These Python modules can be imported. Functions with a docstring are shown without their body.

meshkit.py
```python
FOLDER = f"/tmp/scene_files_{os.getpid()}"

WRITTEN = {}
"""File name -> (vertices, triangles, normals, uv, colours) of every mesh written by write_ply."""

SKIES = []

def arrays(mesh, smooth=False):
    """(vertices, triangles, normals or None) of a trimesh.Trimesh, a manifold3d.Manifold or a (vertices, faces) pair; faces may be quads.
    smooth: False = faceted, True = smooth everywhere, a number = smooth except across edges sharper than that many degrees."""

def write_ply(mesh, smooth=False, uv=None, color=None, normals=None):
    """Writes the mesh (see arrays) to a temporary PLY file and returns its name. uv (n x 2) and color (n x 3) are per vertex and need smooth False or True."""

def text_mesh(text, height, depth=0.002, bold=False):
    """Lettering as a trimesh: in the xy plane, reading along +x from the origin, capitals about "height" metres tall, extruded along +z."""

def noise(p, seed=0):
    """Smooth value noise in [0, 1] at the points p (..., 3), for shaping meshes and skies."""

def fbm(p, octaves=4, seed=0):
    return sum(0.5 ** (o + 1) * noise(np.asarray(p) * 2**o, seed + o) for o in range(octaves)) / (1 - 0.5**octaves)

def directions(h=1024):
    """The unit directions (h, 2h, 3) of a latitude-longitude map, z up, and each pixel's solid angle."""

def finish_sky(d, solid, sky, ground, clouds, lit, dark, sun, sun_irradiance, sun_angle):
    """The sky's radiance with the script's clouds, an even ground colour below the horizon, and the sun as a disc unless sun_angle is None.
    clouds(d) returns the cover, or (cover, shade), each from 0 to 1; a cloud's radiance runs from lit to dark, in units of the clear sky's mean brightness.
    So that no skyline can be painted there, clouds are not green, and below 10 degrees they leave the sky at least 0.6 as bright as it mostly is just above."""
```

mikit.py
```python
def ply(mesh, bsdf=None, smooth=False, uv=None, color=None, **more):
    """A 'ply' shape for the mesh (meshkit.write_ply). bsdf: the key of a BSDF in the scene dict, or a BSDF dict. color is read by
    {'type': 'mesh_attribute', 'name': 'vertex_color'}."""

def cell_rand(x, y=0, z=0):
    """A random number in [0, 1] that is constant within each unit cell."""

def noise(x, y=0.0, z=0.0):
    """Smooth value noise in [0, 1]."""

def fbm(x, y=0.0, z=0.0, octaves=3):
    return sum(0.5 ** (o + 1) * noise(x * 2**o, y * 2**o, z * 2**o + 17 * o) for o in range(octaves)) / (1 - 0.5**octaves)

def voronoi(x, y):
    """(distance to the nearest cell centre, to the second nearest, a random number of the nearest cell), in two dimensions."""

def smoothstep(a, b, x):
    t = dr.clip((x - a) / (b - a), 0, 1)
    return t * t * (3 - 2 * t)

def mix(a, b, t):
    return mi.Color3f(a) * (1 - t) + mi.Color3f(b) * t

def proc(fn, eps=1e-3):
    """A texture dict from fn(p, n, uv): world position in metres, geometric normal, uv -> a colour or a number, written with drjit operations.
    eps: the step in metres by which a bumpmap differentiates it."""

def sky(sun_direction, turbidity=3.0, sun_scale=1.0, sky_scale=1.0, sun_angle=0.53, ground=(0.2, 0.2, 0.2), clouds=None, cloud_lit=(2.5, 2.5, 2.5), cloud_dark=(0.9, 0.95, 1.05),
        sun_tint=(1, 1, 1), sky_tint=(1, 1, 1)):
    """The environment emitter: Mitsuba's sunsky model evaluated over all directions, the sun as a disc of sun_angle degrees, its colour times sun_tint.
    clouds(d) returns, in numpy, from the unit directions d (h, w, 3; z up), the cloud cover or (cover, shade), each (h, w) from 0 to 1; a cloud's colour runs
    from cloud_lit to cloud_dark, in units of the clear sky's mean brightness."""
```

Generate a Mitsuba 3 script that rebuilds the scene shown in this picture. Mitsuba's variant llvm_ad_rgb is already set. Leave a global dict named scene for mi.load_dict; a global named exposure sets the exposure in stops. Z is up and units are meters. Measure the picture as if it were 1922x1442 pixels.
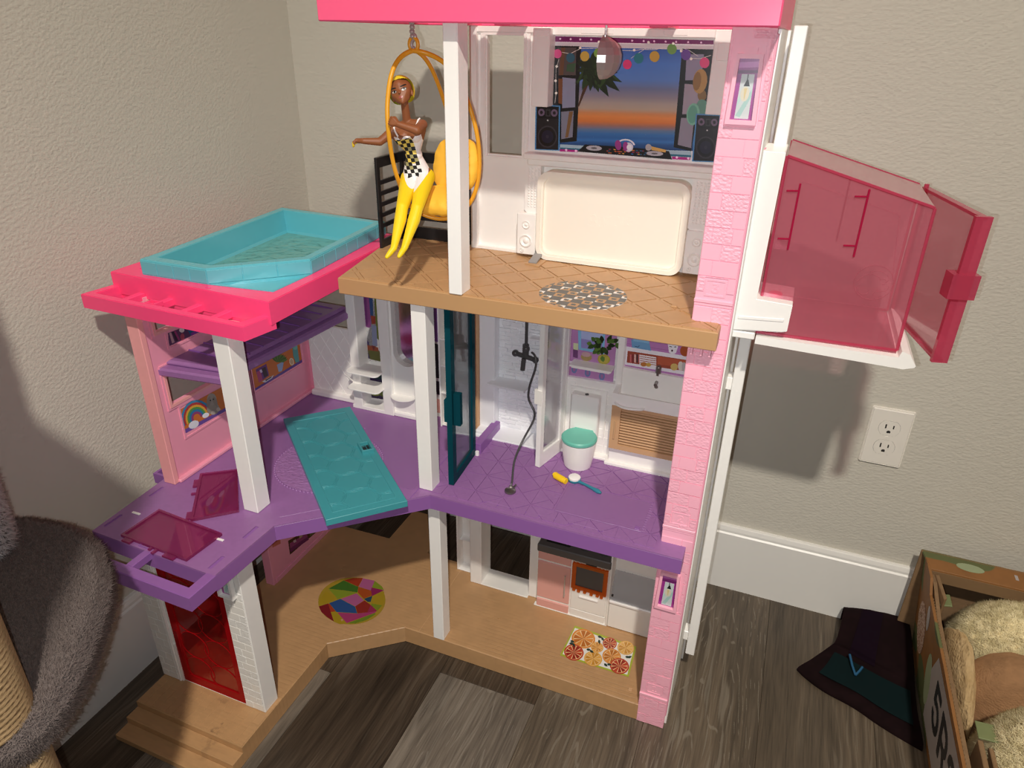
import math, random
import numpy as np, trimesh, drjit as dr, mitsuba as mi
import manifold3d as m3
import mapbox_earcut as earcut
from shapely import affinity
from shapely.geometry import Polygon, Point, box as sbox
import mikit, meshkit
from mikit import proc, noise, fbm, voronoi, smoothstep, cell_rand, mix

T = mi.ScalarTransform4f
scene, labels = {'type': 'scene'}, {}
rng = random.Random(7)

# ---------------------------------------------------------------- camera, lights, exposure
CAM = np.array([0.97276, -1.27127, 1.06230])
RIGHT, FWD, UP = np.array([0.9292, 0.3692, 0.01663]), np.array([-0.3237, 0.83474, -0.44545]), np.array([-0.17834, 0.40853, 0.89515])
scene['camera'] = {'type': 'perspective', 'fov': 2 * math.degrees(math.atan(961 / 1321.42)), 'near_clip': 0.01, 'far_clip': 30.0,
                   'to_world': T().look_at(origin=CAM.tolist(), target=(CAM + FWD).tolist(), up=UP.tolist())}
exposure = 0.0
LAMP = (1.30, -1.91, 2.425)                       # a recessed ceiling downlight above and behind the photographer
LAMP_RADIANCE = (2650.0, 2480.0, 2200.0)
FLASH = (1.42, 1.46, 1.52)                          # the phone LED, two centimetres left of its lens
fl = CAM - 0.021 * RIGHT - 0.009 * UP + 0.003 * FWD
scene['phone_flash'] = {'type': 'spot', 'cutoff_angle': 52.0, 'beam_width': 18.0, 'intensity': {'type': 'rgb', 'value': list(FLASH)},
                        'to_world': T().look_at(origin=fl.tolist(), target=(fl + FWD).tolist(), up=UP.tolist())}

# ---------------------------------------------------------------- helpers
def key_for(k):
    if k not in scene and not any(q.startswith(k + '__') for q in scene) and k not in labels:
        return k
    i = 1
    while f'{k}_{i:03d}' in scene or f'{k}_{i:03d}' in labels or any(q.startswith(f'{k}_{i:03d}__') for q in scene):
        i += 1
    return f'{k}_{i:03d}'

COUNT = {}
def add(k, mesh, mat, smooth=False, label=None, kind=None):
    """One entry of the scene under key k, numbered when k is taken."""
    n = COUNT.get(k, 0)
    COUNT[k] = n + 1
    q = k if n == 0 else f'{k}_{n:03d}'
    scene[q] = mesh if isinstance(mesh, dict) else mikit.ply(mesh, mat, smooth)
    if label or kind:
        labels[q] = {}
        if label: labels[q]['label'] = label
        if kind: labels[q]['kind'] = kind
    return q

def thing(k, label, cat, group=None):
    k = key_for(k)
    labels[k] = {'label': label, 'category': cat}
    if group: labels[k]['group'] = group
    return k

def struct(k, mesh, mat, smooth=False):
    scene[k] = mikit.ply(mesh, mat, smooth)
    labels[k] = {'kind': 'structure'}
    return k

def cat(*ms):
    return trimesh.util.concatenate([m for m in ms])

def box(x0, x1, y0, y1, z0, z1, b=0.0007):
    c = np.array([(x0 + x1) / 2, (y0 + y1) / 2, (z0 + z1) / 2]); h = np.abs(np.array([x1 - x0, y1 - y0, z1 - z0])) / 2
    b = min(b, h.min() * 0.45)
    P = []
    for s in np.array(np.meshgrid([-1, 1], [-1, 1], [-1, 1])).T.reshape(-1, 3):
        for a in range(3):
            q = h - b; q[a] = h[a]
            P.append(c + s * q)
    return trimesh.Trimesh(np.array(P)).convex_hull

def obox(c, ax, ay, az, b=0.0007):
    """A box of full size |ax|,|ay|,|az| about c along those vectors."""
    A = [np.array(v, float) for v in (ax, ay, az)]; L = [np.linalg.norm(v) for v in A]
    m = box(-L[0] / 2, L[0] / 2, -L[1] / 2, L[1] / 2, -L[2] / 2, L[2] / 2, b)
    M = np.eye(4); M[:3, 0], M[:3, 1], M[:3, 2], M[:3, 3] = A[0] / L[0], A[1] / L[1], A[2] / L[2], c
    if np.linalg.det(M[:3, :3]) < 0: M[:3, 2] *= -1
    m.apply_transform(M)
    return m

def ccw(P):
    P = np.array(P, float)
    a = np.sum(P[:, 0] * np.roll(P[:, 1], -1) - np.roll(P[:, 0], -1) * P[:, 1])
    return P if a > 0 else P[::-1]

def inset(P, b):
    d = np.roll(P, -1, 0) - P; d /= np.linalg.norm(d, axis=1, keepdims=True)
    n = np.stack([-d[:, 1], d[:, 0]], 1); pn = np.roll(n, 1, 0)
    s = n + pn
    return P + b * s / np.maximum((1 + np.sum(n * pn, 1, keepdims=True)), 0.3)

def slab(P, z0, z1, b=0.0008, bb=None):
    """A polygon (x, y) raised from z0 to z1 with bevelled edges."""
    P = ccw(P); n = len(P); bb = b if bb is None else bb
    rings = [(inset(P, bb), z0), (P, z0 + bb), (P, z1 - b), (inset(P, b), z1)]
    V = np.vstack([np.c_[r, np.full(n, z)] for r, z in rings]); F = []
    for k in range(3):
        for i in range(n):
            j = (i + 1) % n
            F += [[k * n + i, k * n + j, (k + 1) * n + j], [k * n + i, (k + 1) * n + j, (k + 1) * n + i]]
    for k, flip in ((0, True), (3, False)):
        t = earcut.triangulate_float64(np.ascontiguousarray(rings[k][0]), np.array([n], np.uint32)).reshape(-1, 3).astype(int)
        a = np.cross(np.r_[rings[k][0][t[0, 1]] - rings[k][0][t[0, 0]], 0], np.r_[rings[k][0][t[0, 2]] - rings[k][0][t[0, 0]], 0])[2]
        if (a < 0) != flip: t = t[:, ::-1]
        F += (t + k * n).tolist()
    return trimesh.Trimesh(V, np.array(F), process=False)

def extrude(poly, axis, a0, a1):
    """A shapely polygon in the plane across `axis` (its two coordinates in x, y, z order), thick from a0 to a1."""
    if hasattr(poly, 'geoms'):
        return cat(*[extrude(g, axis, a0, a1) for g in poly.geoms if g.geom_type == 'Polygon' and g.area > 1e-9])
    m = trimesh.creation.extrude_polygon(poly, abs(a1 - a0), engine='earcut')
    v = np.array(m.vertices); lo = min(a0, a1)
    if axis == 'y': w = np.c_[v[:, 0], v[:, 2] + lo, v[:, 1]]
    elif axis == 'x': w = np.c_[v[:, 2] + lo, v[:, 0], v[:, 1]]
    else: w = np.c_[v[:, 0], v[:, 1], v[:, 2] + lo]
    m = trimesh.Trimesh(w, m.faces, process=False)
    if m.volume < 0: m.invert()
    return m

def rrect(x0, y0, x1, y1, r):
    return sbox(x0 + r, y0 + r, x1 - r, y1 - r).buffer(r, quad_segs=6)

def tube(path, r, n=10, closed=False):
    P = np.array(path, float); N = len(P); R = np.broadcast_to(np.asarray(r, float), (N,))
    tg = np.roll(P, -1, 0) - np.roll(P, 1, 0) if closed else np.gradient(P, axis=0)
    tg /= np.maximum(np.linalg.norm(tg, axis=1, keepdims=True), 1e-12)
    u = np.cross(tg[0], [0.31, 0.2, 0.93]); u /= np.linalg.norm(u); V = []
    for i in range(N):
        u = u - tg[i] * (u @ tg[i]); u /= np.linalg.norm(u); w = np.cross(tg[i], u)
        for a in np.linspace(0, 2 * math.pi, n, endpoint=False):
            V.append(P[i] + R[i] * (math.cos(a) * u + math.sin(a) * w))
    F = []
    for i in range(N if closed else N - 1):
        k = (i + 1) % N
        for j in range(n):
            l = (j + 1) % n
            F += [[i * n + j, i * n + l, k * n + l], [i * n + j, k * n + l, k * n + j]]
    if not closed:
        V += [P[0], P[-1]]
        for j in range(n):
            l = (j + 1) % n
            F += [[len(V) - 2, l, j], [len(V) - 1, (N - 1) * n + j, (N - 1) * n + l]]
    return trimesh.Trimesh(np.array(V), np.array(F), process=False)

def smooth_path(P, n=8):
    from scipy.interpolate import CubicSpline
    P = np.array(P, float); t = np.r_[0, np.cumsum(np.linalg.norm(np.diff(P, axis=0), axis=1))]
    return CubicSpline(t, P)(np.linspace(0, t[-1], n * (len(P) - 1) + 1))

def lathe(prof, c=(0, 0, 0), n=28, sx=1.0, sy=1.0):
    """Profile (r, z) from bottom to top turned about z."""
    V, F = [], []
    for r, z in prof:
        for a in np.linspace(0, 2 * math.pi, n, endpoint=False):
            V.append((c[0] + sx * r * math.cos(a), c[1] + sy * r * math.sin(a), c[2] + z))
    for i in range(len(prof) - 1):
        for j in range(n):
            l = (j + 1) % n
            F += [[i * n + j, i * n + l, (i + 1) * n + l], [i * n + j, (i + 1) * n + l, (i + 1) * n + j]]
    m = trimesh.Trimesh(np.array(V), np.array(F), process=False)
    return m

def ball(c, r, n=2):
    m = trimesh.creation.icosphere(subdivisions=n, radius=1.0)
    m.apply_scale(r if np.ndim(r) == 0 else np.array(r)); m.apply_translation(c)
    return m

def turn(m, deg, axis, about):
    m.apply_transform(trimesh.transformations.rotation_matrix(math.radians(deg), axis, about)); return m

def cyl(p0, p1, r, n=16):
    return trimesh.creation.cylinder(radius=r, segment=[p0, p1], sections=n)

def mesh_of(man):
    m = man.to_mesh()
    return trimesh.Trimesh(m.vert_properties[:, :3], m.tri_verts)

def bone(a, b, ra, rb, n=20):
    return m3.Manifold.batch_hull([m3.Manifold.sphere(ra, n).translate(list(map(float, a))), m3.Manifold.sphere(rb, n).translate(list(map(float, b)))])

def blob(bones, edge, it=12):
    m = bones[0]
    for b in bones[1:]: m = m + b
    t = mesh_of(m.refine_to_length(edge))
    trimesh.smoothing.filter_taubin(t, lamb=0.5, nu=0.53, iterations=it)
    return t

def fur(k, mesh, count, length, width, mat, seed, lean=0.5, label=None, up=0.0):
    """Short pile on a mesh: one narrow blade per root, shaded with the surface's own normal."""
    g = np.random.default_rng(seed)
    pts, fi = trimesh.sample.sample_surface(mesh, count, seed=seed)
    n = mesh.face_normals[fi]
    d = n + lean * g.normal(size=n.shape) * 0.6 + np.array([0, 0, up]); d /= np.linalg.norm(d, axis=1, keepdims=True)
    L = length * (0.6 + 0.6 * g.random(count))[:, None]
    s = np.cross(d, g.normal(size=d.shape)); s /= np.linalg.norm(s, axis=1, keepdims=True); s *= width / 2
    mid = pts + d * L * 0.55 + g.normal(size=d.shape) * length * 0.08
    tip = pts + d * L + g.normal(size=d.shape) * length * 0.2
    V = np.stack([pts - s, pts + s, mid + s * 0.8, mid - s * 0.8, tip], 1).reshape(-1, 3)
    b = np.arange(count)[:, None] * 5
    F = np.vstack([b + [0, 1, 2], b + [0, 2, 3], b + [3, 2, 4]])
    nn = n + 0.35 * d; nn /= np.linalg.norm(nn, axis=1, keepdims=True)
    path = meshkit.write_ply((V, F), normals=np.repeat(nn, 5, 0))
    scene[k] = {'type': 'ply', 'filename': path, 'face_normals': False, 'bsdf': {'type': 'ref', 'id': mat}}
    labels[k] = {'kind': 'stuff'}
    if label: labels[k]['label'] = label

# ---------------------------------------------------------------- materials
def lin(h):
    c = [int(h[i:i + 2], 16) / 255 for i in (0, 2, 4)]
    return [v / 12.92 if v <= 0.04045 else ((v + 0.055) / 1.055) ** 2.4 for v in c]

def rgb(c): return {'type': 'rgb', 'value': list(c)} if not isinstance(c, dict) else c

def plastic(name, c, rough=0.38, spec=0.5, bump=None, bscale=0.0003, **more):
    b = {'type': 'principled', 'base_color': rgb(c), 'roughness': rough, 'specular': spec, **more}
    if bump is not None: b = {'type': 'bumpmap', 'arbitrary': bump, 'scale': bscale, 'bsdf': b}
    scene[name] = {'type': 'twosided', 'bsdf': b}

def speckle(c, amt=0.10, s=180.0):
    c = np.array(c)
    return proc(lambda p, n, uv: mi.Color3f(*c.tolist()) * (1 - amt + 2 * amt * fbm(p.x * s, p.y * s, p.z * s)))

plastic('m_white', (0.80, 0.775, 0.74), 0.33)
plastic('m_offwhite', (0.74, 0.71, 0.66), 0.42)
plastic('m_board', (0.80, 0.75, 0.65), 0.5)
plastic('m_bluewhite', (0.75, 0.75, 0.765), 0.35)
plastic('m_hotpink', (0.90, 0.060, 0.195), 0.36)
plastic('m_roofpink', (0.93, 0.105, 0.24), 0.34)
plastic('m_deeppink', (0.90, 0.03, 0.22), 0.32)
plastic('m_brickpink', (0.84, 0.40, 0.50), 0.42)
def rough_relief(p, n, uv): return fbm(p.x * 420, p.y * 420, p.z * 420, 2)
RELIEF = proc(rough_relief, eps=4e-4)
plastic('m_brickrough', (0.84, 0.40, 0.50), 0.42, bump=RELIEF, bscale=0.0011)
plastic('m_wallpink', (0.76, 0.30, 0.40), 0.42)
plastic('m_salmon', (0.76, 0.33, 0.33), 0.42)
plastic('m_whiterough', (0.72, 0.70, 0.665), 0.45, bump=RELIEF, bscale=0.0009)
plastic('m_purple', speckle((0.262, 0.118, 0.295), 0.07), 0.40)
plastic('m_deeppurple', (0.20, 0.075, 0.30), 0.38)
plastic('m_rim_purple', (0.235, 0.095, 0.305), 0.36)
def loops(p, n, uv):
    return fbm(p.x * 330, p.y * 330, 0.0, 2)
plastic('m_purplerug', (0.30, 0.14, 0.33), 0.55, bump=proc(loops, eps=4e-4), bscale=0.0028)
def waves(p, n, uv):
    return 0.5 + 0.5 * dr.sin(p.y * 1250 + 2.2 * dr.sin(p.x * 160))
plastic('m_purplewave', (0.25, 0.112, 0.285), 0.40, bump=proc(waves, eps=3e-4), bscale=0.00035)
TAN = (0.425, 0.243, 0.112)
plastic('m_tan', TAN, 0.42)
def boards(p, n, uv):
    row = dr.floor(p.y / 0.0085); fy = p.y / 0.0085 - row
    fx = p.x / 0.052 + cell_rand(row, 3.0) ; fx = fx - dr.floor(fx)
    e = dr.minimum(dr.minimum(fy, 1 - fy) * 0.0085, dr.minimum(fx, 1 - fx) * 0.052)
    return smoothstep(0.0, 0.0011, e) * (0.8 + 0.2 * cell_rand(row, dr.floor(p.x / 0.052 + cell_rand(row, 3.0)))) + 0.25 * fbm(p.x * 80, p.y * 500, 0.0, 2)
def tan_colour(p, n, uv):
    g = fbm(p.x * 60, p.y * 60, p.z * 60)
    return mi.Color3f(*TAN) * (0.90 + 0.2 * g)
plastic('m_tanboards', proc(tan_colour), 0.45, bump=proc(boards, eps=4e-4), bscale=0.00045)
plastic('m_tantile', proc(tan_colour), 0.42, bump=proc(lambda p, n, uv: fbm(p.x * 300 + p.y * 100, p.y * 400, 0.0, 2), eps=5e-4), bscale=0.00022)
def dirty(p, n, uv):
    d = smoothstep(0.60, 0.74, fbm(p.x * 55 + 3, p.y * 55, 0.0, 4)) * smoothstep(0.06, 0.02, dr.sqrt(dr.square(p.x - 0.23) + dr.square(p.y + 0.715)))
    return mix(mi.Color3f(*TAN) * (0.92 + 0.16 * fbm(p.x * 60, p.y * 300)), (0.16, 0.09, 0.045), d * 0.75)
plastic('m_tanlanding', proc(dirty), 0.45)
plastic('m_cabinet', (0.52, 0.31, 0.16), 0.45)
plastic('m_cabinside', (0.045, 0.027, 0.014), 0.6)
plastic('m_teal', (0.10, 0.42, 0.49), 0.22)
plastic('m_tealtile', (0.115, 0.41, 0.47), 0.28)
plastic('m_tealpanel', (0.045, 0.265, 0.295), 0.36)
plastic('m_mint', (0.13, 0.46, 0.36), 0.35)
plastic('m_black', (0.012, 0.011, 0.012), 0.35)
plastic('m_blackmatte', (0.02, 0.018, 0.018), 0.5)
plastic('m_counter', (0.085, 0.075, 0.07), 0.32)
plastic('m_gunmetal', (0.06, 0.058, 0.058), 0.28)
plastic('m_graychrome', (0.30, 0.27, 0.26), 0.25, metallic=0.9)
plastic('m_silver', (0.40, 0.35, 0.335), 0.30, metallic=0.25)
plastic('m_steel', (0.52, 0.50, 0.48), 0.30, metallic=0.6)
plastic('m_gray', (0.26, 0.25, 0.245), 0.5)
plastic('m_kitchenpink', (0.66, 0.33, 0.28), 0.42)
plastic('m_yellow', (0.86, 0.55, 0.012), 0.42)
plastic('m_cushion', (0.87, 0.47, 0.035), 0.7, sheen=0.4, bump=proc(lambda p, n, uv: fbm(p.x * 900, p.y * 900, p.z * 900, 2), eps=3e-4), bscale=0.0003)
plastic('m_hoop', (0.72, 0.33, 0.018), 0.36)
plastic('m_brushblue', (0.03, 0.19, 0.26), 0.35)
plastic('m_orangedoor', (0.62, 0.16, 0.03), 0.3)
plastic('m_skin', (0.235, 0.080, 0.030), 0.36)
plastic('m_lips', (0.30, 0.075, 0.06), 0.3)
plastic('m_eyewhite', (0.55, 0.5, 0.46), 0.3)
plastic('m_hair', (0.72, 0.56, 0.03), 0.35)
plastic('m_hairlime', (0.45, 0.48, 0.035), 0.35)
plastic('m_suit', (0.82, 0.78, 0.76), 0.4)
scene['m_print'] = {'type': 'twosided', 'bsdf': {'type': 'principled', 'base_color': {'type': 'mesh_attribute', 'name': 'vertex_color'}, 'roughness': 0.33, 'specular': 0.5}}
scene['m_mirror'] = {'type': 'twosided', 'bsdf': {'type': 'roughconductor', 'material': 'Al', 'alpha': 0.012, 'specular_reflectance': {'type': 'rgb', 'value': [0.80, 0.78, 0.80]}}}
def glassy(name, tint, body, w, rough=0.3, dt=0.8):
    """Tinted clear plastic: partly seen through, partly milky."""
    scene[name] = {'type': 'blendbsdf', 'weight': w, 'bsdf_0': {'type': 'thindielectric', 'specular_transmittance': rgb(tint)},
                   'bsdf_1': {'type': 'principledthin', 'base_color': rgb(body), 'roughness': rough, 'diff_trans': dt, 'spec_trans': 0.0, 'eta': 1.45}}
glassy('m_magenta', (0.84, 0.42, 0.62), (0.44, 0.06, 0.24), 0.22, 0.3, 0.4)
glassy('m_pinkclear', (0.97, 0.74, 0.80), (0.80, 0.36, 0.44), 0.24, 0.35, 1.0)
glassy('m_pinkrim', (0.92, 0.40, 0.50), (0.72, 0.12, 0.22), 0.42, 0.3, 0.8)
glassy('m_pinkbar', (0.85, 0.15, 0.28), (0.55, 0.02, 0.09), 0.6, 0.3, 0.6)
glassy('m_reddoor', (0.92, 0.20, 0.20), (0.55, 0.02, 0.025), 0.16, 0.3, 0.6)
glassy('m_redrim', (0.7, 0.03, 0.04), (0.60, 0.010, 0.015), 0.6, 0.3, 0.6)
glassy('m_tealrim', (0.10, 0.32, 0.38), (0.006, 0.070, 0.095), 0.80, 0.25, 0.5)
glassy('m_smoke', (0.80, 0.90, 0.94), (0.22, 0.27, 0.29), 0.22, 0.3, 0.6)
glassy('m_orangeclear', (0.95, 0.42, 0.15), (0.75, 0.22, 0.03), 0.45, 0.3, 0.6)
glassy('m_clear', (0.95, 0.95, 0.96), (0.6, 0.6, 0.62), 0.12, 0.2, 0.8)

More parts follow.
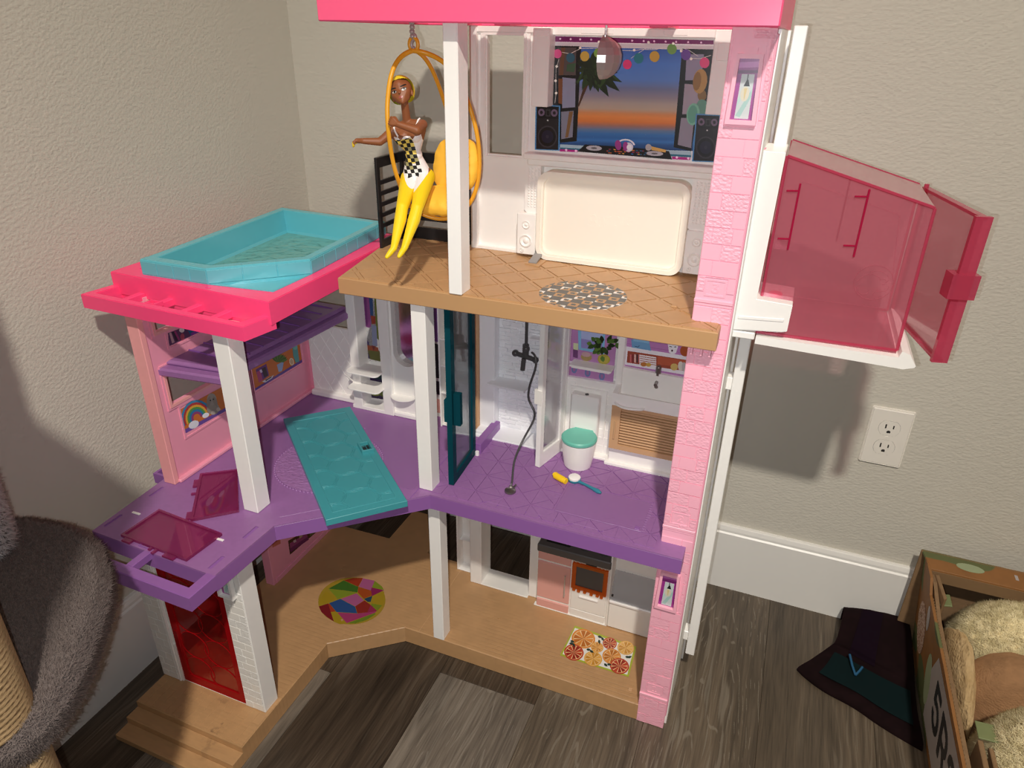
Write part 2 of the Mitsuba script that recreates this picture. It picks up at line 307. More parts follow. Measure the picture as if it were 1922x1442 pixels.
# printed stickers: flat artwork, each shape laid a hair above the one before
ART = {
    'poster': (1, -0.2153, 'e9e6e4 6168 10614 8419 10597 8541 9724 8626 9709 8700 9057 8287 9047 6334 9054 5929 9040 5923 9703 6193 9725;3d66b44f80cc 6185 10474 8425 10469 8450 10289 6194 10280;4f80cc5a83c6 6194 10280 8450 10289 8478 10094 6203 10070;5a83c66d7699 6203 10070 8478 10094 8494 9983 6209 9949;6d76998d8590 6209 9949 8494 9983 8510 9870 6215 9828;8d8590a99c94 6215 9828 8510 9870 8520 9795 6218 9746;a99c94b4a08c 6218 9746 8520 9795 8531 9719 6222 9664;b4a08cd08a55 6222 9664 8531 9719 8539 9662 6225 9602;d08a55e08a48 6225 9602 8539 9662 8546 9617 6227 9554;e08a48d47a3c 6227 9554 8546 9617 8555 9553 6230 9484;d47a3c9c7064 6230 9484 8555 9553 8562 9501 6233 9429;9c70645f7899 6233 9429 8562 9501 8569 9450 6236 9372;5f78993a70ac 6236 9372 8569 9450 8577 9398 6238 9316;3a70ac2f64a4 6238 9316 8577 9398 8584 9345 6241 9259;2f64a43a74b4 6241 9259 8584 9345 8590 9306 6243 9217;3a74b42a568f 6243 9217 8590 9306 8595 9267 6245 9174;2a568f1f3f70 6245 9174 8595 9267 8605 9201 6248 9102;7a1c63 6179 10602 8388 10589 8395 10541 6182 10532;ffd8f4 6283 10570 6279 10560 6267 10556 6256 10560 6250 10570 6255 10580 6266 10584 6278 10580;ffd8f4 6438 10570 6434 10560 6423 10555 6411 10559 6406 10569 6410 10579 6421 10583 6433 10579;ffd8f4 6577 10569 6573 10559 6562 10555 6551 10559 6545 10568 6549 10578 6560 10583 6572 10579;ffd8f4 6737 10568 6733 10558 6722 10554 6710 10558 6705 10568 6709 10578 6720 10582 6731 10578;ffd8f4 6909 10567 6905 10558 6894 10554 6883 10557 6877 10567 6881 10577 6892 10581 6903 10577;ffd8f4 7317 10566 7313 10556 7303 10552 7292 10556 7286 10565 7290 10575 7300 10579 7311 10575;ffd8f4 7475 10565 7472 10555 7462 10551 7451 10555 7445 10564 7449 10574 7459 10578 7470 10574;ffd8f4 7619 10564 7615 10555 7605 10551 7594 10554 7589 10564 7592 10573 7602 10577 7613 10574;ffd8f4 7774 10563 7771 10554 7761 10550 7750 10554 7745 10563 7748 10572 7758 10576 7769 10573;ffd8f4 7915 10563 7912 10553 7902 10549 7891 10553 7886 10562 7889 10572 7899 10576 7910 10572;ffd8f4 8074 10562 8071 10553 8061 10549 8051 10552 8045 10562 8048 10571 8058 10575 8069 10571;ffd8f4 8244 10561 8242 10552 8232 10548 8221 10552 8216 10561 8219 10570 8228 10574 8239 10570;d9d5d8 6182 10532 8395 10538 8404 10478 6184 10480;0c0a0c 6178 10480 6581 10482 6592 9210 6336 9172 6193 9718;544a48 6235 10460 6509 10465 6525 10107 6263 10098;8b8ea6 6322 10073 6526 10061 6541 9679 6343 9656;7f7f90 6330 9607 6521 9631 6527 9263 6350 9223;6b4a34 6287 10461 6347 10462 6336 10100 6275 10098;7a4a2c 6265 10052 6330 10054 6340 9711 6281 9722;7a5a38 6453 9614 6514 9623 6457 9258 6411 9248;3b5a3e 6388 10246 6521 10263 6498 10145 6378 10154;0c0a0c 7990 10481 8403 10482 8415 10170 8441 9693 8294 9686 8277 9183 8026 9220;8f8ba2 8058 10416 8288 10422 8292 10104 8078 10096;9d93a0 8077 10052 8300 10042 8309 9674 8091 9663;8d8796 8083 9616 8261 9619 8271 9223 8078 9257;4a2e1e 6574 9681 6607 9791 6658 9980 6751 10140 6789 10115 6717 9982 6659 9847 6601 9696;16240f 6761 10205 6692 10272 6604 10286 6521 10274 6582 10220 6662 10186;1e3012 6761 10205 6672 10242 6600 10216 6545 10165 6621 10138 6699 10140;16240f 6761 10205 6649 10186 6587 10119 6556 10039 6649 10060 6730 10109;233a16 6761 10205 6661 10125 6628 10019 6630 9916 6712 9988 6770 10085;1e3012 6761 10205 6706 10103 6715 9998 6752 9905 6794 9994 6809 10099;1e3012 6761 10205 6746 10082 6800 9976 6878 9894 6885 10000 6857 10112;16240f 6761 10205 6799 10047 6907 9927 7030 9841 6990 9975 6909 10110;16240f 6761 10205 6870 10059 7028 9970 7184 9919 7086 10040 6947 10151;16240f 6761 10205 6897 10099 7058 10053 7207 10040 7089 10125 6938 10195;16240f 6761 10205 6886 10138 7019 10134 7135 10159 7028 10211 6899 10240;1e3012 6761 10205 6876 10182 6968 10220 7035 10280 6939 10295 6839 10281;233a16 6761 10205 6866 10240 6924 10313 6952 10391 6866 10359 6790 10302;1e3012 6761 10205 6829 10283 6826 10368 6792 10445 6739 10379 6714 10297;16240f 6761 10205 6752 10298 6692 10361 6616 10401 6626 10325 6667 10250;16240f 6761 10205 6706 10281 6622 10308 6537 10309 6587 10247 6660 10202;2c461c 6743 10202 6724 10157 6729 10112 6744 10074 6758 10112 6762 10157;1a2a10 6975 10102 7016 10039 7074 9990 7131 9955 7094 10008 7043 10062;2c461c 6756 10085 6805 10019 6871 9968 6934 9931 6891 9986 6831 10043;2c461c 6669 10126 6603 10093 6552 10045 6516 9996 6573 10026 6630 10069;1a2a10 6732 10183 6717 10108 6725 10032 6743 9967 6754 10033 6755 10108;131f0c 6970 10236 6918 10210 6884 10170 6862 10129 6906 10152 6947 10187;2c461c 6979 10153 6936 10110 6914 10059 6904 10010 6940 10047 6970 10095;2c461c 6815 10194 6786 10148 6780 10098 6786 10053 6809 10093 6823 10141;1a2a10 6653 10122 6602 10093 6569 10051 6549 10008 6592 10034 6632 10072;2c461c 6915 10211 6895 10148 6898 10082 6911 10026 6927 10081 6933 10146;1a2a10 6892 10161 6932 10125 6982 10107 7029 10099 6994 10129 6948 10154;131f0c 6765 10137 6765 10061 6787 9989 6817 9929 6816 9994 6802 10068;1a2a10 6920 10189 6970 10143 7032 10113 7090 10096 7046 10135 6989 10171;1a2a10 6765 10201 6704 10176 6659 10135 6628 10093 6679 10116 6730 10151;131f0c 6672 10065 6718 10029 6774 10012 6826 10006 6785 10035 6733 10060;2c461c 6638 10179 6588 10115 6561 10042 6547 9976 6588 10032 6624 10102;2c461c 6989 10092 6932 10049 6894 9994 6870 9940 6918 9979 6963 10029;131f0c 6711 10155 6748 10118 6796 10099 6842 10092 6809 10122 6766 10148;1a2a10 6763 10230 6762 10184 6782 10145 6810 10115 6810 10154 6797 10195;2c461c 7040 10144 7077 10094 7129 10060 7179 10037 7147 10079 7101 10119;1a2a10 6674 10218 6714 10157 6771 10111 6828 10077 6792 10128 6742 10180;1a2a10 6882 10143 6851 10086 6844 10024 6848 9969 6873 10019 6889 10079;1a2a10 6683 10140 6704 10070 6745 10010 6790 9963 6771 10022 6737 10086;1a2a10 6826 10193 6825 10135 6847 10082 6876 10039 6875 10088 6861 10143;2c461c 6817 10124 6869 10086 6930 10068 6985 10061 6940 10092 6883 10117;1a2a10 6643 10185 6667 10136 6709 10102 6753 10079 6731 10119 6695 10159;e8e0d8 6305 10396 6426 10379 6570 10447 6801 10458 6915 10486 6912 10493 6800 10465 6568 10454 6424 10387 6306 10403;e8e0d8 7173 10441 7341 10439 7450 10460 7630 10457 7852 10523 7989 10472 8136 10366 8244 10362 8382 10408 8379 10415 8242 10370 8139 10373 7993 10478 7851 10530 7628 10465 7449 10467 7340 10446 7172 10448;e8e0d8 7310 10345 7402 10410 7506 10474 7502 10479 7397 10415 7306 10350;e8e0d8 7891 10519 8084 10462 8211 10393 8214 10398 8086 10468 7893 10524;d8d0c8 6261 10309 6221 10189 6226 10017 6237 9856 6225 9720 6233 9719 6245 9856 6234 10017 6229 10189 6268 10307;e0528f 6301 10380 6299 10360 6289 10341 6273 10328 6253 10320 6231 10319 6210 10326 6192 10339 6181 10357 6176 10377 6179 10398 6189 10416 6205 10429 6225 10437 6247 10437 6268 10431 6285 10418 6297 10400;2f6073 6500 10333 6498 10312 6487 10293 6471 10279 6450 10271 6428 10270 6406 10277 6388 10290 6376 10309 6371 10330 6373 10352 6384 10371 6400 10385 6421 10393 6443 10393 6465 10386 6483 10373 6495 10355;cdae4a 6711 10358 6709 10335 6698 10315 6681 10300 6660 10292 6636 10291 6613 10298 6594 10313 6581 10332 6575 10355 6578 10377 6589 10397 6606 10412 6628 10421 6651 10421 6674 10414 6693 10400 6706 10380;7fae50 6895 10403 6893 10383 6884 10364 6868 10351 6849 10343 6827 10342 6807 10349 6789 10362 6777 10380 6772 10400 6774 10421 6784 10439 6799 10453 6819 10460 6840 10461 6861 10454 6878 10441 6890 10423;df3f7c 7325 10270 7323 10249 7314 10230 7298 10216 7278 10207 7256 10207 7235 10214 7217 10227 7204 10246 7199 10267 7201 10288 7210 10307 7225 10322 7245 10329 7267 10330 7288 10323 7306 10310 7319 10292;2c7f8c 7481 10352 7479 10330 7470 10309 7453 10294 7432 10285 7409 10284 7386 10292 7366 10306 7353 10326 7346 10349 7348 10372 7358 10392 7375 10407 7396 10416 7419 10416 7442 10409 7461 10395 7475 10375;c9a23f 7699 10379 7698 10355 7688 10335 7672 10319 7650 10310 7626 10309 7603 10317 7583 10332 7568 10352 7562 10376 7563 10399 7573 10420 7590 10436 7612 10444 7635 10445 7659 10437 7679 10423 7693 10402;72a552 7919 10476 7918 10454 7909 10434 7894 10419 7873 10411 7851 10410 7829 10417 7810 10432 7796 10451 7790 10473 7791 10496 7800 10515 7816 10530 7836 10538 7858 10539 7880 10531 7899 10517 7913 10498;6a4299 8116 10411 8115 10388 8106 10368 8090 10352 8070 10343 8046 10343 8024 10350 8004 10365 7990 10385 7983 10408 7984 10431 7993 10452 8009 10467 8030 10476 8053 10476 8076 10469 8095 10454 8109 10434;e0427e 8373 10321 8372 10298 8364 10278 8349 10263 8329 10254 8306 10254 8284 10261 8265 10275 8251 10295 8244 10317 8245 10340 8253 10360 8269 10376 8289 10384 8311 10384 8333 10377 8352 10363 8366 10343;fff8ea 6591 10463 6586 10451 6572 10445 6557 10450 6550 10463 6556 10475 6570 10481 6584 10476;fff8ea 7362 10451 7358 10439 7345 10434 7330 10438 7323 10451 7328 10463 7341 10468 7355 10464;fff8ea 7549 10551 7545 10539 7532 10534 7518 10539 7511 10551 7515 10563 7528 10568 7542 10563;fff8ea 7999 10454 7995 10441 7982 10436 7969 10441 7962 10453 7966 10465 7978 10470 7992 10465;fff8ea 8144 10361 8140 10349 8127 10344 8113 10348 8106 10360 8110 10372 8123 10378 8137 10373;fff8ea 8330 10204 8326 10191 8314 10186 8300 10191 8293 10202 8297 10215 8309 10220 8323 10216;fff8ea 8342 10016 8338 10003 8326 9998 8312 10002 8305 10014 8309 10027 8321 10032 8335 10028;fff8ea 6256 10214 6250 10201 6236 10195 6220 10200 6214 10212 6219 10226 6234 10231 6249 10226;fff8ea 6248 10024 6243 10011 6228 10005 6212 10010 6206 10023 6211 10036 6226 10042 6241 10037;fff8ea 6265 9860 6260 9846 6245 9840 6229 9845 6222 9858 6228 9872 6243 9878 6258 9873;fff8ea 7884 10543 7880 10531 7867 10526 7854 10531 7847 10542 7851 10554 7863 10560 7877 10555;fff8ea 8382 9888 8378 9875 8366 9869 8352 9874 8345 9886 8349 9899 8361 9905 8375 9900;fff8ea 8373 9837 8369 9824 8357 9818 8343 9823 8336 9835 8339 9848 8352 9854 8366 9849;fff8ea 6858 10544 6853 10532 6839 10526 6824 10531 6818 10544 6823 10556 6836 10561 6851 10557;7d6130 8390 9920 8388 9887 8375 9860 8353 9844 8327 9843 8300 9857 8280 9882 8270 9915 8272 9948 8285 9974 8307 9990 8333 9991 8359 9977 8379 9952;b08a4a 8376 10082 8366 10016 8338 9964 8299 9937 8256 9941 8218 9975 8192 10032 8184 10100 8195 10166 8222 10216 8261 10242 8304 10238 8341 10205 8367 10149;8a6630 8294 10084 8288 10034 8272 9994 8250 9973 8226 9975 8205 10000 8191 10043 8187 10094 8193 10145 8209 10184 8230 10204 8254 10202 8275 10177 8289 10135;5c8f7c 8431 9769 8429 9725 8411 9688 8382 9667 8346 9665 8311 9683 8284 9718 8270 9762 8272 9806 8290 9843 8319 9864 8355 9865 8390 9847 8417 9813;79b59c 8331 9666 8323 9604 8300 9554 8264 9528 8224 9530 8187 9559 8161 9611 8151 9674 8159 9737 8183 9785 8219 9811 8258 9809 8295 9779 8321 9728;5d9c86 8300 9667 8294 9616 8277 9575 8251 9553 8222 9554 8195 9579 8176 9621 8169 9673 8174 9724 8192 9764 8218 9785 8247 9784 8273 9760 8292 9718;a9c4d0 6338 9151 8277 9183 8284 9122 6340 9094;2c6a80 6340 9105 8283 9129 8287 9102 6341 9072;b01f80 6338 9082 6623 9087 6617 9058 6336 9050;b01f80 8020 9094 8276 9098 8278 9063 8024 9058;ffd0ee 6459 9077 6454 9064 6440 9057 6425 9062 6419 9075 6424 9088 6438 9095 6453 9090;ffd0ee 6613 9076 6608 9063 6594 9056 6579 9061 6572 9073 6577 9087 6591 9093 6606 9089;ffd0ee 8107 9089 8103 9076 8091 9070 8077 9074 8071 9087 8074 9099 8087 9106 8100 9101;ffd0ee 8268 9087 8264 9074 8252 9068 8239 9072 8232 9084 8235 9097 8248 9103 8261 9099;120f12 6726 9173 7165 9177 7623 9173 7969 9164 8025 9053 7295 9060 6616 9066;b9b4b8 6988 9134 6976 9117 6943 9103 6894 9095 6840 9094 6791 9100 6756 9113 6744 9130 6756 9146 6790 9160 6839 9168 6893 9169 6942 9163 6976 9150;6b6668 6912 9133 6908 9126 6895 9121 6877 9118 6856 9118 6838 9120 6825 9125 6821 9131 6825 9137 6838 9142 6856 9145 6876 9146 6895 9143 6907 9139;b9b4b8 7893 9120 7881 9105 7847 9092 7796 9085 7740 9083 7689 9089 7653 9100 7639 9115 7651 9130 7686 9143 7737 9150 7793 9151 7844 9146 7879 9134;6b6668 7812 9118 7808 9113 7796 9108 7777 9106 7757 9105 7738 9107 7725 9111 7720 9117 7725 9122 7737 9127 7756 9129 7776 9130 7795 9128 7808 9124;c06030 7158 9140 7188 9139 7189 9125 7159 9126;3070b0 7549 9148 7579 9147 7580 9133 7551 9134;903050 7066 9113 7096 9112 7097 9098 7067 9099;c06030 7108 9088 7138 9088 7139 9074 7109 9074;2a5a80 7609 9099 7638 9099 7639 9085 7610 9085;2a5a80 7555 9098 7584 9097 7586 9084 7556 9084;b04030 7060 9113 7090 9112 7091 9098 7061 9098;d0a040 7295 9092 7325 9092 7326 9078 7296 9078;c06030 7239 9091 7269 9090 7271 9076 7241 9077;3070b0 7513 9097 7543 9096 7544 9083 7515 9083;d0a040 7522 9097 7552 9097 7553 9083 7524 9084;3070b0 7428 9095 7458 9095 7459 9081 7429 9081;c06030 7238 9116 7268 9116 7269 9102 7240 9102;2a5a80 7080 9113 7110 9112 7111 9098 7081 9099;c06030 7431 9145 7461 9145 7462 9131 7433 9131;3070b0 7567 9148 7596 9147 7597 9134 7568 9134;d0a040 7431 9145 7460 9145 7462 9131 7432 9131;903050 7445 9121 7475 9120 7476 9106 7447 9107;c06030 7318 9118 7348 9117 7349 9103 7319 9104;d0a040 7165 9140 7195 9139 7196 9125 7166 9126;903050 7580 9148 7609 9148 7611 9134 7582 9135;c06030 7553 9148 7583 9147 7584 9133 7555 9134;d0a040 7517 9122 7546 9121 7548 9108 7518 9108;d0a040 7362 9144 7392 9143 7393 9129 7363 9130;903050 7436 9120 7465 9120 7467 9106 7437 9107;903050 7496 9122 7525 9121 7526 9107 7497 9108;b04030 7296 9143 7326 9142 7327 9128 7298 9129;c06030 7447 9146 7477 9145 7478 9131 7449 9132;903050 7370 9119 7400 9118 7401 9104 7372 9105;3070b0 7494 9147 7523 9146 7524 9132 7495 9133;b04030 7085 9088 7115 9087 7117 9073 7086 9074;b04030 7214 9116 7243 9115 7245 9101 7215 9102;c06030 7089 9088 7119 9087 7120 9073 7090 9074;c06030 7264 9117 7294 9116 7295 9102 7265 9103;c06030 7176 9115 7206 9114 7207 9100 7177 9101;903050 7090 9138 7121 9138 7122 9124 7092 9124;903050 7510 9122 7540 9121 7541 9107 7512 9108;2a5a80 7628 9125 7657 9124 7658 9110 7629 9111;2a5a80 7495 9147 7524 9146 7526 9132 7496 9133;2a5a80 7556 9148 7586 9147 7587 9133 7558 9134;e8e4ea 7188 9197 7203 9232 7234 9261 7276 9282 7326 9291 7377 9288 7422 9273 7457 9248 7478 9215 7450 9210 7433 9236 7405 9256 7369 9268 7328 9271 7288 9263 7254 9247 7230 9223 7218 9195;9c3a86 7273 9207 7275 9175 7268 9148 7253 9131 7232 9127 7210 9136 7192 9159 7180 9188 7177 9220 7184 9247 7200 9264 7220 9268 7242 9258 7261 9236;d9d5df 7451 9185 7447 9155 7429 9131 7402 9116 7371 9114 7341 9125 7320 9147 7310 9175 7314 9204 7332 9229 7359 9243 7390 9245 7420 9234 7441 9213;a03e8c 7374 9191 7373 9162 7364 9138 7350 9124 7333 9123 7316 9135 7304 9157 7297 9186 7298 9215 7307 9238 7321 9252 7338 9253 7355 9241 7367 9219;f2f0f4 7429 9180 7427 9163 7418 9149 7403 9141 7386 9140 7370 9146 7358 9159 7353 9175 7355 9192 7365 9206 7379 9215 7396 9216 7412 9210 7424 9197;d8aa5c 7705 9215 7927 9179 7923 9142 7720 9161;b0a8a8 7717 9199 7715 9179 7704 9162 7686 9152 7666 9150 7646 9158 7632 9173 7625 9193 7628 9214 7639 9231 7656 9241 7677 9242 7696 9235 7711 9219;4b86b8 5933 9689 6318 9693 6337 9059 5942 9047;0a0a12 5953 9671 6296 9675 6314 9071 5962 9060;1c1a20 5967 9501 6293 9506 6305 9084 5974 9074;6c5a72 6082 9586 6077 9563 6063 9544 6042 9533 6018 9532 5996 9541 5981 9558 5975 9581 5979 9604 5993 9623 6014 9635 6038 9636 6060 9627 6075 9609;1a1420 6052 9585 6050 9575 6044 9566 6034 9561 6024 9560 6014 9565 6007 9572 6005 9583 6007 9593 6013 9602 6022 9607 6033 9607 6042 9603 6049 9595;6c5a72 6282 9589 6278 9566 6264 9547 6244 9536 6220 9535 6198 9544 6183 9561 6176 9584 6181 9607 6195 9626 6215 9637 6239 9638 6260 9629 6276 9612;1a1420 6253 9588 6251 9578 6245 9569 6236 9564 6225 9563 6216 9568 6209 9575 6206 9585 6208 9596 6214 9604 6223 9609 6234 9610 6243 9606 6250 9598;3c3c40 6097 9629 6167 9630 6169 9536 6099 9534;121014 6109 9616 6155 9617 6157 9548 6111 9547;34323a 6291 9257 6286 9208 6266 9162 6234 9124 6191 9098 6143 9087 6095 9092 6050 9112 6014 9146 5990 9189 5980 9238 5986 9288 6007 9334 6040 9371 6082 9396 6130 9407 6178 9402 6222 9382 6257 9349 6281 9306;0c0b12 6269 9256 6265 9214 6248 9174 6220 9142 6183 9120 6142 9110 6101 9114 6062 9132 6031 9160 6011 9198 6003 9240 6008 9283 6025 9322 6054 9354 6090 9375 6131 9384 6172 9380 6210 9363 6240 9334 6261 9298;1a1830 6231 9254 6226 9217 6207 9186 6177 9163 6141 9154 6104 9158 6072 9177 6050 9206 6041 9242 6047 9279 6067 9310 6097 9333 6133 9342 6169 9337 6201 9318 6223 9289;2c2a3a 6162 9250 6160 9238 6153 9229 6143 9223 6132 9223 6122 9227 6114 9235 6111 9246 6113 9258 6120 9267 6130 9273 6141 9273 6152 9269 6159 9261;d0d0d0 6144 9479 6141 9471 6132 9467 6123 9470 6119 9477 6122 9486 6131 9489 6140 9486;4b86b8 8280 9682 8616 9687 8652 9061 8308 9049;0a0a12 8298 9664 8597 9668 8631 9073 8325 9062;1c1a20 8316 9497 8600 9502 8623 9085 8334 9076;6c5a72 8412 9581 8411 9559 8400 9542 8383 9531 8363 9530 8343 9538 8328 9555 8321 9576 8322 9598 8333 9615 8350 9626 8370 9627 8390 9618 8405 9602;1a1420 8387 9580 8386 9570 8381 9562 8374 9557 8365 9557 8356 9561 8349 9568 8346 9577 8347 9587 8352 9595 8359 9600 8368 9600 8377 9596 8383 9589;6c5a72 8587 9584 8585 9562 8575 9545 8558 9534 8538 9533 8519 9542 8504 9558 8496 9579 8498 9600 8508 9618 8525 9628 8545 9629 8564 9621 8579 9605;1a1420 8562 9582 8561 9573 8556 9565 8549 9560 8540 9560 8532 9564 8525 9571 8522 9580 8522 9590 8527 9598 8534 9602 8543 9603 8552 9599 8558 9592;3c3c40 8425 9623 8486 9624 8491 9531 8430 9530;121014 8436 9611 8476 9611 8480 9543 8439 9542;34323a 8604 9256 8604 9210 8591 9167 8566 9132 8532 9108 8492 9098 8449 9103 8409 9121 8375 9152 8350 9193 8337 9238 8338 9285 8351 9327 8377 9362 8411 9385 8451 9395 8493 9390 8533 9372 8566 9341 8591 9301;0c0b12 8585 9255 8585 9215 8574 9179 8552 9149 8523 9128 8489 9120 8452 9123 8418 9139 8389 9166 8367 9201 8357 9240 8357 9280 8369 9316 8390 9346 8420 9366 8454 9374 8490 9370 8524 9354 8553 9328 8574 9294;1a1830 8552 9253 8551 9219 8537 9189 8514 9169 8483 9160 8451 9164 8422 9181 8400 9209 8389 9242 8391 9276 8405 9305 8429 9326 8459 9334 8491 9330 8520 9313 8542 9286;2c2a3a 8493 9249 8492 9238 8487 9230 8479 9224 8470 9224 8460 9228 8453 9236 8449 9246 8450 9256 8455 9265 8463 9270 8473 9271 8482 9267 8489 9259;d0d0d0 8470 9475 8468 9467 8461 9464 8453 9466 8449 9474 8451 9481 8458 9485 8466 9482'),
    'closet_print': (1, -0.204, '2c1d3d 2401 6256 2907 6272 2905 4860 2390 4806;8a6a2c 2401 6256 2501 6251 2503 6042 2397 6084;141018 2410 6067 2485 6078 2425 4833 2387 4826;96488c 2498 6213 2686 6221 2685 5586 2639 5539 2460 5569;7a2f78 2556 6165 2630 6166 2610 5573 2523 5559;2f4f86 2685 6202 2767 6195 2742 5634 2688 5625;6c7a2c 2802 6238 2904 6234 2853 5296 2784 5364;a03c28 2693 5802 2797 5799 2785 5641 2699 5627;8f96b8 2697 5607 2803 5605 2791 5185 2684 5187;2b2a7c 2861 5809 2907 5816 2891 5102 2828 5111;3a2160 2428 5223 2603 5253 2594 4885 2420 4894;6b6a34 2556 5083 2891 5102 2884 4866 2604 4876;a4502f 2510 5177 2810 5158 2804 5076 2555 5062;7c2a30 2662 5183 2747 5178 2695 5067;38254c 2400 4683 2905 4715 2921 4040 2350 4008;8c8f3c 2428 4625 2514 4599 2537 4477 2439 4500;96487c 2548 4606 2767 4606 2757 4477 2582 4486;1f3a3c 2868 4524 2850 4499 2810 4478 2755 4465 2697 4461 2647 4468 2615 4485 2607 4508 2625 4533 2666 4554 2720 4567 2778 4571 2828 4563 2860 4547;4a3590 2454 4290 2897 4315 2907 4145 2484 4123;7f8a2c 2786 4151 2769 4123 2731 4097 2680 4080 2625 4074 2578 4081 2548 4100 2541 4126 2558 4154 2596 4179 2648 4196 2702 4202 2749 4195 2779 4177;c9c6a0 2383 4124 2528 4110 2499 4039 2387 4038;5c6a24 2898 4176 2889 4146 2869 4119 2841 4101 2811 4095 2785 4102 2769 4121 2764 4148 2773 4178 2793 4205 2821 4223 2851 4229 2877 4222 2894 4203;b8bcc4 2603 4320 2621 4323 2617 4215 2599 4211'),
    'plant_print': (1, -0.212, 'b07cae 6576 6274 7453 6277 7452 5244 6586 5251;a26a9c 6576 6274 6683 6269 6697 5250 6586 5251;7fb4d8 6778 6274 7249 6264 7261 5849 6814 5859;a9b4dc 6836 6261 7209 6253 7218 5908 6859 5900;8f86c0 6848 6066 7213 6062 7218 5908 6859 5900;6a78a8 6812 5494 6809 5459 6797 5429 6777 5410 6753 5406 6732 5417 6716 5441 6709 5474 6712 5509 6725 5539 6745 5558 6768 5562 6789 5551 6805 5527;9a6c9c 6787 5489 6785 5469 6779 5451 6769 5440 6757 5438 6747 5445 6738 5460 6735 5479 6736 5499 6742 5517 6752 5527 6764 5530 6775 5523 6783 5508;6a78a8 7052 5470 7050 5436 7037 5406 7018 5387 6995 5383 6973 5394 6957 5418 6950 5451 6953 5485 6965 5515 6985 5534 7007 5538 7029 5527 7045 5503;9a6c9c 7027 5465 7026 5445 7020 5428 7010 5417 6998 5415 6988 5422 6979 5436 6976 5456 6977 5476 6983 5493 6993 5504 7004 5506 7015 5499 7023 5485;6a78a8 7304 5450 7302 5416 7290 5386 7271 5367 7248 5363 7227 5374 7211 5398 7203 5430 7206 5465 7218 5494 7237 5513 7259 5517 7281 5506 7297 5482;9a6c9c 7279 5445 7278 5425 7272 5408 7263 5397 7252 5395 7241 5402 7233 5416 7229 5435 7230 5455 7235 5473 7245 5483 7256 5485 7267 5479 7275 5464;d8d0d8 6654 5625 7445 5636 7439 5590 6657 5580;6a3f6e 6717 5864 6803 5857 6813 5696 6726 5703;c8d0a8 6717 5965 6803 5969 6806 5846 6724 5847;a48c58 7058 5749 7046 5717 7018 5691 6978 5675 6934 5674 6896 5686 6871 5711 6863 5742 6875 5774 6904 5800 6944 5815 6987 5817 7025 5804 7050 5780;c09aa0 7031 5796 7022 5776 6999 5760 6966 5750 6930 5749 6899 5756 6877 5771 6871 5791 6880 5811 6903 5827 6936 5837 6972 5838 7003 5830 7025 5815;a89a3c 7371 5764 7358 5722 7327 5689 7282 5669 7234 5667 7192 5684 7163 5716 7155 5757 7168 5798 7200 5832 7244 5851 7292 5852 7334 5836 7362 5804;b4a648 7163 5809 7351 5816 7335 5706 7199 5692;2f4a1c 7151 5985 7110 6018 7074 6000 7046 5961 7082 5937 7119 5936;5a7a34 7193 5918 7141 5903 7131 5865 7142 5823 7183 5838 7209 5867;16260e 7217 6043 7236 6098 7212 6126 7172 6138 7158 6094 7166 6055;2f4a1c 7348 6073 7402 6077 7421 6114 7422 6160 7379 6154 7346 6130;5a7a34 7043 5996 7016 6041 6981 6033 6946 6004 6971 5969 7003 5957;46662a 7281 6211 7315 6257 7301 6293 7268 6319 7243 6280 7238 6241;46662a 7285 6211 7328 6265 7323 6320 7297 6366 7264 6320 7251 6266;1f3312 7228 5989 7187 5932 7195 5877 7224 5831 7255 5880 7266 5936;1f3312 7165 5928 7111 5936 7085 5902 7074 5855 7118 5852 7155 5870;1f3312 7357 6204 7409 6214 7422 6250 7416 6293 7374 6283 7347 6257;1f3312 7298 6073 7355 6109 7369 6164 7361 6219 7316 6187 7285 6139;5a7a34 7349 6100 7398 6071 7439 6091 7470 6131 7429 6152 7385 6151;1f3312 7159 5960 7098 5937 7078 5887 7078 5833 7127 5855 7163 5894;1f3312 7394 6108 7440 6087 7467 6113 7481 6155 7443 6168 7409 6161;46662a 7199 6050 7185 6114 7141 6134 7090 6132 7104 6081 7136 6044;16260e 7436 6018 7494 5990 7544 6012 7584 6053 7535 6073 7482 6071;46662a 7216 6043 7198 6107 7152 6127 7099 6125 7116 6073 7151 6036;46662a 7097 6059 7097 6115 7065 6129 7022 6123 7025 6078 7044 6048;2f4a1c 7204 5966 7139 5945 7110 5892 7101 5833 7155 5854 7198 5894;46662a 7425 6035 7470 6013 7496 6037 7510 6078 7474 6094 7441 6088;1f3312 7267 5951 7251 5893 7277 5863 7320 5849 7330 5897 7320 5938;16260e 7206 6021 7173 6076 7123 6080 7073 6061 7102 6018 7146 5995;2f4a1c 7084 5993 7025 5998 6991 5962 6973 5911 7022 5910 7066 5930;16260e 7215 6056 7243 6113 7223 6154 7185 6181 7165 6133 7167 6086;46662a 7193 6035 7188 6091 7154 6104 7111 6095 7117 6050 7140 6021;2f4a1c 7248 5985 7225 5930 7248 5898 7288 5880 7304 5926 7298 5967;1f3312 7292 5993 7310 5943 7345 5942 7382 5964 7366 6004 7338 6023;46662a 7143 5916 7087 5911 7066 5872 7064 5823 7109 5831 7144 5857;5a7a34 7226 5820 7200 5765 7221 5730 7260 5709 7278 5755 7275 5798;5a7a34 7199 5989 7136 5981 7104 5937 7091 5882 7143 5891 7187 5922;46662a 7291 6071 7351 6057 7393 6090 7420 6138 7370 6146 7321 6131;1f3312 7198 6014 7145 6026 7116 5995 7101 5948 7144 5941 7183 5956;2f4a1c 7289 6198 7324 6255 7311 6305 7279 6344 7253 6296 7247 6243;16260e 7311 6030 7354 5990 7399 6002 7439 6035 7402 6065 7357 6073'),
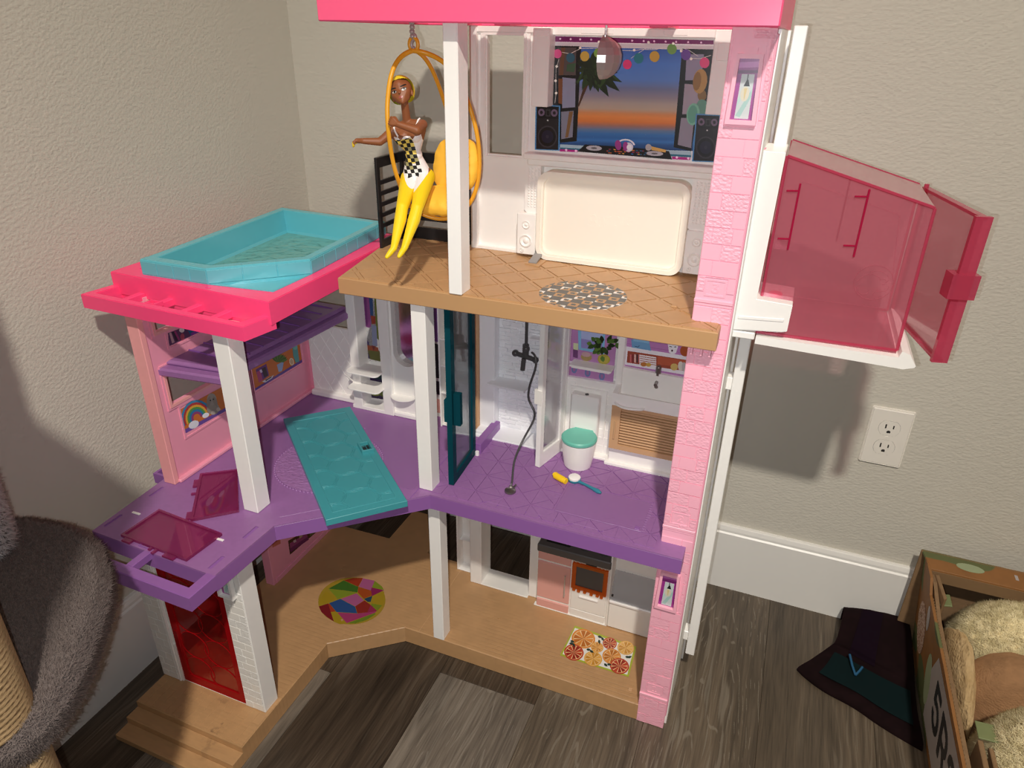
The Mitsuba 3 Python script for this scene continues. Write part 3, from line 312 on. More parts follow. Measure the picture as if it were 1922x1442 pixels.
    'shelf_print': (1, -0.212, 'b47ab2 7544 6292 8615 6294 8637 5588 7578 5594;a068a0 7565 6204 8608 6197 8608 6207 7566 6215;a068a0 7570 6105 8620 6102 8620 6112 7570 6116;a068a0 7574 6006 8632 6006 8632 6016 7575 6017;a068a0 7579 5906 8644 5909 8644 5920 7580 5917;a068a0 7584 5805 8657 5812 8657 5823 7585 5816;a068a0 7589 5703 8669 5714 8669 5725 7589 5714;a068a0 7594 5600 8682 5616 8682 5626 7594 5612;e6e2e8 7605 6060 8626 6063 8644 5732 7620 5732;9a4a38 7651 5985 8615 5995 8628 5799 7653 5774;b45a40 8147 5976 8616 5987 8624 5859 8158 5837;6c9cc4 7688 6198 7984 6199 8031 6053 7717 6058;86b4d4 7723 6215 7983 6212 7991 6175 7727 6172;2c4468 7754 6081 7817 6079 7837 6110 7829 6116 7814 6089 7755 6092;e8e4e0 7813 6315 7883 6316 7893 6212 7823 6210;e8e6ea 8273 6256 8457 6260 8429 6085 8371 6049 8316 6082;30303a 8310 6177 8349 6172 8351 6184 8311 6190;30303a 8391 6175 8422 6189 8418 6200 8387 6186;3a2030 8377 6119 8376 6110 8373 6103 8368 6099 8362 6098 8357 6100 8352 6106 8350 6114 8350 6122 8353 6130 8358 6134 8364 6135 8370 6133 8374 6127;a4502c 8646 6162 8643 6120 8625 6082 8596 6058 8561 6052 8527 6065 8500 6094 8487 6134 8490 6177 8508 6214 8538 6238 8573 6244 8606 6231 8632 6202;c86a70 7692 5931 7717 5931 7731 5784 7706 5784;7a3038 7728 5938 7753 5938 7767 5791 7742 5790;e0c0b8 7764 5944 7789 5944 7803 5797 7778 5797;4a3a40 7800 5951 7825 5951 7839 5804 7815 5804;d88a90 7836 5957 7860 5957 7875 5811 7851 5810;e9e2e2 7849 5955 8125 5957 8128 5932 7851 5929;e9e2e2 7852 5919 8129 5921 8132 5895 7855 5893;e9e2e2 7856 5882 8133 5885 8136 5859 7858 5856;e9e2e2 7859 5845 8137 5848 8140 5822 7862 5819;e9e2e2 7863 5808 8141 5812 8144 5786 7866 5782;b8743c 7987 5805 7984 5787 7971 5771 7951 5759 7928 5755 7906 5759 7890 5770 7884 5786 7887 5804 7900 5820 7920 5831 7943 5835 7964 5832 7980 5821;c8a04c 8059 5810 8056 5794 8045 5779 8029 5769 8009 5766 7991 5769 7978 5779 7972 5793 7975 5809 7986 5823 8002 5833 8022 5837 8040 5833 8053 5824;cdb06a 8487 5850 8484 5822 8471 5796 8450 5780 8424 5775 8399 5783 8380 5802 8371 5829 8374 5858 8387 5883 8409 5899 8435 5904 8459 5896 8478 5877;d8d2c8 8571 5881 8571 5844 8563 5812 8548 5792 8530 5789 8511 5802 8496 5830 8487 5866 8487 5903 8495 5935 8510 5954 8528 5958 8547 5944 8562 5917;b8b4b0 8616 5879 8617 5843 8611 5814 8599 5795 8584 5793 8568 5806 8555 5832 8547 5866 8547 5902 8553 5931 8564 5949 8580 5952 8595 5939 8608 5913'),
    'food_print': (1, -0.222, 'c8c4c8 7767 1773 8636 1788 8658 1493 7794 1447;3c1a2c 8129 1672 8124 1628 8100 1586 8063 1555 8020 1540 7980 1545 7950 1569 7937 1607 7943 1652 7967 1693 8004 1724 8046 1739 8087 1733 8116 1710;4a2038 8239 1668 8235 1624 8214 1583 8182 1554 8144 1541 8108 1547 8081 1572 8069 1610 8074 1654 8095 1695 8127 1724 8165 1737 8200 1730 8227 1705;8a2a2c 8329 1657 8326 1617 8308 1580 8279 1553 8245 1541 8213 1548 8188 1570 8177 1605 8181 1645 8200 1682 8229 1709 8262 1720 8294 1714 8318 1691;5a4038 8435 1665 8432 1628 8418 1594 8394 1570 8366 1560 8339 1567 8319 1589 8309 1622 8312 1659 8327 1693 8350 1717 8378 1726 8405 1719 8425 1698;2c2a44 8031 1667 8030 1618 8018 1576 7999 1547 7975 1539 7951 1553 7933 1586 7924 1631 7925 1679 7937 1722 7956 1750 7980 1758 8003 1744 8021 1712;6a6a44 7998 1544 7994 1521 7981 1499 7960 1482 7936 1474 7913 1476 7897 1488 7890 1508 7893 1531 7907 1553 7928 1569 7952 1578 7974 1575 7991 1564;7a6a24 8432 1692 8624 1702 8639 1528 8450 1518;a08a30 8448 1642 8619 1651 8623 1619 8451 1610'),
    'fruit_mat': (2, 0.0378, 'a9b23c 7278 -2791 8506 -2851 8527 -3594 7239 -3597;eae6de 7299 -2846 8469 -2902 8493 -3554 7274 -3553;d8883a 7747 -3020 7745 -3096 7722 -3166 7680 -3224 7623 -3265 7557 -3284 7488 -3281 7423 -3255 7367 -3209 7326 -3146 7304 -3073 7304 -2996 7326 -2924 7368 -2864 7426 -2821 7494 -2801 7566 -2805 7632 -2833 7688 -2882 7728 -2947;ecc48c 7717 -3024 7713 -3096 7688 -3162 7644 -3213 7585 -3245 7520 -3252 7455 -3236 7399 -3196 7357 -3139 7335 -3069 7337 -2996 7361 -2929 7406 -2876 7466 -2843 7533 -2835 7599 -2853 7656 -2895 7697 -2954;d8883a 7526 -3047 7701 -2989 7706 -3038 7700 -3087;b86a26 7526 -3047 7692 -3114 7671 -3157 7641 -3194;b86a26 7526 -3047 7621 -3212 7582 -3234 7539 -3246;d8883a 7526 -3047 7515 -3247 7472 -3240 7432 -3222;b86a26 7526 -3047 7412 -3207 7382 -3173 7360 -3131;b86a26 7526 -3047 7352 -3104 7345 -3056 7350 -3006;d8883a 7526 -3047 7358 -2978 7379 -2933 7409 -2895;b86a26 7526 -3047 7429 -2877 7469 -2854 7513 -2842;b86a26 7526 -3047 7539 -2841 7582 -2849 7622 -2868;d8883a 7526 -3047 7643 -2884 7673 -2919 7694 -2962;b8442c 7637 -3411 7635 -3471 7617 -3526 7583 -3573 7537 -3605 7484 -3621 7428 -3619 7374 -3599 7329 -3563 7295 -3513 7278 -3456 7278 -3395 7296 -3339 7329 -3291 7376 -3257 7431 -3240 7489 -3243 7543 -3265 7588 -3303 7621 -3353;ecc48c 7612 -3414 7610 -3471 7589 -3523 7554 -3564 7506 -3589 7453 -3596 7401 -3583 7355 -3553 7321 -3507 7303 -3453 7304 -3395 7324 -3342 7360 -3300 7408 -3274 7462 -3267 7516 -3281 7562 -3313 7595 -3359;b8442c 7458 -3433 7599 -3386 7603 -3425 7599 -3464;942e20 7458 -3433 7593 -3485 7576 -3520 7552 -3549;942e20 7458 -3433 7535 -3563 7504 -3581 7469 -3591;b8442c 7458 -3433 7449 -3592 7414 -3587 7382 -3573;942e20 7458 -3433 7365 -3561 7341 -3534 7323 -3501;942e20 7458 -3433 7316 -3480 7311 -3442 7315 -3403;b8442c 7458 -3433 7321 -3381 7338 -3345 7362 -3315;942e20 7458 -3433 7379 -3301 7411 -3282 7446 -3273;942e20 7458 -3433 7467 -3271 7502 -3277 7535 -3292;b8442c 7458 -3433 7551 -3305 7576 -3332 7593 -3365;e0a04a 7941 -3135 7939 -3175 7926 -3212 7904 -3243 7873 -3265 7838 -3275 7801 -3274 7767 -3260 7738 -3235 7717 -3202 7706 -3163 7707 -3123 7720 -3085 7743 -3053 7774 -3031 7809 -3020 7847 -3022 7881 -3037 7911 -3062 7931 -3096;ecc48c 7924 -3137 7922 -3175 7908 -3210 7884 -3237 7853 -3254 7818 -3258 7784 -3249 7755 -3228 7733 -3198 7723 -3161 7724 -3123 7738 -3087 7762 -3059 7794 -3042 7829 -3038 7864 -3047 7893 -3069 7914 -3100;e0a04a 7824 -3149 7916 -3118 7919 -3144 7915 -3170;c4822f 7824 -3149 7911 -3184 7899 -3207 7883 -3227;c4822f 7824 -3149 7872 -3236 7851 -3248 7829 -3255;e0a04a 7824 -3149 7815 -3255 7793 -3252 7772 -3242;c4822f 7824 -3149 7762 -3234 7746 -3216 7735 -3194;c4822f 7824 -3149 7731 -3180 7728 -3154 7731 -3128;e0a04a 7824 -3149 7736 -3113 7747 -3090 7764 -3070;c4822f 7824 -3149 7774 -3060 7796 -3048 7819 -3042;c4822f 7824 -3149 7832 -3041 7855 -3045 7876 -3055;e0a04a 7824 -3149 7886 -3063 7902 -3082 7913 -3104;b8442c 8149 -2954 8146 -2999 8132 -3041 8106 -3076 8072 -3100 8033 -3112 7992 -3110 7954 -3094 7922 -3066 7899 -3028 7888 -2985 7890 -2939 7904 -2897 7930 -2861 7965 -2836 8005 -2824 8046 -2827 8084 -2843 8116 -2872 8138 -2910;ecc48c 8131 -2956 8128 -2999 8112 -3038 8085 -3069 8050 -3088 8011 -3092 7974 -3082 7941 -3058 7918 -3024 7907 -2982 7909 -2939 7925 -2899 7952 -2868 7987 -2849 8026 -2844 8065 -2855 8097 -2879 8120 -2914;b8442c 8019 -2969 8122 -2935 8124 -2964 8120 -2993;942e20 8019 -2969 8115 -3009 8102 -3036 8084 -3058;942e20 8019 -2969 8072 -3068 8048 -3081 8023 -3088;b8442c 8019 -2969 8008 -3089 7983 -3085 7960 -3074;942e20 8019 -2969 7949 -3065 7932 -3044 7920 -3019;942e20 8019 -2969 7915 -3003 7913 -2974 7917 -2945;b8442c 8019 -2969 7922 -2929 7935 -2902 7953 -2879;942e20 8019 -2969 7965 -2869 7989 -2855 8015 -2848;942e20 8019 -2969 8030 -2848 8055 -2852 8078 -2864;b8442c 8019 -2969 8090 -2873 8106 -2894 8118 -2919;e2ae5c 8477 -2944 8474 -2997 8455 -3046 8424 -3088 8384 -3116 8337 -3130 8290 -3128 8245 -3109 8208 -3076 8183 -3032 8170 -2980 8173 -2926 8191 -2875 8222 -2833 8264 -2803 8311 -2789 8360 -2792 8405 -2812 8441 -2846 8466 -2892;ecc48c 8456 -2946 8452 -2997 8432 -3043 8400 -3080 8358 -3102 8313 -3107 8269 -3096 8231 -3067 8204 -3026 8192 -2977 8196 -2926 8215 -2879 8248 -2841 8290 -2819 8336 -2813 8381 -2826 8419 -2855 8445 -2897;e2ae5c 8324 -2962 8447 -2921 8448 -2956 8443 -2990;c88e3a 8324 -2962 8437 -3009 8420 -3040 8399 -3067;c88e3a 8324 -2962 8384 -3079 8356 -3095 8326 -3103;e2ae5c 8324 -2962 8309 -3104 8280 -3099 8253 -3085;c88e3a 8324 -2962 8240 -3075 8220 -3050 8207 -3021;c88e3a 8324 -2962 8202 -3002 8200 -2968 8205 -2933;e2ae5c 8324 -2962 8211 -2913 8227 -2882 8249 -2855;c88e3a 8324 -2962 8264 -2842 8292 -2826 8322 -2818;c88e3a 8324 -2962 8340 -2817 8370 -2823 8396 -2836;e2ae5c 8324 -2962 8410 -2848 8429 -2872 8442 -2902;e0a850 7993 -3423 7991 -3478 7973 -3529 7941 -3572 7898 -3602 7849 -3617 7798 -3615 7750 -3596 7709 -3563 7680 -3517 7665 -3464 7666 -3409 7684 -3357 7716 -3313 7759 -3281 7809 -3266 7862 -3269 7911 -3289 7951 -3324 7980 -3370;ecc48c 7970 -3426 7967 -3478 7948 -3526 7914 -3564 7870 -3588 7822 -3594 7774 -3582 7733 -3554 7703 -3512 7688 -3461 7690 -3409 7709 -3360 7743 -3321 7788 -3297 7837 -3291 7886 -3303 7927 -3333 7957 -3375;e0a850 7830 -3444 7959 -3401 7963 -3436 7958 -3472;c48a34 7830 -3444 7952 -3491 7935 -3523 7913 -3551;c48a34 7830 -3444 7897 -3563 7868 -3580 7836 -3589;e0a850 7830 -3444 7818 -3590 7786 -3585 7757 -3572;c48a34 7830 -3444 7742 -3561 7721 -3536 7705 -3506;c48a34 7830 -3444 7699 -3487 7696 -3452 7700 -3416;e0a850 7830 -3444 7706 -3395 7722 -3363 7745 -3335;c48a34 7830 -3444 7760 -3322 7790 -3305 7823 -3296;c48a34 7830 -3444 7841 -3295 7873 -3300 7903 -3314;e0a850 7830 -3444 7918 -3325 7939 -3351 7954 -3381;d88c40 8299 -3240 8296 -3298 8276 -3351 8243 -3395 8199 -3426 8148 -3441 8096 -3439 8047 -3420 8006 -3384 7977 -3337 7963 -3282 7965 -3224 7984 -3170 8018 -3124 8063 -3092 8115 -3076 8168 -3079 8218 -3100 8258 -3136 8286 -3185;ecc48c 8276 -3243 8272 -3298 8251 -3348 8215 -3387 8170 -3411 8121 -3417 8072 -3405 8030 -3375 8001 -3331 7986 -3279 7990 -3224 8010 -3173 8046 -3133 8092 -3108 8143 -3102 8192 -3115 8234 -3146 8263 -3191;d88c40 8131 -3261 8265 -3217 8268 -3254 8262 -3291;b46c28 8131 -3261 8255 -3311 8238 -3344 8214 -3373;b46c28 8131 -3261 8198 -3386 8168 -3403 8136 -3412;d88c40 8131 -3261 8117 -3413 8085 -3408 8055 -3394;b46c28 8131 -3261 8040 -3383 8018 -3357 8003 -3325;b46c28 8131 -3261 7998 -3305 7995 -3269 8000 -3231;d88c40 8131 -3261 8006 -3210 8023 -3176 8047 -3147;b46c28 8131 -3261 8063 -3134 8094 -3116 8127 -3107;b46c28 8131 -3261 8147 -3106 8179 -3112 8209 -3126;d88c40 8131 -3261 8224 -3138 8245 -3164 8260 -3197;b8442c 8487 -3403 8483 -3460 8463 -3514 8428 -3558 8384 -3589 8333 -3605 8281 -3603 8232 -3583 8191 -3548 8162 -3501 8149 -3446 8152 -3388 8172 -3334 8206 -3288 8251 -3256 8304 -3240 8357 -3243 8407 -3263 8447 -3300 8475 -3348;ecc48c 8464 -3406 8459 -3461 8437 -3511 8401 -3550 8356 -3574 8306 -3581 8257 -3568 8216 -3539 8186 -3495 8173 -3443 8177 -3388 8198 -3337 8234 -3297 8280 -3272 8332 -3266 8381 -3279 8422 -3309 8451 -3354;b8442c 8319 -3425 8453 -3380 8455 -3417 8449 -3454;942e20 8319 -3425 8442 -3474 8424 -3507 8400 -3536;942e20 8319 -3425 8384 -3549 8354 -3566 8321 -3575;b8442c 8319 -3425 8302 -3577 8270 -3572 8240 -3558;942e20 8319 -3425 8225 -3546 8204 -3521 8189 -3489;942e20 8319 -3425 8184 -3470 8181 -3433 8187 -3395;b8442c 8319 -3425 8193 -3374 8211 -3340 8235 -3311;942e20 8319 -3425 8251 -3298 8283 -3280 8316 -3271;942e20 8319 -3425 8336 -3270 8368 -3275 8398 -3290;b8442c 8319 -3425 8413 -3301 8434 -3328 8448 -3360;22382e 7762 -2887 7793 -2918 7823 -2913 7849 -2893 7823 -2870 7792 -2860;22382e 7831 -2889 7846 -2935 7875 -2952 7905 -2952 7891 -2915 7867 -2887;22382e 7805 -2961 7802 -3010 7822 -3042 7849 -3062 7850 -3022 7839 -2984;22382e 7312 -3196 7344 -3226 7374 -3221 7399 -3202 7372 -3179 7342 -3170;22382e 7369 -3233 7380 -3280 7407 -3301 7437 -3308 7427 -3270 7406 -3239;22382e 7651 -3280 7684 -3302 7712 -3291 7734 -3266 7706 -3249 7676 -3248;22382e 7718 -3282 7743 -3317 7773 -3319 7801 -3306 7778 -3278 7750 -3263;22382e 8364 -3173 8395 -3195 8423 -3184 8445 -3159 8419 -3143 8390 -3141;22382e 8409 -3183 8445 -3182 8464 -3153 8474 -3117 8445 -3120 8420 -3138;22382e 8044 -3477 8063 -3516 8092 -3524 8120 -3517 8103 -3487 8078 -3467;22382e 8095 -3469 8127 -3491 8154 -3480 8176 -3456 8149 -3440 8120 -3438;22382e 7313 -3271 7350 -3286 7375 -3268 7393 -3238 7363 -3228 7333 -3233'),
    'mosaic_rug': (2, 0.0378, 'a88c2c 3539 -3583 3588 -3673 3621 -3768 3636 -3864 3635 -3960 3617 -4053 3584 -4140 3535 -4221 3473 -4294 3398 -4356 3313 -4408 3219 -4446 3119 -4472 3014 -4483 2907 -4481 2801 -4464 2697 -4433 2598 -4389 2506 -4332 2424 -4263 2353 -4184 2296 -4097 2255 -4004 2230 -3906 2223 -3807 2234 -3708 2263 -3613 2310 -3524 2373 -3443 2452 -3374 2543 -3317 2644 -3275 2754 -3249 2867 -3238 2983 -3245 3096 -3267 3205 -3306 3306 -3358 3396 -3423 3475 -3498;7d1f25 2428 -4266 2550 -4129 2932 -4489 2735 -4440 2563 -4371;a83c22 2550 -4129 2589 -4126 2809 -4249 2731 -4301;a88c22 2731 -4301 2813 -4254 3177 -4449 3082 -4501 2936 -4494;2b4f86 2564 -4112 2700 -3926 3093 -3995 3228 -4132 2835 -4258;a83c6c 2858 -4261 3235 -4136 3548 -3941 3538 -3990 3183 -4428;6f8226 3202 -4426 3541 -3995 3573 -4014 3494 -4211 3347 -4372;8f2a22 3090 -3983 3170 -3777 3350 -3835 3403 -4034 3232 -4131;962c50 3350 -3835 3561 -3929 3398 -4042;ae5a88 2712 -3921 2912 -3667 3162 -3780 3089 -3989;83922a 2317 -3778 2646 -3696 2910 -3648 2650 -3954 2574 -3904;a88c22 2304 -3853 2574 -3904 2633 -3961 2412 -4239 2340 -4137;3f6a24 2313 -3773 2460 -3449 2843 -3495 2915 -3639 2642 -3691;a0381e 2464 -3440 2605 -3309 2788 -3232 2840 -3489;ae5a88 2792 -3238 3056 -3207 3145 -3487 2848 -3486;83922a 3060 -3212 3278 -3292 3373 -3364 3114 -3403;8c2456 3105 -3406 3380 -3375 3243 -3611 3202 -3629;a84c1e 2843 -3495 3145 -3487 3236 -3601 3127 -3741 2923 -3635;24425f 3138 -3743 3247 -3610 3304 -3761 3247 -3785;a88c22 3254 -3613 3400 -3408 3536 -3610 3568 -3757 3355 -3793;7d8a26 3355 -3793 3568 -3757 3555 -3919 3365 -3842'),
    'rainbow_print': (0, 0.1135, 'c06a2c -5367 5094 -4349 5068 -4290 4605 -5357 4648;6a4a94 -5353 4722 -4285 4656 -4285 4597 -5357 4648;3f7fa8 -5374 4777 -5385 4890 -5361 4991 -5304 5070 -5221 5118 -5121 5129 -5013 5102 -4910 5039 -4823 4945 -4764 4832 -4740 4712 -4783 4722 -4804 4826 -4855 4925 -4930 5007 -5020 5063 -5115 5087 -5203 5077 -5275 5035 -5325 4966 -5346 4877 -5336 4778;a83434 -5336 4778 -5346 4877 -5325 4966 -5275 5035 -5203 5077 -5115 5087 -5020 5063 -4930 5007 -4855 4925 -4804 4826 -4783 4722 -4826 4732 -4843 4821 -4887 4905 -4951 4975 -5028 5023 -5108 5044 -5184 5036 -5246 5000 -5289 4941 -5307 4865 -5298 4780;d09a34 -5298 4780 -5307 4865 -5289 4941 -5246 5000 -5184 5036 -5108 5044 -5028 5023 -4951 4975 -4887 4905 -4843 4821 -4826 4732 -4869 4742 -4883 4816 -4918 4885 -4971 4944 -5035 4984 -5102 5001 -5165 4995 -5217 4965 -5252 4916 -5267 4852 -5260 4782;4f8a44 -5260 4782 -5267 4852 -5252 4916 -5217 4965 -5165 4995 -5102 5001 -5035 4984 -4971 4944 -4918 4885 -4883 4816 -4869 4742 -4911 4752 -4922 4810 -4950 4866 -4992 4912 -5042 4944 -5096 4958 -5146 4953 -5187 4930 -5216 4890 -5227 4840 -5222 4783;2f6f9c -5222 4783 -5227 4840 -5216 4890 -5187 4930 -5146 4953 -5096 4958 -5042 4944 -4992 4912 -4950 4866 -4922 4810 -4911 4752 -4953 4762 -4961 4805 -4982 4846 -5012 4880 -5050 4904 -5090 4915 -5127 4911 -5158 4894 -5179 4865 -5187 4827 -5183 4785;8a3a6c -5183 4785 -5187 4827 -5179 4865 -5158 4894 -5127 4911 -5090 4915 -5050 4904 -5012 4880 -4982 4846 -4961 4805 -4953 4762 -4994 4772 -5000 4800 -5013 4826 -5033 4849 -5057 4864 -5083 4871 -5108 4869 -5128 4858 -5141 4839 -5147 4814 -5144 4787;d8d8e0 -5057 4709 -5058 4677 -5079 4651 -5118 4638 -5166 4640 -5214 4656 -5251 4682 -5271 4714 -5271 4746 -5249 4771 -5211 4784 -5164 4783 -5116 4768 -5078 4741;e0e0e8 -4808 4737 -4811 4717 -4828 4703 -4856 4697 -4890 4701 -4923 4713 -4948 4732 -4960 4754 -4958 4774 -4941 4788 -4913 4794 -4879 4791 -4846 4778 -4821 4759;8f8478 -4567 4716 -4592 4676 -4639 4658 -4699 4665 -4759 4695 -4808 4743 -4836 4798 -4838 4851 -4814 4890 -4768 4908 -4709 4903 -4649 4873 -4599 4826 -4570 4770;988c80 -4592 4910 -4613 4869 -4650 4846 -4696 4845 -4741 4867 -4776 4907 -4795 4957 -4794 5008 -4773 5048 -4737 5072 -4692 5073 -4647 5052 -4611 5012 -4591 4961;8a7c70 -4652 5003 -4686 4929 -4660 4844 -4611 4765 -4586 4830 -4589 4912;8a7c70 -4722 5037 -4801 4999 -4824 4925 -4819 4845 -4756 4880 -4711 4940;2a2420 -4709 4946 -4721 4939 -4737 4947 -4743 4963 -4732 4971 -4715 4962;2a2420 -4643 4935 -4654 4927 -4671 4935 -4677 4951 -4666 4959 -4649 4951;b0a498 -4671 4684 -4679 4673 -4696 4668 -4718 4672 -4741 4684 -4760 4700 -4771 4719 -4772 4735 -4764 4747 -4747 4751 -4726 4747 -4703 4736 -4684 4719 -4673 4701;b0a498 -4547 4693 -4555 4681 -4570 4676 -4590 4679 -4611 4689 -4628 4704 -4638 4722 -4639 4739 -4631 4751 -4616 4756 -4596 4753 -4575 4743 -4558 4727 -4548 4709'),
    'book_print': (0, 0.1135, '5c3a5a -5279 6397 -4452 6350 -4491 6188 -5311 6190;b89098 -5260 6390 -5220 6388 -5193 6212 -5247 6210;3a2a3a -5208 6386 -5168 6382 -5117 6209 -5166 6210;903a6a -5166 6381 -5128 6380 -5084 6210 -5117 6209;a4485c -4987 6223 -4996 6201 -5013 6187 -5031 6182 -5049 6189 -5063 6206 -5069 6229 -5067 6254 -5058 6276 -5042 6290 -5023 6295 -5005 6288 -4991 6271 -4985 6248;d8c8c8 -4963 6328 -4972 6314 -4989 6306 -5012 6306 -5034 6315 -5052 6330 -5063 6348 -5064 6366 -5055 6380 -5038 6388 -5016 6387 -4993 6379 -4975 6364 -4964 6346;2a5a7c -4899 6304 -4729 6299 -4726 6194 -4868 6201;b08a30 -4808 6328 -4665 6322 -4676 6256 -4795 6266;7c3a8a -4859 6239 -4657 6238 -4667 6195 -4843 6187'),
    'plant_shelf_print': (0, 0.1135, 'bc6428 -3704 5110 -2268 5070 -2258 4631 -3696 4642;5a3a86 -3693 4686 -2260 4690 -2258 4631 -3696 4642;5c2a74 -3566 5031 -3274 5024 -3244 4772 -3533 4751;a83c6c -3551 4976 -3447 4970 -3426 4752 -3533 4751;c8b4d0 -3471 4980 -3412 4975 -3393 4907 -3458 4916;2c1a2c -3417 4986 -3310 4980 -3270 4783 -3379 4782;8a9cc0 -2997 4887 -2784 4878 -2877 4702 -2973 4724;c4c0c8 -3456 4736 -3115 4725 -3180 4682 -3374 4679;25202c -3364 4725 -3172 4720 -3203 4703 -3355 4701;33521c -2909 4900 -2954 4979 -3028 5037 -3104 5077 -3065 5012 -3003 4947;4c6e26 -2909 4900 -2932 4978 -2993 5044 -3062 5096 -3040 5031 -2994 4961;33521c -2909 4900 -2908 4973 -2953 5044 -3010 5104 -3007 5042 -2981 4971;4c6e26 -2909 4900 -2885 4963 -2909 5035 -2952 5100 -2969 5045 -2963 4977;33521c -2909 4900 -2863 4950 -2866 5018 -2891 5084 -2926 5039 -2942 4979;4c6e26 -2909 4900 -2843 4934 -2825 4994 -2830 5056 -2883 5025 -2919 4976;33521c -2909 4900 -2828 4915 -2789 4964 -2774 5020 -2841 5004 -2896 4968;4c6e26 -2909 4900 -2817 4896 -2759 4930 -2725 4976 -2802 4976 -2873 4957;33521c -2909 4900 -2812 4877 -2739 4894 -2687 4926 -2770 4943 -2852 4942;4c6e26 -2909 4900 -2812 4859 -2728 4858 -2662 4875 -2746 4908 -2835 4924;d8c4a0 -2501 4753 -2506 4718 -2524 4695 -2551 4687 -2582 4696 -2611 4720 -2632 4755 -2641 4793 -2636 4827 -2618 4851 -2591 4859 -2560 4850 -2531 4826 -2510 4791;b89c7c -2524 4759 -2527 4733 -2539 4715 -2557 4709 -2579 4715 -2598 4733 -2612 4758 -2619 4787 -2615 4813 -2603 4831 -2585 4837 -2564 4831 -2544 4814 -2530 4788;4f8f8c -2493 5046 -2349 5050 -2342 4682 -2461 4701 -2503 4875;6aa8a0 -2344 4997 -2355 4974 -2379 4962 -2409 4962 -2441 4975 -2466 4997 -2482 5025 -2484 5052 -2472 5074 -2449 5087 -2419 5087 -2388 5074 -2362 5052 -2346 5024'),
    'bed_print': (0, 0.1225, '4a2a20 -3522 1080 -2480 800 -2508 644 -3528 720;8a3a6c -3490 988 -2934 849 -2908 667 -3506 764;6a2458 -3501 862 -2923 748 -2896 647 -3506 764;b89aa4 -3380 973 -3297 957 -3283 878 -3364 905;a88a6c -3180 961 -3068 935 -3081 865 -3181 882;5c5a34 -2866 892 -2530 789 -2552 664 -2843 689'),
    'frame_print': (0, 0.1225, '5a2a4c -3978 1580 -3737 1469 -3721 1283 -3988 1342;9ca8bc -3927 1511 -3805 1464 -3801 1353 -3925 1392;c06a5c -3965 1389 -3735 1282 -3742 1178 -3981 1250'),
}

AXIS = {0: np.array([1.0, 0, 0]), 1: np.array([0, -1.0, 0]), 2: np.array([0, 0, 1.0])}
def sticker(key, name, dark=1.0, label=None):
    ax, val, txt = ART[name]
    V, F, C, off = [], [], [], 0
    keep = [i for i in range(3) if i != ax]
    for i, s in enumerate(txt.split(';')):
        f = s.split(); q = np.array(list(map(int, f[1:])), float).reshape(-1, 2) * 1e-4
        pts = np.zeros((len(q), 3)); pts[:, keep] = q; pts[:, ax] = val
        pts += AXIS[ax] * (0.00001 * i)
        t = earcut.triangulate_float64(np.ascontiguousarray(q), np.array([len(q)], np.uint32)).reshape(-1, 3).astype(int)
        if not len(t): continue
        c = np.array(lin(f[0][:6])); cc = np.tile(c, (len(q), 1))
        if len(f[0]) == 12: cc[2:] = lin(f[0][6:])
        nr = np.cross(pts[t[:, 1]] - pts[t[:, 0]], pts[t[:, 2]] - pts[t[:, 0]]) @ AXIS[ax]
        t[nr < 0] = t[nr < 0][:, ::-1]
        V.append(pts); F.append(t + off); C.append(cc * dark); off += len(q)
    m = trimesh.Trimesh(np.vstack(V), np.vstack(F), process=False)
    scene[key] = mikit.ply(m, 'm_print', False, color=np.vstack(C))
    if label: labels[key] = {'label': label}

# ---------------------------------------------------------------- the room
XR, YF, ZC = 4.6, -5.4, 2.44
def peel(p, n, uv):
    a = fbm(p.x * 300, p.y * 300, p.z * 300, 2)
    b = noise(p.x * 140, p.y * 140, p.z * 140)
    return smoothstep(0.34, 0.66, a) * (0.55 + 0.45 * b)
plastic('m_wall', (0.545, 0.515, 0.445), 0.72, 0.3, bump=proc(peel, eps=7e-4), bscale=0.00042)
plastic('m_wallplain', (0.20, 0.185, 0.165), 0.8)
plastic('m_ceiling', (0.46, 0.45, 0.43), 0.85)
plastic('m_trim', (0.74, 0.72, 0.68), 0.35)
struct('wall_back', box(-0.1, XR + 0.1, 0.0, 0.1, 0, ZC, 0), 'm_wall')
struct('wall_left', box(-0.1, 0.0, YF, 0.0, 0, ZC, 0), 'm_wall')
struct('wall_right', box(XR, XR + 0.1, YF, 0.0, 0, ZC, 0), 'm_wallplain')
struct('wall_front', box(-0.1, XR + 0.1, YF - 0.1, YF, 0, ZC, 0), 'm_wallplain')
struct('ceiling', box(-0.1, XR + 0.1, YF - 0.1, 0.1, ZC, ZC + 0.1, 0), 'm_ceiling')
prof = [(0, 0), (0.0145, 0), (0.0145, 0.140), (0.0115, 0.143), (0.0115, 0.148), (0.009, 0.1555), (0.006, 0.157), (0, 0.157)]
struct('baseboard_back', extrude(Polygon([(-d, z) for d, z in prof]), 'x', 0.0, XR), 'm_trim')
struct('baseboard_left', extrude(Polygon([(d, z) for d, z in prof]), 'y', YF, 0.0), 'm_trim')

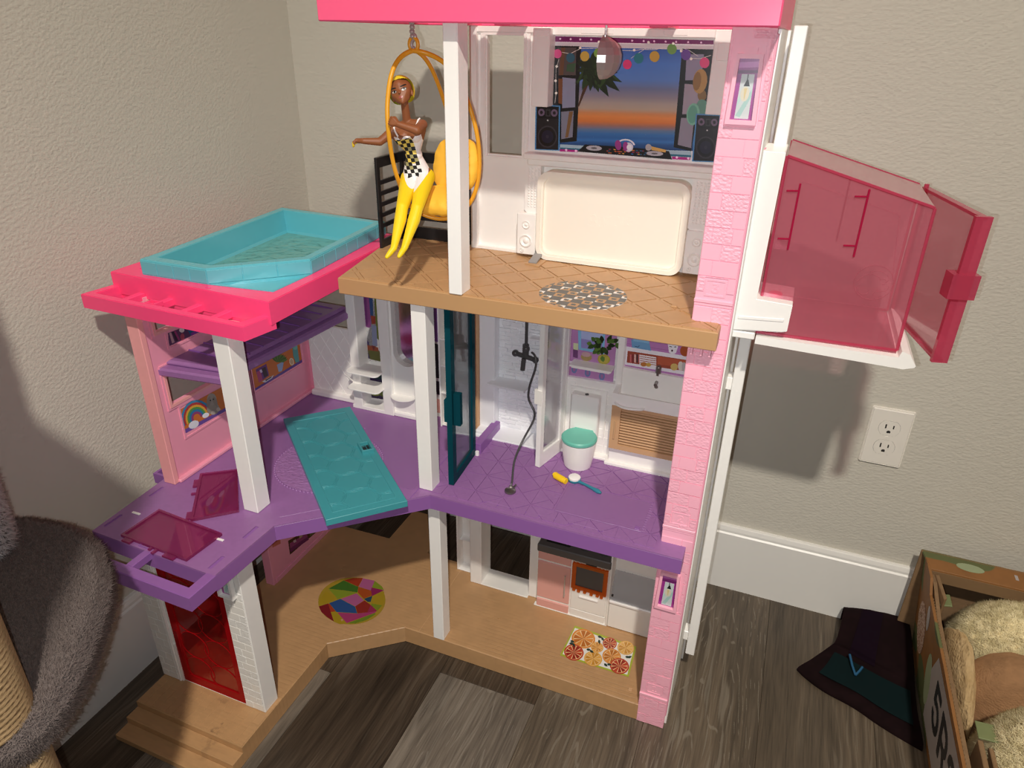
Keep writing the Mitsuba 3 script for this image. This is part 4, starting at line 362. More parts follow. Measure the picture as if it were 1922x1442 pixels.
# vinyl plank floor, every plank a piece
def plank_tex(base, streak, seed, cathedral):
    def fn(p, n, uv):
        w = fbm(p.x * 26 + seed, p.y * 5, 0.0, 3)
        g1 = fbm(p.x * 130 + 5 * w + seed, p.y * 6, 1.0, 3)
        g2 = fbm(p.x * 480 + seed, p.y * 24, 2.0, 2)
        patch = fbm(p.x * 12 + seed, p.y * 4.0, 3.0, 3)
        c = mi.Color3f(*base) * 0.78 * (0.30 + 0.85 * g1 + 0.60 * g2) * (0.55 + 0.9 * patch)
        s = smoothstep(0.56, 0.74, fbm(p.x * 330 + 9 * w + seed, p.y * 10, 4.0, 2)) * smoothstep(0.42, 0.62, patch) * 0.55
        if cathedral:
            k = p.x / 0.186 + 0.19; u = (k - dr.floor(k) - 0.5) * 4.2
            r = p.y * 16 + 2.2 * u * u + 5 * w
            s = dr.maximum(s, smoothstep(0.80, 0.99, dr.sin(r * 5.0)) * smoothstep(0.50, 0.66, fbm(p.x * 90, p.y * 40 + seed, 5.0, 2)) * 0.7)
        return mix(c, mi.Color3f(*streak), s * 0.5)
    return fn
TONES = [((0.058, 0.040, 0.026), (0.14, 0.11, 0.08)), ((0.100, 0.074, 0.050), (0.22, 0.18, 0.135)), ((0.165, 0.135, 0.105), (0.28, 0.245, 0.20)),
         ((0.122, 0.094, 0.066), (0.27, 0.235, 0.185)), ((0.110, 0.082, 0.056), (0.30, 0.26, 0.205))]
for i, (b, s) in enumerate(TONES):
    plastic(f'm_plank{i}', proc(plank_tex(b, s, 11.3 * i + 3, i in (2, 3, 4))), 0.42, 0.4)
struct('floor', box(-0.1, XR + 0.1, YF - 0.1, 0.1, -0.03, -0.0016, 0), 'm_plank0')
WID, X0 = 0.186, -0.036
known = {0: [-0.30], 1: [-0.527], 2: [-0.02], 3: [-0.449], 4: [-0.84], 5: [-0.96], 6: [-0.71], 7: [-0.42]}
tone = {(1, 0): 0, (1, 1): 2, (2, 0): 0, (2, 1): 0, (3, 0): 0, (3, 1): 2, (4, 0): 3, (5, 0): 4, (6, 0): 1, (7, 0): 1, (7, 1): 4, (6, 1): 3}
for c in range(26):
    xa, xb = X0 + c * WID, X0 + (c + 1) * WID
    ends = [0.0] + (known.get(c) or [-rng.uniform(0.2, 1.2)])
    while ends[-1] > YF: ends.append(ends[-1] - 1.22)
    for k in range(len(ends) - 1):
        if ends[k] - ends[k + 1] < 0.05: continue
        add('floor__plank', box(xa + 0.0003, xb - 0.0003, max(ends[k + 1], YF) + 0.0003, ends[k] - 0.0003, -0.0016, 0.0, 0.0008), f'm_plank{tone.get((c, k), rng.randrange(5))}')

# recessed ceiling downlight (out of view, it lights the room)
t = thing('ceiling_lamp', 'round recessed ceiling downlight with a white trim ring above the photographer', 'ceiling lamp')
add(t + '__trim_ring', lathe([(0.053, 2.4395), (0.053, 2.428), (0.060, 2.424), (0.082, 2.434), (0.082, 2.4395)], (LAMP[0], LAMP[1], 0), 40), 'm_white', 30)
aa = np.linspace(0, 2 * math.pi, 33)[:-1]
gl = mikit.ply((np.vstack([[LAMP]] + [[(LAMP[0] + 0.05 * math.cos(q), LAMP[1] + 0.05 * math.sin(q), LAMP[2])] for q in aa]), np.array([[0, 1 + (i + 1) % 32, 1 + i] for i in range(32)])), 'm_white')
gl['emitter'] = {'type': 'area', 'radiance': {'type': 'rgb', 'value': list(LAMP_RADIANCE)}}
scene[t + '__lens'] = gl

# wall plates
def duplex(k, label, x, z):
    t = thing(k, label, 'outlet')
    P = [rrect(x, z, x + 0.070, z + 0.1145, 0.003)]
    holes = [Point(x + 0.035, z + zz).buffer(0.0172).intersection(sbox(x, z + zz - 0.0142, x + 0.07, z + zz + 0.0142)) for zz in (0.0768, 0.0378)]
    body = P[0]
    for h in holes: body = body.difference(h.buffer(0.0004))
    rim = slab(np.array(rrect(x, z, x + 0.070, z + 0.1145, 0.003).exterior.coords)[:-1], 0, 0.003, 0.0004)
    v = rim.vertices.copy(); rim = trimesh.Trimesh(np.c_[v[:, 0], -v[:, 2], v[:, 1]], rim.faces, process=False)
    pl = slab(np.array(rrect(x + 0.0012, z + 0.0012, x + 0.0688, z + 0.1133, 0.003).exterior.coords)[:-1], 0.0028, 0.0062, 0.0024)
    v = pl.vertices.copy(); pl = trimesh.Trimesh(np.c_[v[:, 0], -v[:, 2], v[:, 1]], pl.faces, process=False)
    add(t + '__plate', cat(rim, pl), 'm_outlet')
    for h, zz in zip(holes, (0.0768, 0.0378)):
        add(t + '__groove', extrude(h.buffer(0.0005).difference(h.buffer(-0.0002)), 'y', -0.0060, -0.00626), 'm_gray')
        add(t + '__receptacle', extrude(h, 'y', -0.005, -0.0070), 'm_outlet')
        xc, zc = x + 0.035, z + zz
        sl = [sbox(xc - 0.0074, zc - 0.0005, xc - 0.0052, zc + 0.0077), sbox(xc + 0.0052, zc + 0.0003, xc + 0.0072, zc + 0.0068), Point(xc, zc - 0.0072).buffer(0.0031).intersection(sbox(xc - 0.004, zc - 0.0092, xc + 0.004, zc))]
        for s in sl: add(t + '__slot', extrude(s, 'y', -0.0069, -0.00715), 'm_blackmatte')
    add(t + '__screw', cyl((x + 0.035, -0.006, z + 0.0573), (x + 0.035, -0.0072, z + 0.0573), 0.0032), 'm_outlet', 30)
plastic('m_outlet', (0.74, 0.70, 0.63), 0.30)
duplex('wall_outlet', 'cream duplex power outlet on the wall below the pink elevator', 1.1710, 0.3659)
t = thing('wall_plate', 'white blank wall plate on the wall beside the dollhouse edge, mostly hidden', 'wall plate')
q = slab(np.array(rrect(0.868, 0.362, 0.938, 0.4765, 0.003).exterior.coords)[:-1], 0.0, 0.006, 0.0022)
v = q.vertices.copy(); add(t, trimesh.Trimesh(np.c_[v[:, 0], -v[:, 2], v[:, 1]], q.faces, process=False), 'm_outlet')

# ---------------------------------------------------------------- the dollhouse
H = thing('dollhouse', 'tall three-storey pink, purple and white plastic dollhouse with a rooftop pool deck', 'dollhouse')
ZB, Z2, Z3, ZR = 0.0375, 0.391, 0.742, 1.072           # floor levels: base, purple, tan, roof underside
def part(name, mesh, mat, smooth=False, label=None, kind=None): return add(f'{H}__{name}', mesh, mat, smooth, label, kind)

# base slab with its bent front and three steps
base = [(0.882, -0.410), (0.427, -0.409), (0.313, -0.500), (0.3135, -0.731), (0.089, -0.729), (0.090, -0.192), (0.262, -0.188), (0.262, -0.075), (0.30, -0.075), (0.364, -0.185), (0.364, -0.20), (0.882, -0.20)]
b0 = part('base_floor', slab(base, 0.0, ZB, 0.0012), 'm_tanboards', label='tan board-grooved plastic ground floor')
part('base_floor__step', slab([(0.3135, -0.7305), (0.3135, -0.7545), (0.0885, -0.7525), (0.0885, -0.7285)], 0.0, 0.0250, 0.001), 'm_tanlanding')
part('base_floor__step', slab([(0.3135, -0.754), (0.3135, -0.780), (0.0885, -0.778), (0.0885, -0.752)], 0.0, 0.0125, 0.001), 'm_tanlanding')
part('base_floor__seam', box(0.4565, 0.4575, -0.4107, -0.20, 0.0376, 0.0378, 0), 'm_cabinet')
for k in range(15):                                       # landing boards before the door
    xa = 0.0915 + k * 0.0147
    for ya, yb in (((-0.7275, -0.700), (-0.6995, -0.668)) if k % 2 else ((-0.7275, -0.689), (-0.6885, -0.668))):
        add(b0 + '__board', box(xa, xa + 0.0141, ya, yb, ZB - 0.0006, ZB + 0.0005, 0.0004), 'm_tanlanding')
for x, y in ((0.222, -0.318), (0.352, -0.285), (0.585, -0.318), (0.306, -0.44)):
    add(b0 + '__peg', cyl((x, y, ZB), (x, y, ZB + 0.0018), 0.0022, 10), 'm_tan')
add(b0 + '__socket', box(0.8585, 0.8645, -0.388, -0.381, ZB, ZB + 0.0012, 0.0005), 'm_cabinet')

# purple storey
pur = [(0.918, -0.441), (0.512, -0.441), (0.333, -0.604), (0.328, -0.770), (0.150, -0.768), (0.098, -0.766), (0.098, -0.752), (0.203, -0.7535), (0.203, -0.722), (0.094, -0.718), (0.086, -0.575), (0.086, -0.195), (0.88, -0.20), (0.88, -0.405), (0.918, -0.405)]
ppoly = Polygon([(0.918, -0.441), (0.512, -0.441), (0.333, -0.604), (0.329, -0.725), (0.094, -0.718), (0.086, -0.575), (0.086, -0.195), (0.88, -0.20), (0.88, -0.405), (0.918, -0.405)])
for x0, y0, x1, y1 in ((0.100, -0.619, 0.105, -0.592), (0.099, -0.703, 0.104, -0.672), (0.308, -0.645, 0.314, -0.615), (0.309, -0.716, 0.315, -0.688)):
    ppoly = ppoly.difference(sbox(x0, y0, x1, y1))
low = extrude(Polygon(ppoly.exterior), 'z', 0.363, Z2 - 0.002)
s0 = part('purple_floor', slab(np.array(Polygon(ppoly.exterior).exterior.coords)[:-1], 0.363, Z2 - 0.0020, 0.0004), 'm_rim_purple', label='purple plastic second-storey floor')
add(s0 + '__deck', extrude(ppoly, 'z', Z2 - 0.0020, Z2), 'm_purple')
add(s0 + '__seam', box(0.4865, 0.4875, -0.462, -0.20, Z2 - 0.0001, Z2 + 0.0002, 0), 'm_deeppurple')
# balcony frame and its strut
add(s0 + '__balcony_frame', slab([(0.330, -0.722), (0.329, -0.771), (0.096, -0.767), (0.096, -0.751), (0.313, -0.7545), (0.314, -0.722)], 0.366, Z2, 0.0012), 'm_rim_purple')
add(s0 + '__balcony_strut', slab([(0.199, -0.720), (0.211, -0.720), (0.211, -0.754), (0.199, -0.754)], 0.378, Z2, 0.001), 'm_rim_purple')
add(s0 + '__bracket', extrude(sbox(0.056, -0.568, 0.090, -0.540).difference(sbox(0.0605, -0.5635, 0.090, -0.5445)), 'z', 0.372, Z2), 'm_rim_purple')
for x, y in ((0.120, -0.6615), (0.281, -0.6615)):
    add(s0 + '__clip', box(x - 0.0075, x + 0.0075, y - 0.002, y + 0.002, Z2, Z2 + 0.0018, 0.0006), 'm_white', label='white plastic clip')
add(s0 + '__latch', extrude(sbox(0.184, -0.7175, 0.206, -0.7095).difference(sbox(0.1865, -0.7165, 0.2035, -0.7105)), 'z', Z2, Z2 + 0.0012), 'm_rim_purple')
# right half: squares cut into triangles; a plain mat with fringe; left half: waves and a shaggy round rug
room = Polygon([(0.492, -0.433), (0.876, -0.433), (0.876, -0.205), (0.492, -0.205)])
mat = sbox(0.708, -0.405, 0.853, -0.322)
S = 0.048
for i in range(9):
    for j in range(6):
        x, y = 0.480 + i * S, -0.452 + j * S
        c = (x + S / 2, y + S / 2); q = [(x, y), (x + S, y), (x + S, y + S), (x, y + S)]
        for k in range(4):
            tri = Polygon([q[k], q[(k + 1) % 4], c]).buffer(-0.0007, join_style=2).intersection(room).difference(mat)
            for g in getattr(tri, 'geoms', [tri]):
                if g.is_empty or g.area < 2.5e-5 or g.geom_type != 'Polygon': continue
                h = 0.0007 + 0.0005 * ((i * 7 + j * 3 + k) % 3)
                add(s0 + '__tile', extrude(g, 'z', Z2 - 0.0002, Z2 + h), 'm_purple')
add(s0 + '__mat', slab(np.array(rrect(0.711, -0.403, 0.850, -0.324, 0.002).exterior.coords)[:-1], Z2 - 0.0002, Z2 + 0.0012, 0.0006), 'm_purplewave')
for k in range(13):
    y = -0.400 + k * 0.0061
    for x in (0.7035, 0.8525): add(s0 + '__fringe', box(x - 0.0032, x + 0.0032, y - 0.0014, y + 0.0014, Z2, Z2 + 0.0013, 0.0005), 'm_purple')
add(s0 + '__groove', box(0.583, 0.815, -0.4265, -0.4235, Z2 - 0.0001, Z2 + 0.0003, 0), 'm_deeppurple')
add(s0 + '__groove', box(0.583, 0.815, -0.4235, -0.4222, Z2 - 0.0001, Z2 + 0.0011, 0.0003), 'm_purple')
wav = Polygon([(0.480, -0.44), (0.480, -0.24), (0.14, -0.22), (0.14, -0.33), (0.20, -0.47)]).difference(Point(0.308, -0.425).buffer(0.0945))
add(s0 + '__wave_deck', extrude(wav, 'z', Z2 - 0.0002, Z2 + 0.0003), 'm_purplewave')
disk = Point(0.308, -0.425).buffer(0.0895, quad_segs=12)
add(s0 + '__round_rug', extrude(disk, 'z', Z2 - 0.0002, Z2 + 0.0022), 'm_purplerug', label='round shaggy purple rug moulded into the floor')
for k in range(84):
    a = k / 84 * 2 * math.pi
    add(s0 + '__rug_tuft', ball((0.308 + 0.0910 * math.cos(a), -0.425 + 0.0910 * math.sin(a), Z2 + 0.0006), 0.0024, 1), 'm_purple', True)
add(s0 + '__groove', obox((0.358, -0.556, Z2 + 0.0004), (0.062, 0.0565, 0), (-0.0008, 0.0009, 0), (0, 0, 0.001), 0.0002), 'm_purple')
add(s0 + '__socket', box(0.8385, 0.846, -0.4005, -0.393, Z2, Z2 + 0.0022, 0.0006), 'm_rim_purple')
for x, y in ((0.515, -0.385), (0.30, -0.30), (0.40, -0.28)): add(s0 + '__stud', ball((x, y, Z2 + 0.0004), 0.002, 1), 'm_purple', True)
add(s0 + '__kerb', box(0.524, 0.538, -0.297, -0.207, Z2, Z2 + 0.021, 0.001), 'm_rim_purple', label='purple door kerb of the shower')
add(s0 + '__peg', cyl((0.5335, -0.303, Z2), (0.5335, -0.303, Z2 + 0.0085), 0.0038, 14), 'm_white', 30, label='white round peg')
add(s0 + '__peg', cyl((0.512, -0.312, Z2), (0.512, -0.312, Z2 + 0.0065), 0.0038, 14), 'm_white', 30, label='white round peg')

# tan storey with diamond parquet
tanp = [(0.918, -0.441), (0.379, -0.448), (0.345, -0.262), (0.345, -0.20), (0.88, -0.20), (0.88, -0.405), (0.918, -0.405)]
f0 = part('tan_floor', slab(tanp, 0.7165, Z3 - 0.0008, 0.0012), 'm_tan', label='tan plastic third-storey floor')
area = Polygon([(0.9145, -0.4375), (0.3835, -0.444), (0.352, -0.262), (0.352, -0.204), (0.88, -0.204), (0.88, -0.4085), (0.9145, -0.4085)])
R2, G = 0.0315, 0.0056
for i in range(-14, 15):
    for j in range(-14, 15):
        cx, cy = 0.64 + (i - j) * R2, -0.32 + (i + j) * R2
        d = Polygon([(cx - R2 + G, cy), (cx, cy - R2 + G), (cx + R2 - G, cy), (cx, cy + R2 - G)]).intersection(area)
        if not d.is_empty and d.area > 1e-5: add(f0 + '__tile', extrude(d, 'z', Z3 - 0.001, Z3 + 0.0008), 'm_tantile')
        for sg in (1, -1):
        
            a = (cx + R2 / 2, cy + sg * R2 / 2)
            u = np.array([0.7071, -0.7071 * sg]); v = np.array([0.7071, 0.7071 * sg])
            L, w = R2 * 1.414 / 2 - 0.0012, 0.0027
            st = Polygon([tuple(np.array(a) + s1 * L * u + s2 * w * v) for s1, s2 in ((-1, -1), (1, -1), (1, 1), (-1, 1))]).intersection(area)
            if not st.is_empty and st.area > 1.5e-5 and st.geom_type == 'Polygon': add(f0 + '__strip', extrude(st, 'z', Z3 - 0.001, Z3 + 0.0002), 'm_tantile')
for x, y in ((0.470, -0.428), (0.493, -0.433)): add(f0 + '__peg', box(x - 0.004, x + 0.004, y - 0.002, y + 0.002, Z3, Z3 + 0.0016, 0.0005), 'm_tan')
add(f0 + '__peg', box(0.8485, 0.8565, -0.377, -0.372, Z3, Z3 + 0.0028, 0.0006), 'm_tan')
for x in (0.888, 0.900, 0.9105):
    add(f0 + '__hook', cyl((x, -0.428, 0.7165), (x, -0.428, 0.704), 0.0018, 8), 'm_brickpink')
for x in (0.888, 0.900, 0.9105):
    add(f0 + '__hook', ball((x, -0.428, 0.704), 0.002, 1), 'm_brickpink', True)

# roof: deep front fascia, solid front half, open beams behind
r0 = part('roof', cat(box(0.402, 0.9315, -0.4700, -0.4560, ZR, 1.150, 0.0015), box(0.402, 0.9315, -0.457, -0.287, ZR + 0.018, 1.112, 0.001),
                      box(0.402, 0.414, -0.457, -0.20, ZR, 1.150, 0.001), box(0.9195, 0.9315, -0.457, -0.20, ZR, 1.150, 0.001), box(0.402, 0.9315, -0.208, -0.196, ZR, 1.150, 0.001)), 'm_roofpink', label='hot pink flat roof with a deep front fascia')
for x in (0.4905, 0.5680, 0.7790, 0.896):
    add(r0 + '__beam', box(x - 0.0115, x + 0.0115, -0.29, -0.204, ZR, 1.108, 0.001), 'm_roofpink')

# square white posts
def post(x0, x1, y0, y1, z0, z1, label): part('post', box(x0, x1, y0, y1, z0, z1, 0.0012), 'm_white', label=label)
post(0.4890, 0.5110, -0.4105, -0.3830, ZB, 0.364, 'white square post of the ground floor')
post(0.4870, 0.5110, -0.4320, -0.4040, Z2, 0.717, 'white square post of the second storey')
post(0.5580, 0.5775, -0.4480, -0.4190, Z3, ZR + 0.02, 'white square post of the third storey')
post(0.2640, 0.2915, -0.5895, -0.5600, Z2, 0.6990, 'white square post under the pool deck')

# pink brick tower
TX0, TX1, TY = 0.8810, 0.9275, -0.410
def tower_box(z0, z1): return box(TX0, TX1, TY, TY + 0.014, z0, z1, 0.0006)
w0 = part('tower', cat(tower_box(0, ZR + 0.03), box(0.9255, 0.9275, TY, TY + 0.05, 0, ZR, 0.0005)), 'm_brickpink', label='pink brick-patterned corner tower')
lampz = [(0.9045, 0.977, 1.047), (0.9025, 0.267, 0.337)]
frames = [sbox(0.884, 0.974, 0.9225, 1.062), sbox(0.884, 0.263, 0.9225, 0.345)] + [sbox(0.8905, z + 0.006, 0.918, z + 0.0285) for z in (0.7715, 0.4215, 0.0700)]
row, z = 0, 0.002
while z < ZR - 0.004:
    h = 0.0190
    if any(abs(z + h / 2 - zb) < 0.012 for zb in (0.769, 0.419, 0.0680)): z += 0.0200; row += 1; continue
    cut = {0: (0.33, ), 1: (0.66, ), 2: (0.22, 0.72), 3: (0.5, )}[row * 7 % 4]
    xs = [TX0 + 0.0006] + [TX0 + c * (TX1 - TX0) for c in cut] + [TX1 - 0.0006]
    for k in range(len(xs) - 1):
        g = sbox(xs[k] + 0.0004, z, xs[k + 1] - 0.0004, min(z + h, ZR - 0.001))
        for f in frames: g = g.difference(f)
        for gg in getattr(g, 'geoms', [g]):
            if gg.is_empty or gg.area < 2e-5: continue
            if rng.random() < 0.5: m = 'm_brickrough'
            else: m = 'm_brickpink'
            add(w0 + '__brick', extrude(gg, 'y', TY + 0.0004, TY - 0.0010 - 0.0007 * rng.random()), m)
    z += 0.0200; row += 1
for zb, dgt in ((0.769, '3'), (0.419, '2'), (0.0680, '1')):
    add(w0 + '__band', cat(box(TX0 - 0.0005, TX1 + 0.0005, TY - 0.0026, TY + 0.001, zb - 0.0022, zb + 0.0028, 0.0014), box(TX0, TX1, TY - 0.0012, TY + 0.001, zb - 0.0062, zb - 0.0024, 0.0005)), 'm_brickpink')
    q = rrect(0.8915, zb + 0.007, 0.917, zb + 0.0285, 0.0006)
    add(w0 + '__number_plate', extrude(q.difference(rrect(0.8935, zb + 0.009, 0.915, zb + 0.0265, 0.0005)), 'y', TY + 0.0003, TY - 0.0012), 'm_brickpink')
    d = meshkit.text_mesh(dgt, 0.0115, 0.0010, True); v = np.array(d.vertices); cx = (v[:, 0].min() + v[:, 0].max()) / 2
    add(w0 + '__number', trimesh.Trimesh(np.c_[v[:, 0] - cx + 0.9043, TY + 0.0002 - v[:, 2] * 1.1, v[:, 1] + zb + 0.0120], d.faces[:, ::-1] if False else d.faces, process=False), 'm_brickpink')

# porch lamps: a framed print of a bulb in a slanted box
def lantern(holder, x0, x1, z0, z1, y, mat, taper=0.0):
    w, h = x1 - x0, z1 - z0
    yo = y - 0.0075
    P = lambda u, v: (x0 + w * (u + (0.5 - u) * taper * v), z0 + h * v)
    def frame(a, b):
        o = Polygon([P(a, a * w / h), P(1 - a, a * w / h), P(1 - a, 1 - a * w / h), P(a, 1 - a * w / h)])
        i = Polygon([P(b, b * w / h), P(1 - b, b * w / h), P(1 - b, 1 - b * w / h), P(b, 1 - b * w / h)])
        return o, i
    o, i = frame(0.0, 0.14)
    k = add(holder + '__lamp', extrude(o.difference(i), 'y', y + 0.0005, yo), mat)
    V, F, C, off = [], [], [], 0
    sh = [('8a2c7c', [P(.1, .06), P(.9, .06), P(.9, .94), P(.1, .94)]), ('b265a8', [P(.14, .80), P(.86, .82), P(.86, .90), P(.14, .88)]), ('5a1c55', [P(.14, .72), P(.86, .74), P(.84, .78), P(.14, .77)]),
          ('b4bcbc', [P(.27, .08), P(.73, .08), P(.75, .72), P(.29, .72)]), ('93b4ae', [P(.29, .12), P(.45, .10), P(.73, .40), P(.73, .52)]), ('a6c0ba', [P(.28, .22), P(.28, .34), P(.55, .60), P(.62, .60)]),
          ('3a3a42', [P(.50, .60), P(.54, .60), P(.54, .72), P(.50, .72)]), ('17161a', [P(.42, .55), P(.63, .55), P(.56, .64), P(.50, .64)]),
          ('c2bda8', [P(.5 + .15 * math.cos(a), .44 + .11 * math.sin(a)) for a in np.linspace(0, 6.2, 14)]), ('bfae7c', [P(.49, .36), P(.51, .36), P(.56, .52), P(.45, .52)])]
    for n_, (c, q) in enumerate(sh):
        q = ccw(q); t_ = earcut.triangulate_float64(np.ascontiguousarray(q), np.array([len(q)], np.uint32)).reshape(-1, 3).astype(int)
        V.append(np.c_[q[:, 0], np.full(len(q), y - 0.0015 - 0.00003 * n_), q[:, 1]]); F.append(t_ + off); C.append(np.tile(lin(c), (len(q), 1))); off += len(q)
    f = np.vstack(F); v = np.vstack(V)
    nr = np.cross(v[f[:, 1]] - v[f[:, 0]], v[f[:, 2]] - v[f[:, 0]])[:, 1]; f[nr > 0] = f[nr > 0][:, ::-1]
    scene[k + '__print'] = mikit.ply(trimesh.Trimesh(v, f, process=False), 'm_print', False, color=np.vstack(C))
def lantern_part(*a, **k):
    # thing > part > sub-part only: the print sits beside its frame
    n0 = set(scene); lantern(*a, **k)
    for q in [q for q in scene if q not in n0 and q.count('__') > 2]:
        m = scene.pop(q); u = q.replace('__lamp', '__lamp_print', 1).rsplit('__print', 1)[0]
        scene[u] = m
lantern_part(w0, 0.8875, 0.9205, 0.977, 1.0475, TY, 'm_brickpink', 0.16)
lantern_part(w0, 0.8855, 0.9195, 0.2665, 0.338, TY, 'm_brickpink', 0.16)
for zt, zb_ in ((1.0605, 1.030), ):
    q = rrect(0.8895, zb_, 0.919, zt, 0.004); add(w0 + '__lamp_backplate', extrude(q, 'y', TY + 0.0003, TY - 0.0013), 'm_brickpink')
add(w0 + '__lamp_backplate', extrude(rrect(0.897, 1.0475, 0.911, 1.054, 0.001), 'y', TY, TY - 0.004), 'm_brickpink')
# tower side, edge trim and elevator rail
part('side_wall', cat(box(0.9265, 0.9310, -0.398, -0.200, 0.0, ZR, 0.0005), box(0.9300, 0.9345, -0.245, -0.200, 0.0, ZR, 0.0006)), 'm_white', label='white side wall behind the tower')
part('edge_trim', box(0.9262, 0.9292, -0.4085, -0.3990, 0.03, ZR - 0.005, 0.0006), 'm_wallpink')
part('elevator_rail', cat(box(0.9385, 0.9540, -0.300, -0.270, 0.072, 1.0765, 0.001), box(0.9290, 0.9390, -0.296, -0.274, 0.93, 0.936, 0.001), box(0.9290, 0.9390, -0.296, -0.274, 0.10, 0.12, 0.001), box(0.9290, 0.9390, -0.296, -0.274, 0.60, 0.62, 0.001)), 'm_white', label='tall white elevator rail on the side of the house')

# third-storey back wall
bw = Polygon([(0.489, Z3), (0.880, Z3), (0.880, ZR), (0.489, ZR)]).difference(sbox(0.5155, 0.8935, 0.5725, 1.0600))
B3 = part('back_wall', cat(extrude(bw, 'y', -0.215, -0.208), box(0.489, 0.500, -0.2245, -0.208, Z3, ZR, 0.001), box(0.489, 0.60, -0.2205, -0.213, ZR - 0.008, ZR, 0.0008), box(0.489, 0.58, -0.2235, -0.213, Z3, Z3 + 0.006, 0.001)), 'm_white', label='white back wall of the third storey with a tall open window')
for d, yy in ((0.0105, -0.2185), (0.006, -0.2205)):
    o = sbox(0.5155 - d, 0.8935 - d * 0.8, 0.5725 + d, 1.0600 + d * 0.6)
    add(B3 + '__window_frame', extrude(o.difference(sbox(0.5155 + 0.0005 if d > .008 else 0.5135, 0.8935 - 0.002, 0.5725 + 0.0015, 1.0605)), 'y', -0.2145, yy), 'm_white')
add(B3 + '__column', cat(box(0.5945, 0.6195, -0.240, -0.213, 0.968, ZR - 0.002, 0.001), box(0.5965, 0.6175, -0.2412, -0.239, ZR - 0.012, ZR - 0.004, 0.0005)), 'm_white')
add(B3 + '__column', cat(box(0.8405, 0.8660, -0.2205, -0.206, 0.968, ZR - 0.001, 0.0008), box(0.846, 0.861, -0.2222, -0.219, 1.035, 1.0565, 0.0005)), 'm_white')
add(B3 + '__lintel', cat(box(0.6165, 0.8415, -0.2260, -0.206, 1.0615, ZR - 0.0005, 0.0008), box(0.66, 0.706, -0.2268, -0.225, 1.064, ZR - 0.001, 0.0004), box(0.774, 0.806, -0.2268, -0.225, 1.064, ZR - 0.001, 0.0004)), 'm_white')
add(B3 + '__triangle', extrude(Polygon([(0.849, 1.042), (0.858, 1.042), (0.8535, 1.051)]), 'y', -0.2218, -0.2228), 'm_white')
add(B3 + '__ledge', cat(box(0.5840, 0.880, -0.2400, -0.213, 0.8935, 0.9020, 0.0012), box(0.5880, 0.880, -0.2335, -0.213, 0.8835, 0.8945, 0.002)), 'm_white')
sticker(B3 + '__poster', 'poster', 1.0, 'poster print of a beach sunset window with lanterns, loudspeakers and mixing desk')
# speaker towers either side of the big screen
for sx, x0, x1 in ((1, 0.5770, 0.6080), (-1, 0.8385, 0.8700)):
    mw = rrect(x0 + 0.008 if sx > 0 else x0 - 0.001, 0.812, x1 + 0.002 if sx > 0 else x1, 0.8885, 0.005)
    k = add(B3 + '__grille', extrude(mw, 'y', -0.2145, -0.2310), 'm_white')
    xm = x0 + 0.0145 if sx > 0 else x0 + 0.006
    dots = [ball((xm + c * 0.0052, -0.2310, 0.822 + r * 0.0041), 0.0016, 1) for c in range(4) for r in range(15)]
    add(B3 + '__grille_dots', cat(*dots), 'm_white', True, kind='stuff')
    yb = -0.2420 if sx > 0 else -0.2360
    add(B3 + '__speaker', box(x0, x1, yb, -0.212, 0.7475, 0.8120, 0.0012), 'm_white')
    xc = (x0 + x1) / 2
    for zc, r in ((0.7955, 0.0066), (0.7700, 0.0105), (0.7545, 0.0032)):
        xx = xc - (0.006 if r < 0.004 else 0)
        ring = lathe([(r, 0.0), (r, 0.0012), (r * 0.85, 0.0022), (r * 0.74, 0.0006), (r * 0.5, -0.0004), (r * 0.42, 0.0010), (r * 0.22, 0.0020), (0.0, 0.0022)], n=24)
        v = ring.vertices.copy(); ring = trimesh.Trimesh(np.c_[v[:, 0] + xx, yb - 0.0003 - v[:, 2], v[:, 1] + zc], ring.faces, process=False)
        add(B3 + '__speaker_cone', ring, 'm_white', 40)
# big white screen board
scr = rrect(0.6100, 0.7440, 0.8385, 0.8790, 0.019)
part('screen_board', cat(extrude(scr.difference(rrect(0.6195, 0.7530, 0.8290, 0.8700, 0.013)), 'y', -0.216, -0.2440), extrude(scr.buffer(-0.002), 'y', -0.214, -0.2385), extrude(scr.difference(rrect(0.6165, 0.7500, 0.8320, 0.8730, 0.015)), 'y', -0.2435, -0.2455)), 'm_board', label='cream projection screen board with rounded corners')
lg = meshkit.text_mesh('Barbie', 0.020, 0.0005); v = np.array(lg.vertices)
add(f'{H}__screen_board__logo', trimesh.Trimesh(np.c_[v[:, 0] * 0.85 + 0.690, -0.2384 - v[:, 2], v[:, 1] + 0.13 * v[:, 0] + 0.800], lg.faces, process=False), 'm_board')
part('screen_foot', slab([(0.605, -0.278), (0.630, -0.284), (0.630, -0.248), (0.605, -0.248)], Z3, Z3 + 0.0028, 0.0006), 'm_tan')
part('screen_foot__wedge', obox((0.6155, -0.257, Z3 + 0.0068), (0.013, 0.0, 0.0), (0.001, -0.034, -0.006), (0, -0.0006, 0.0035), 0.0006), 'm_gray', label='grey hinge wedge')

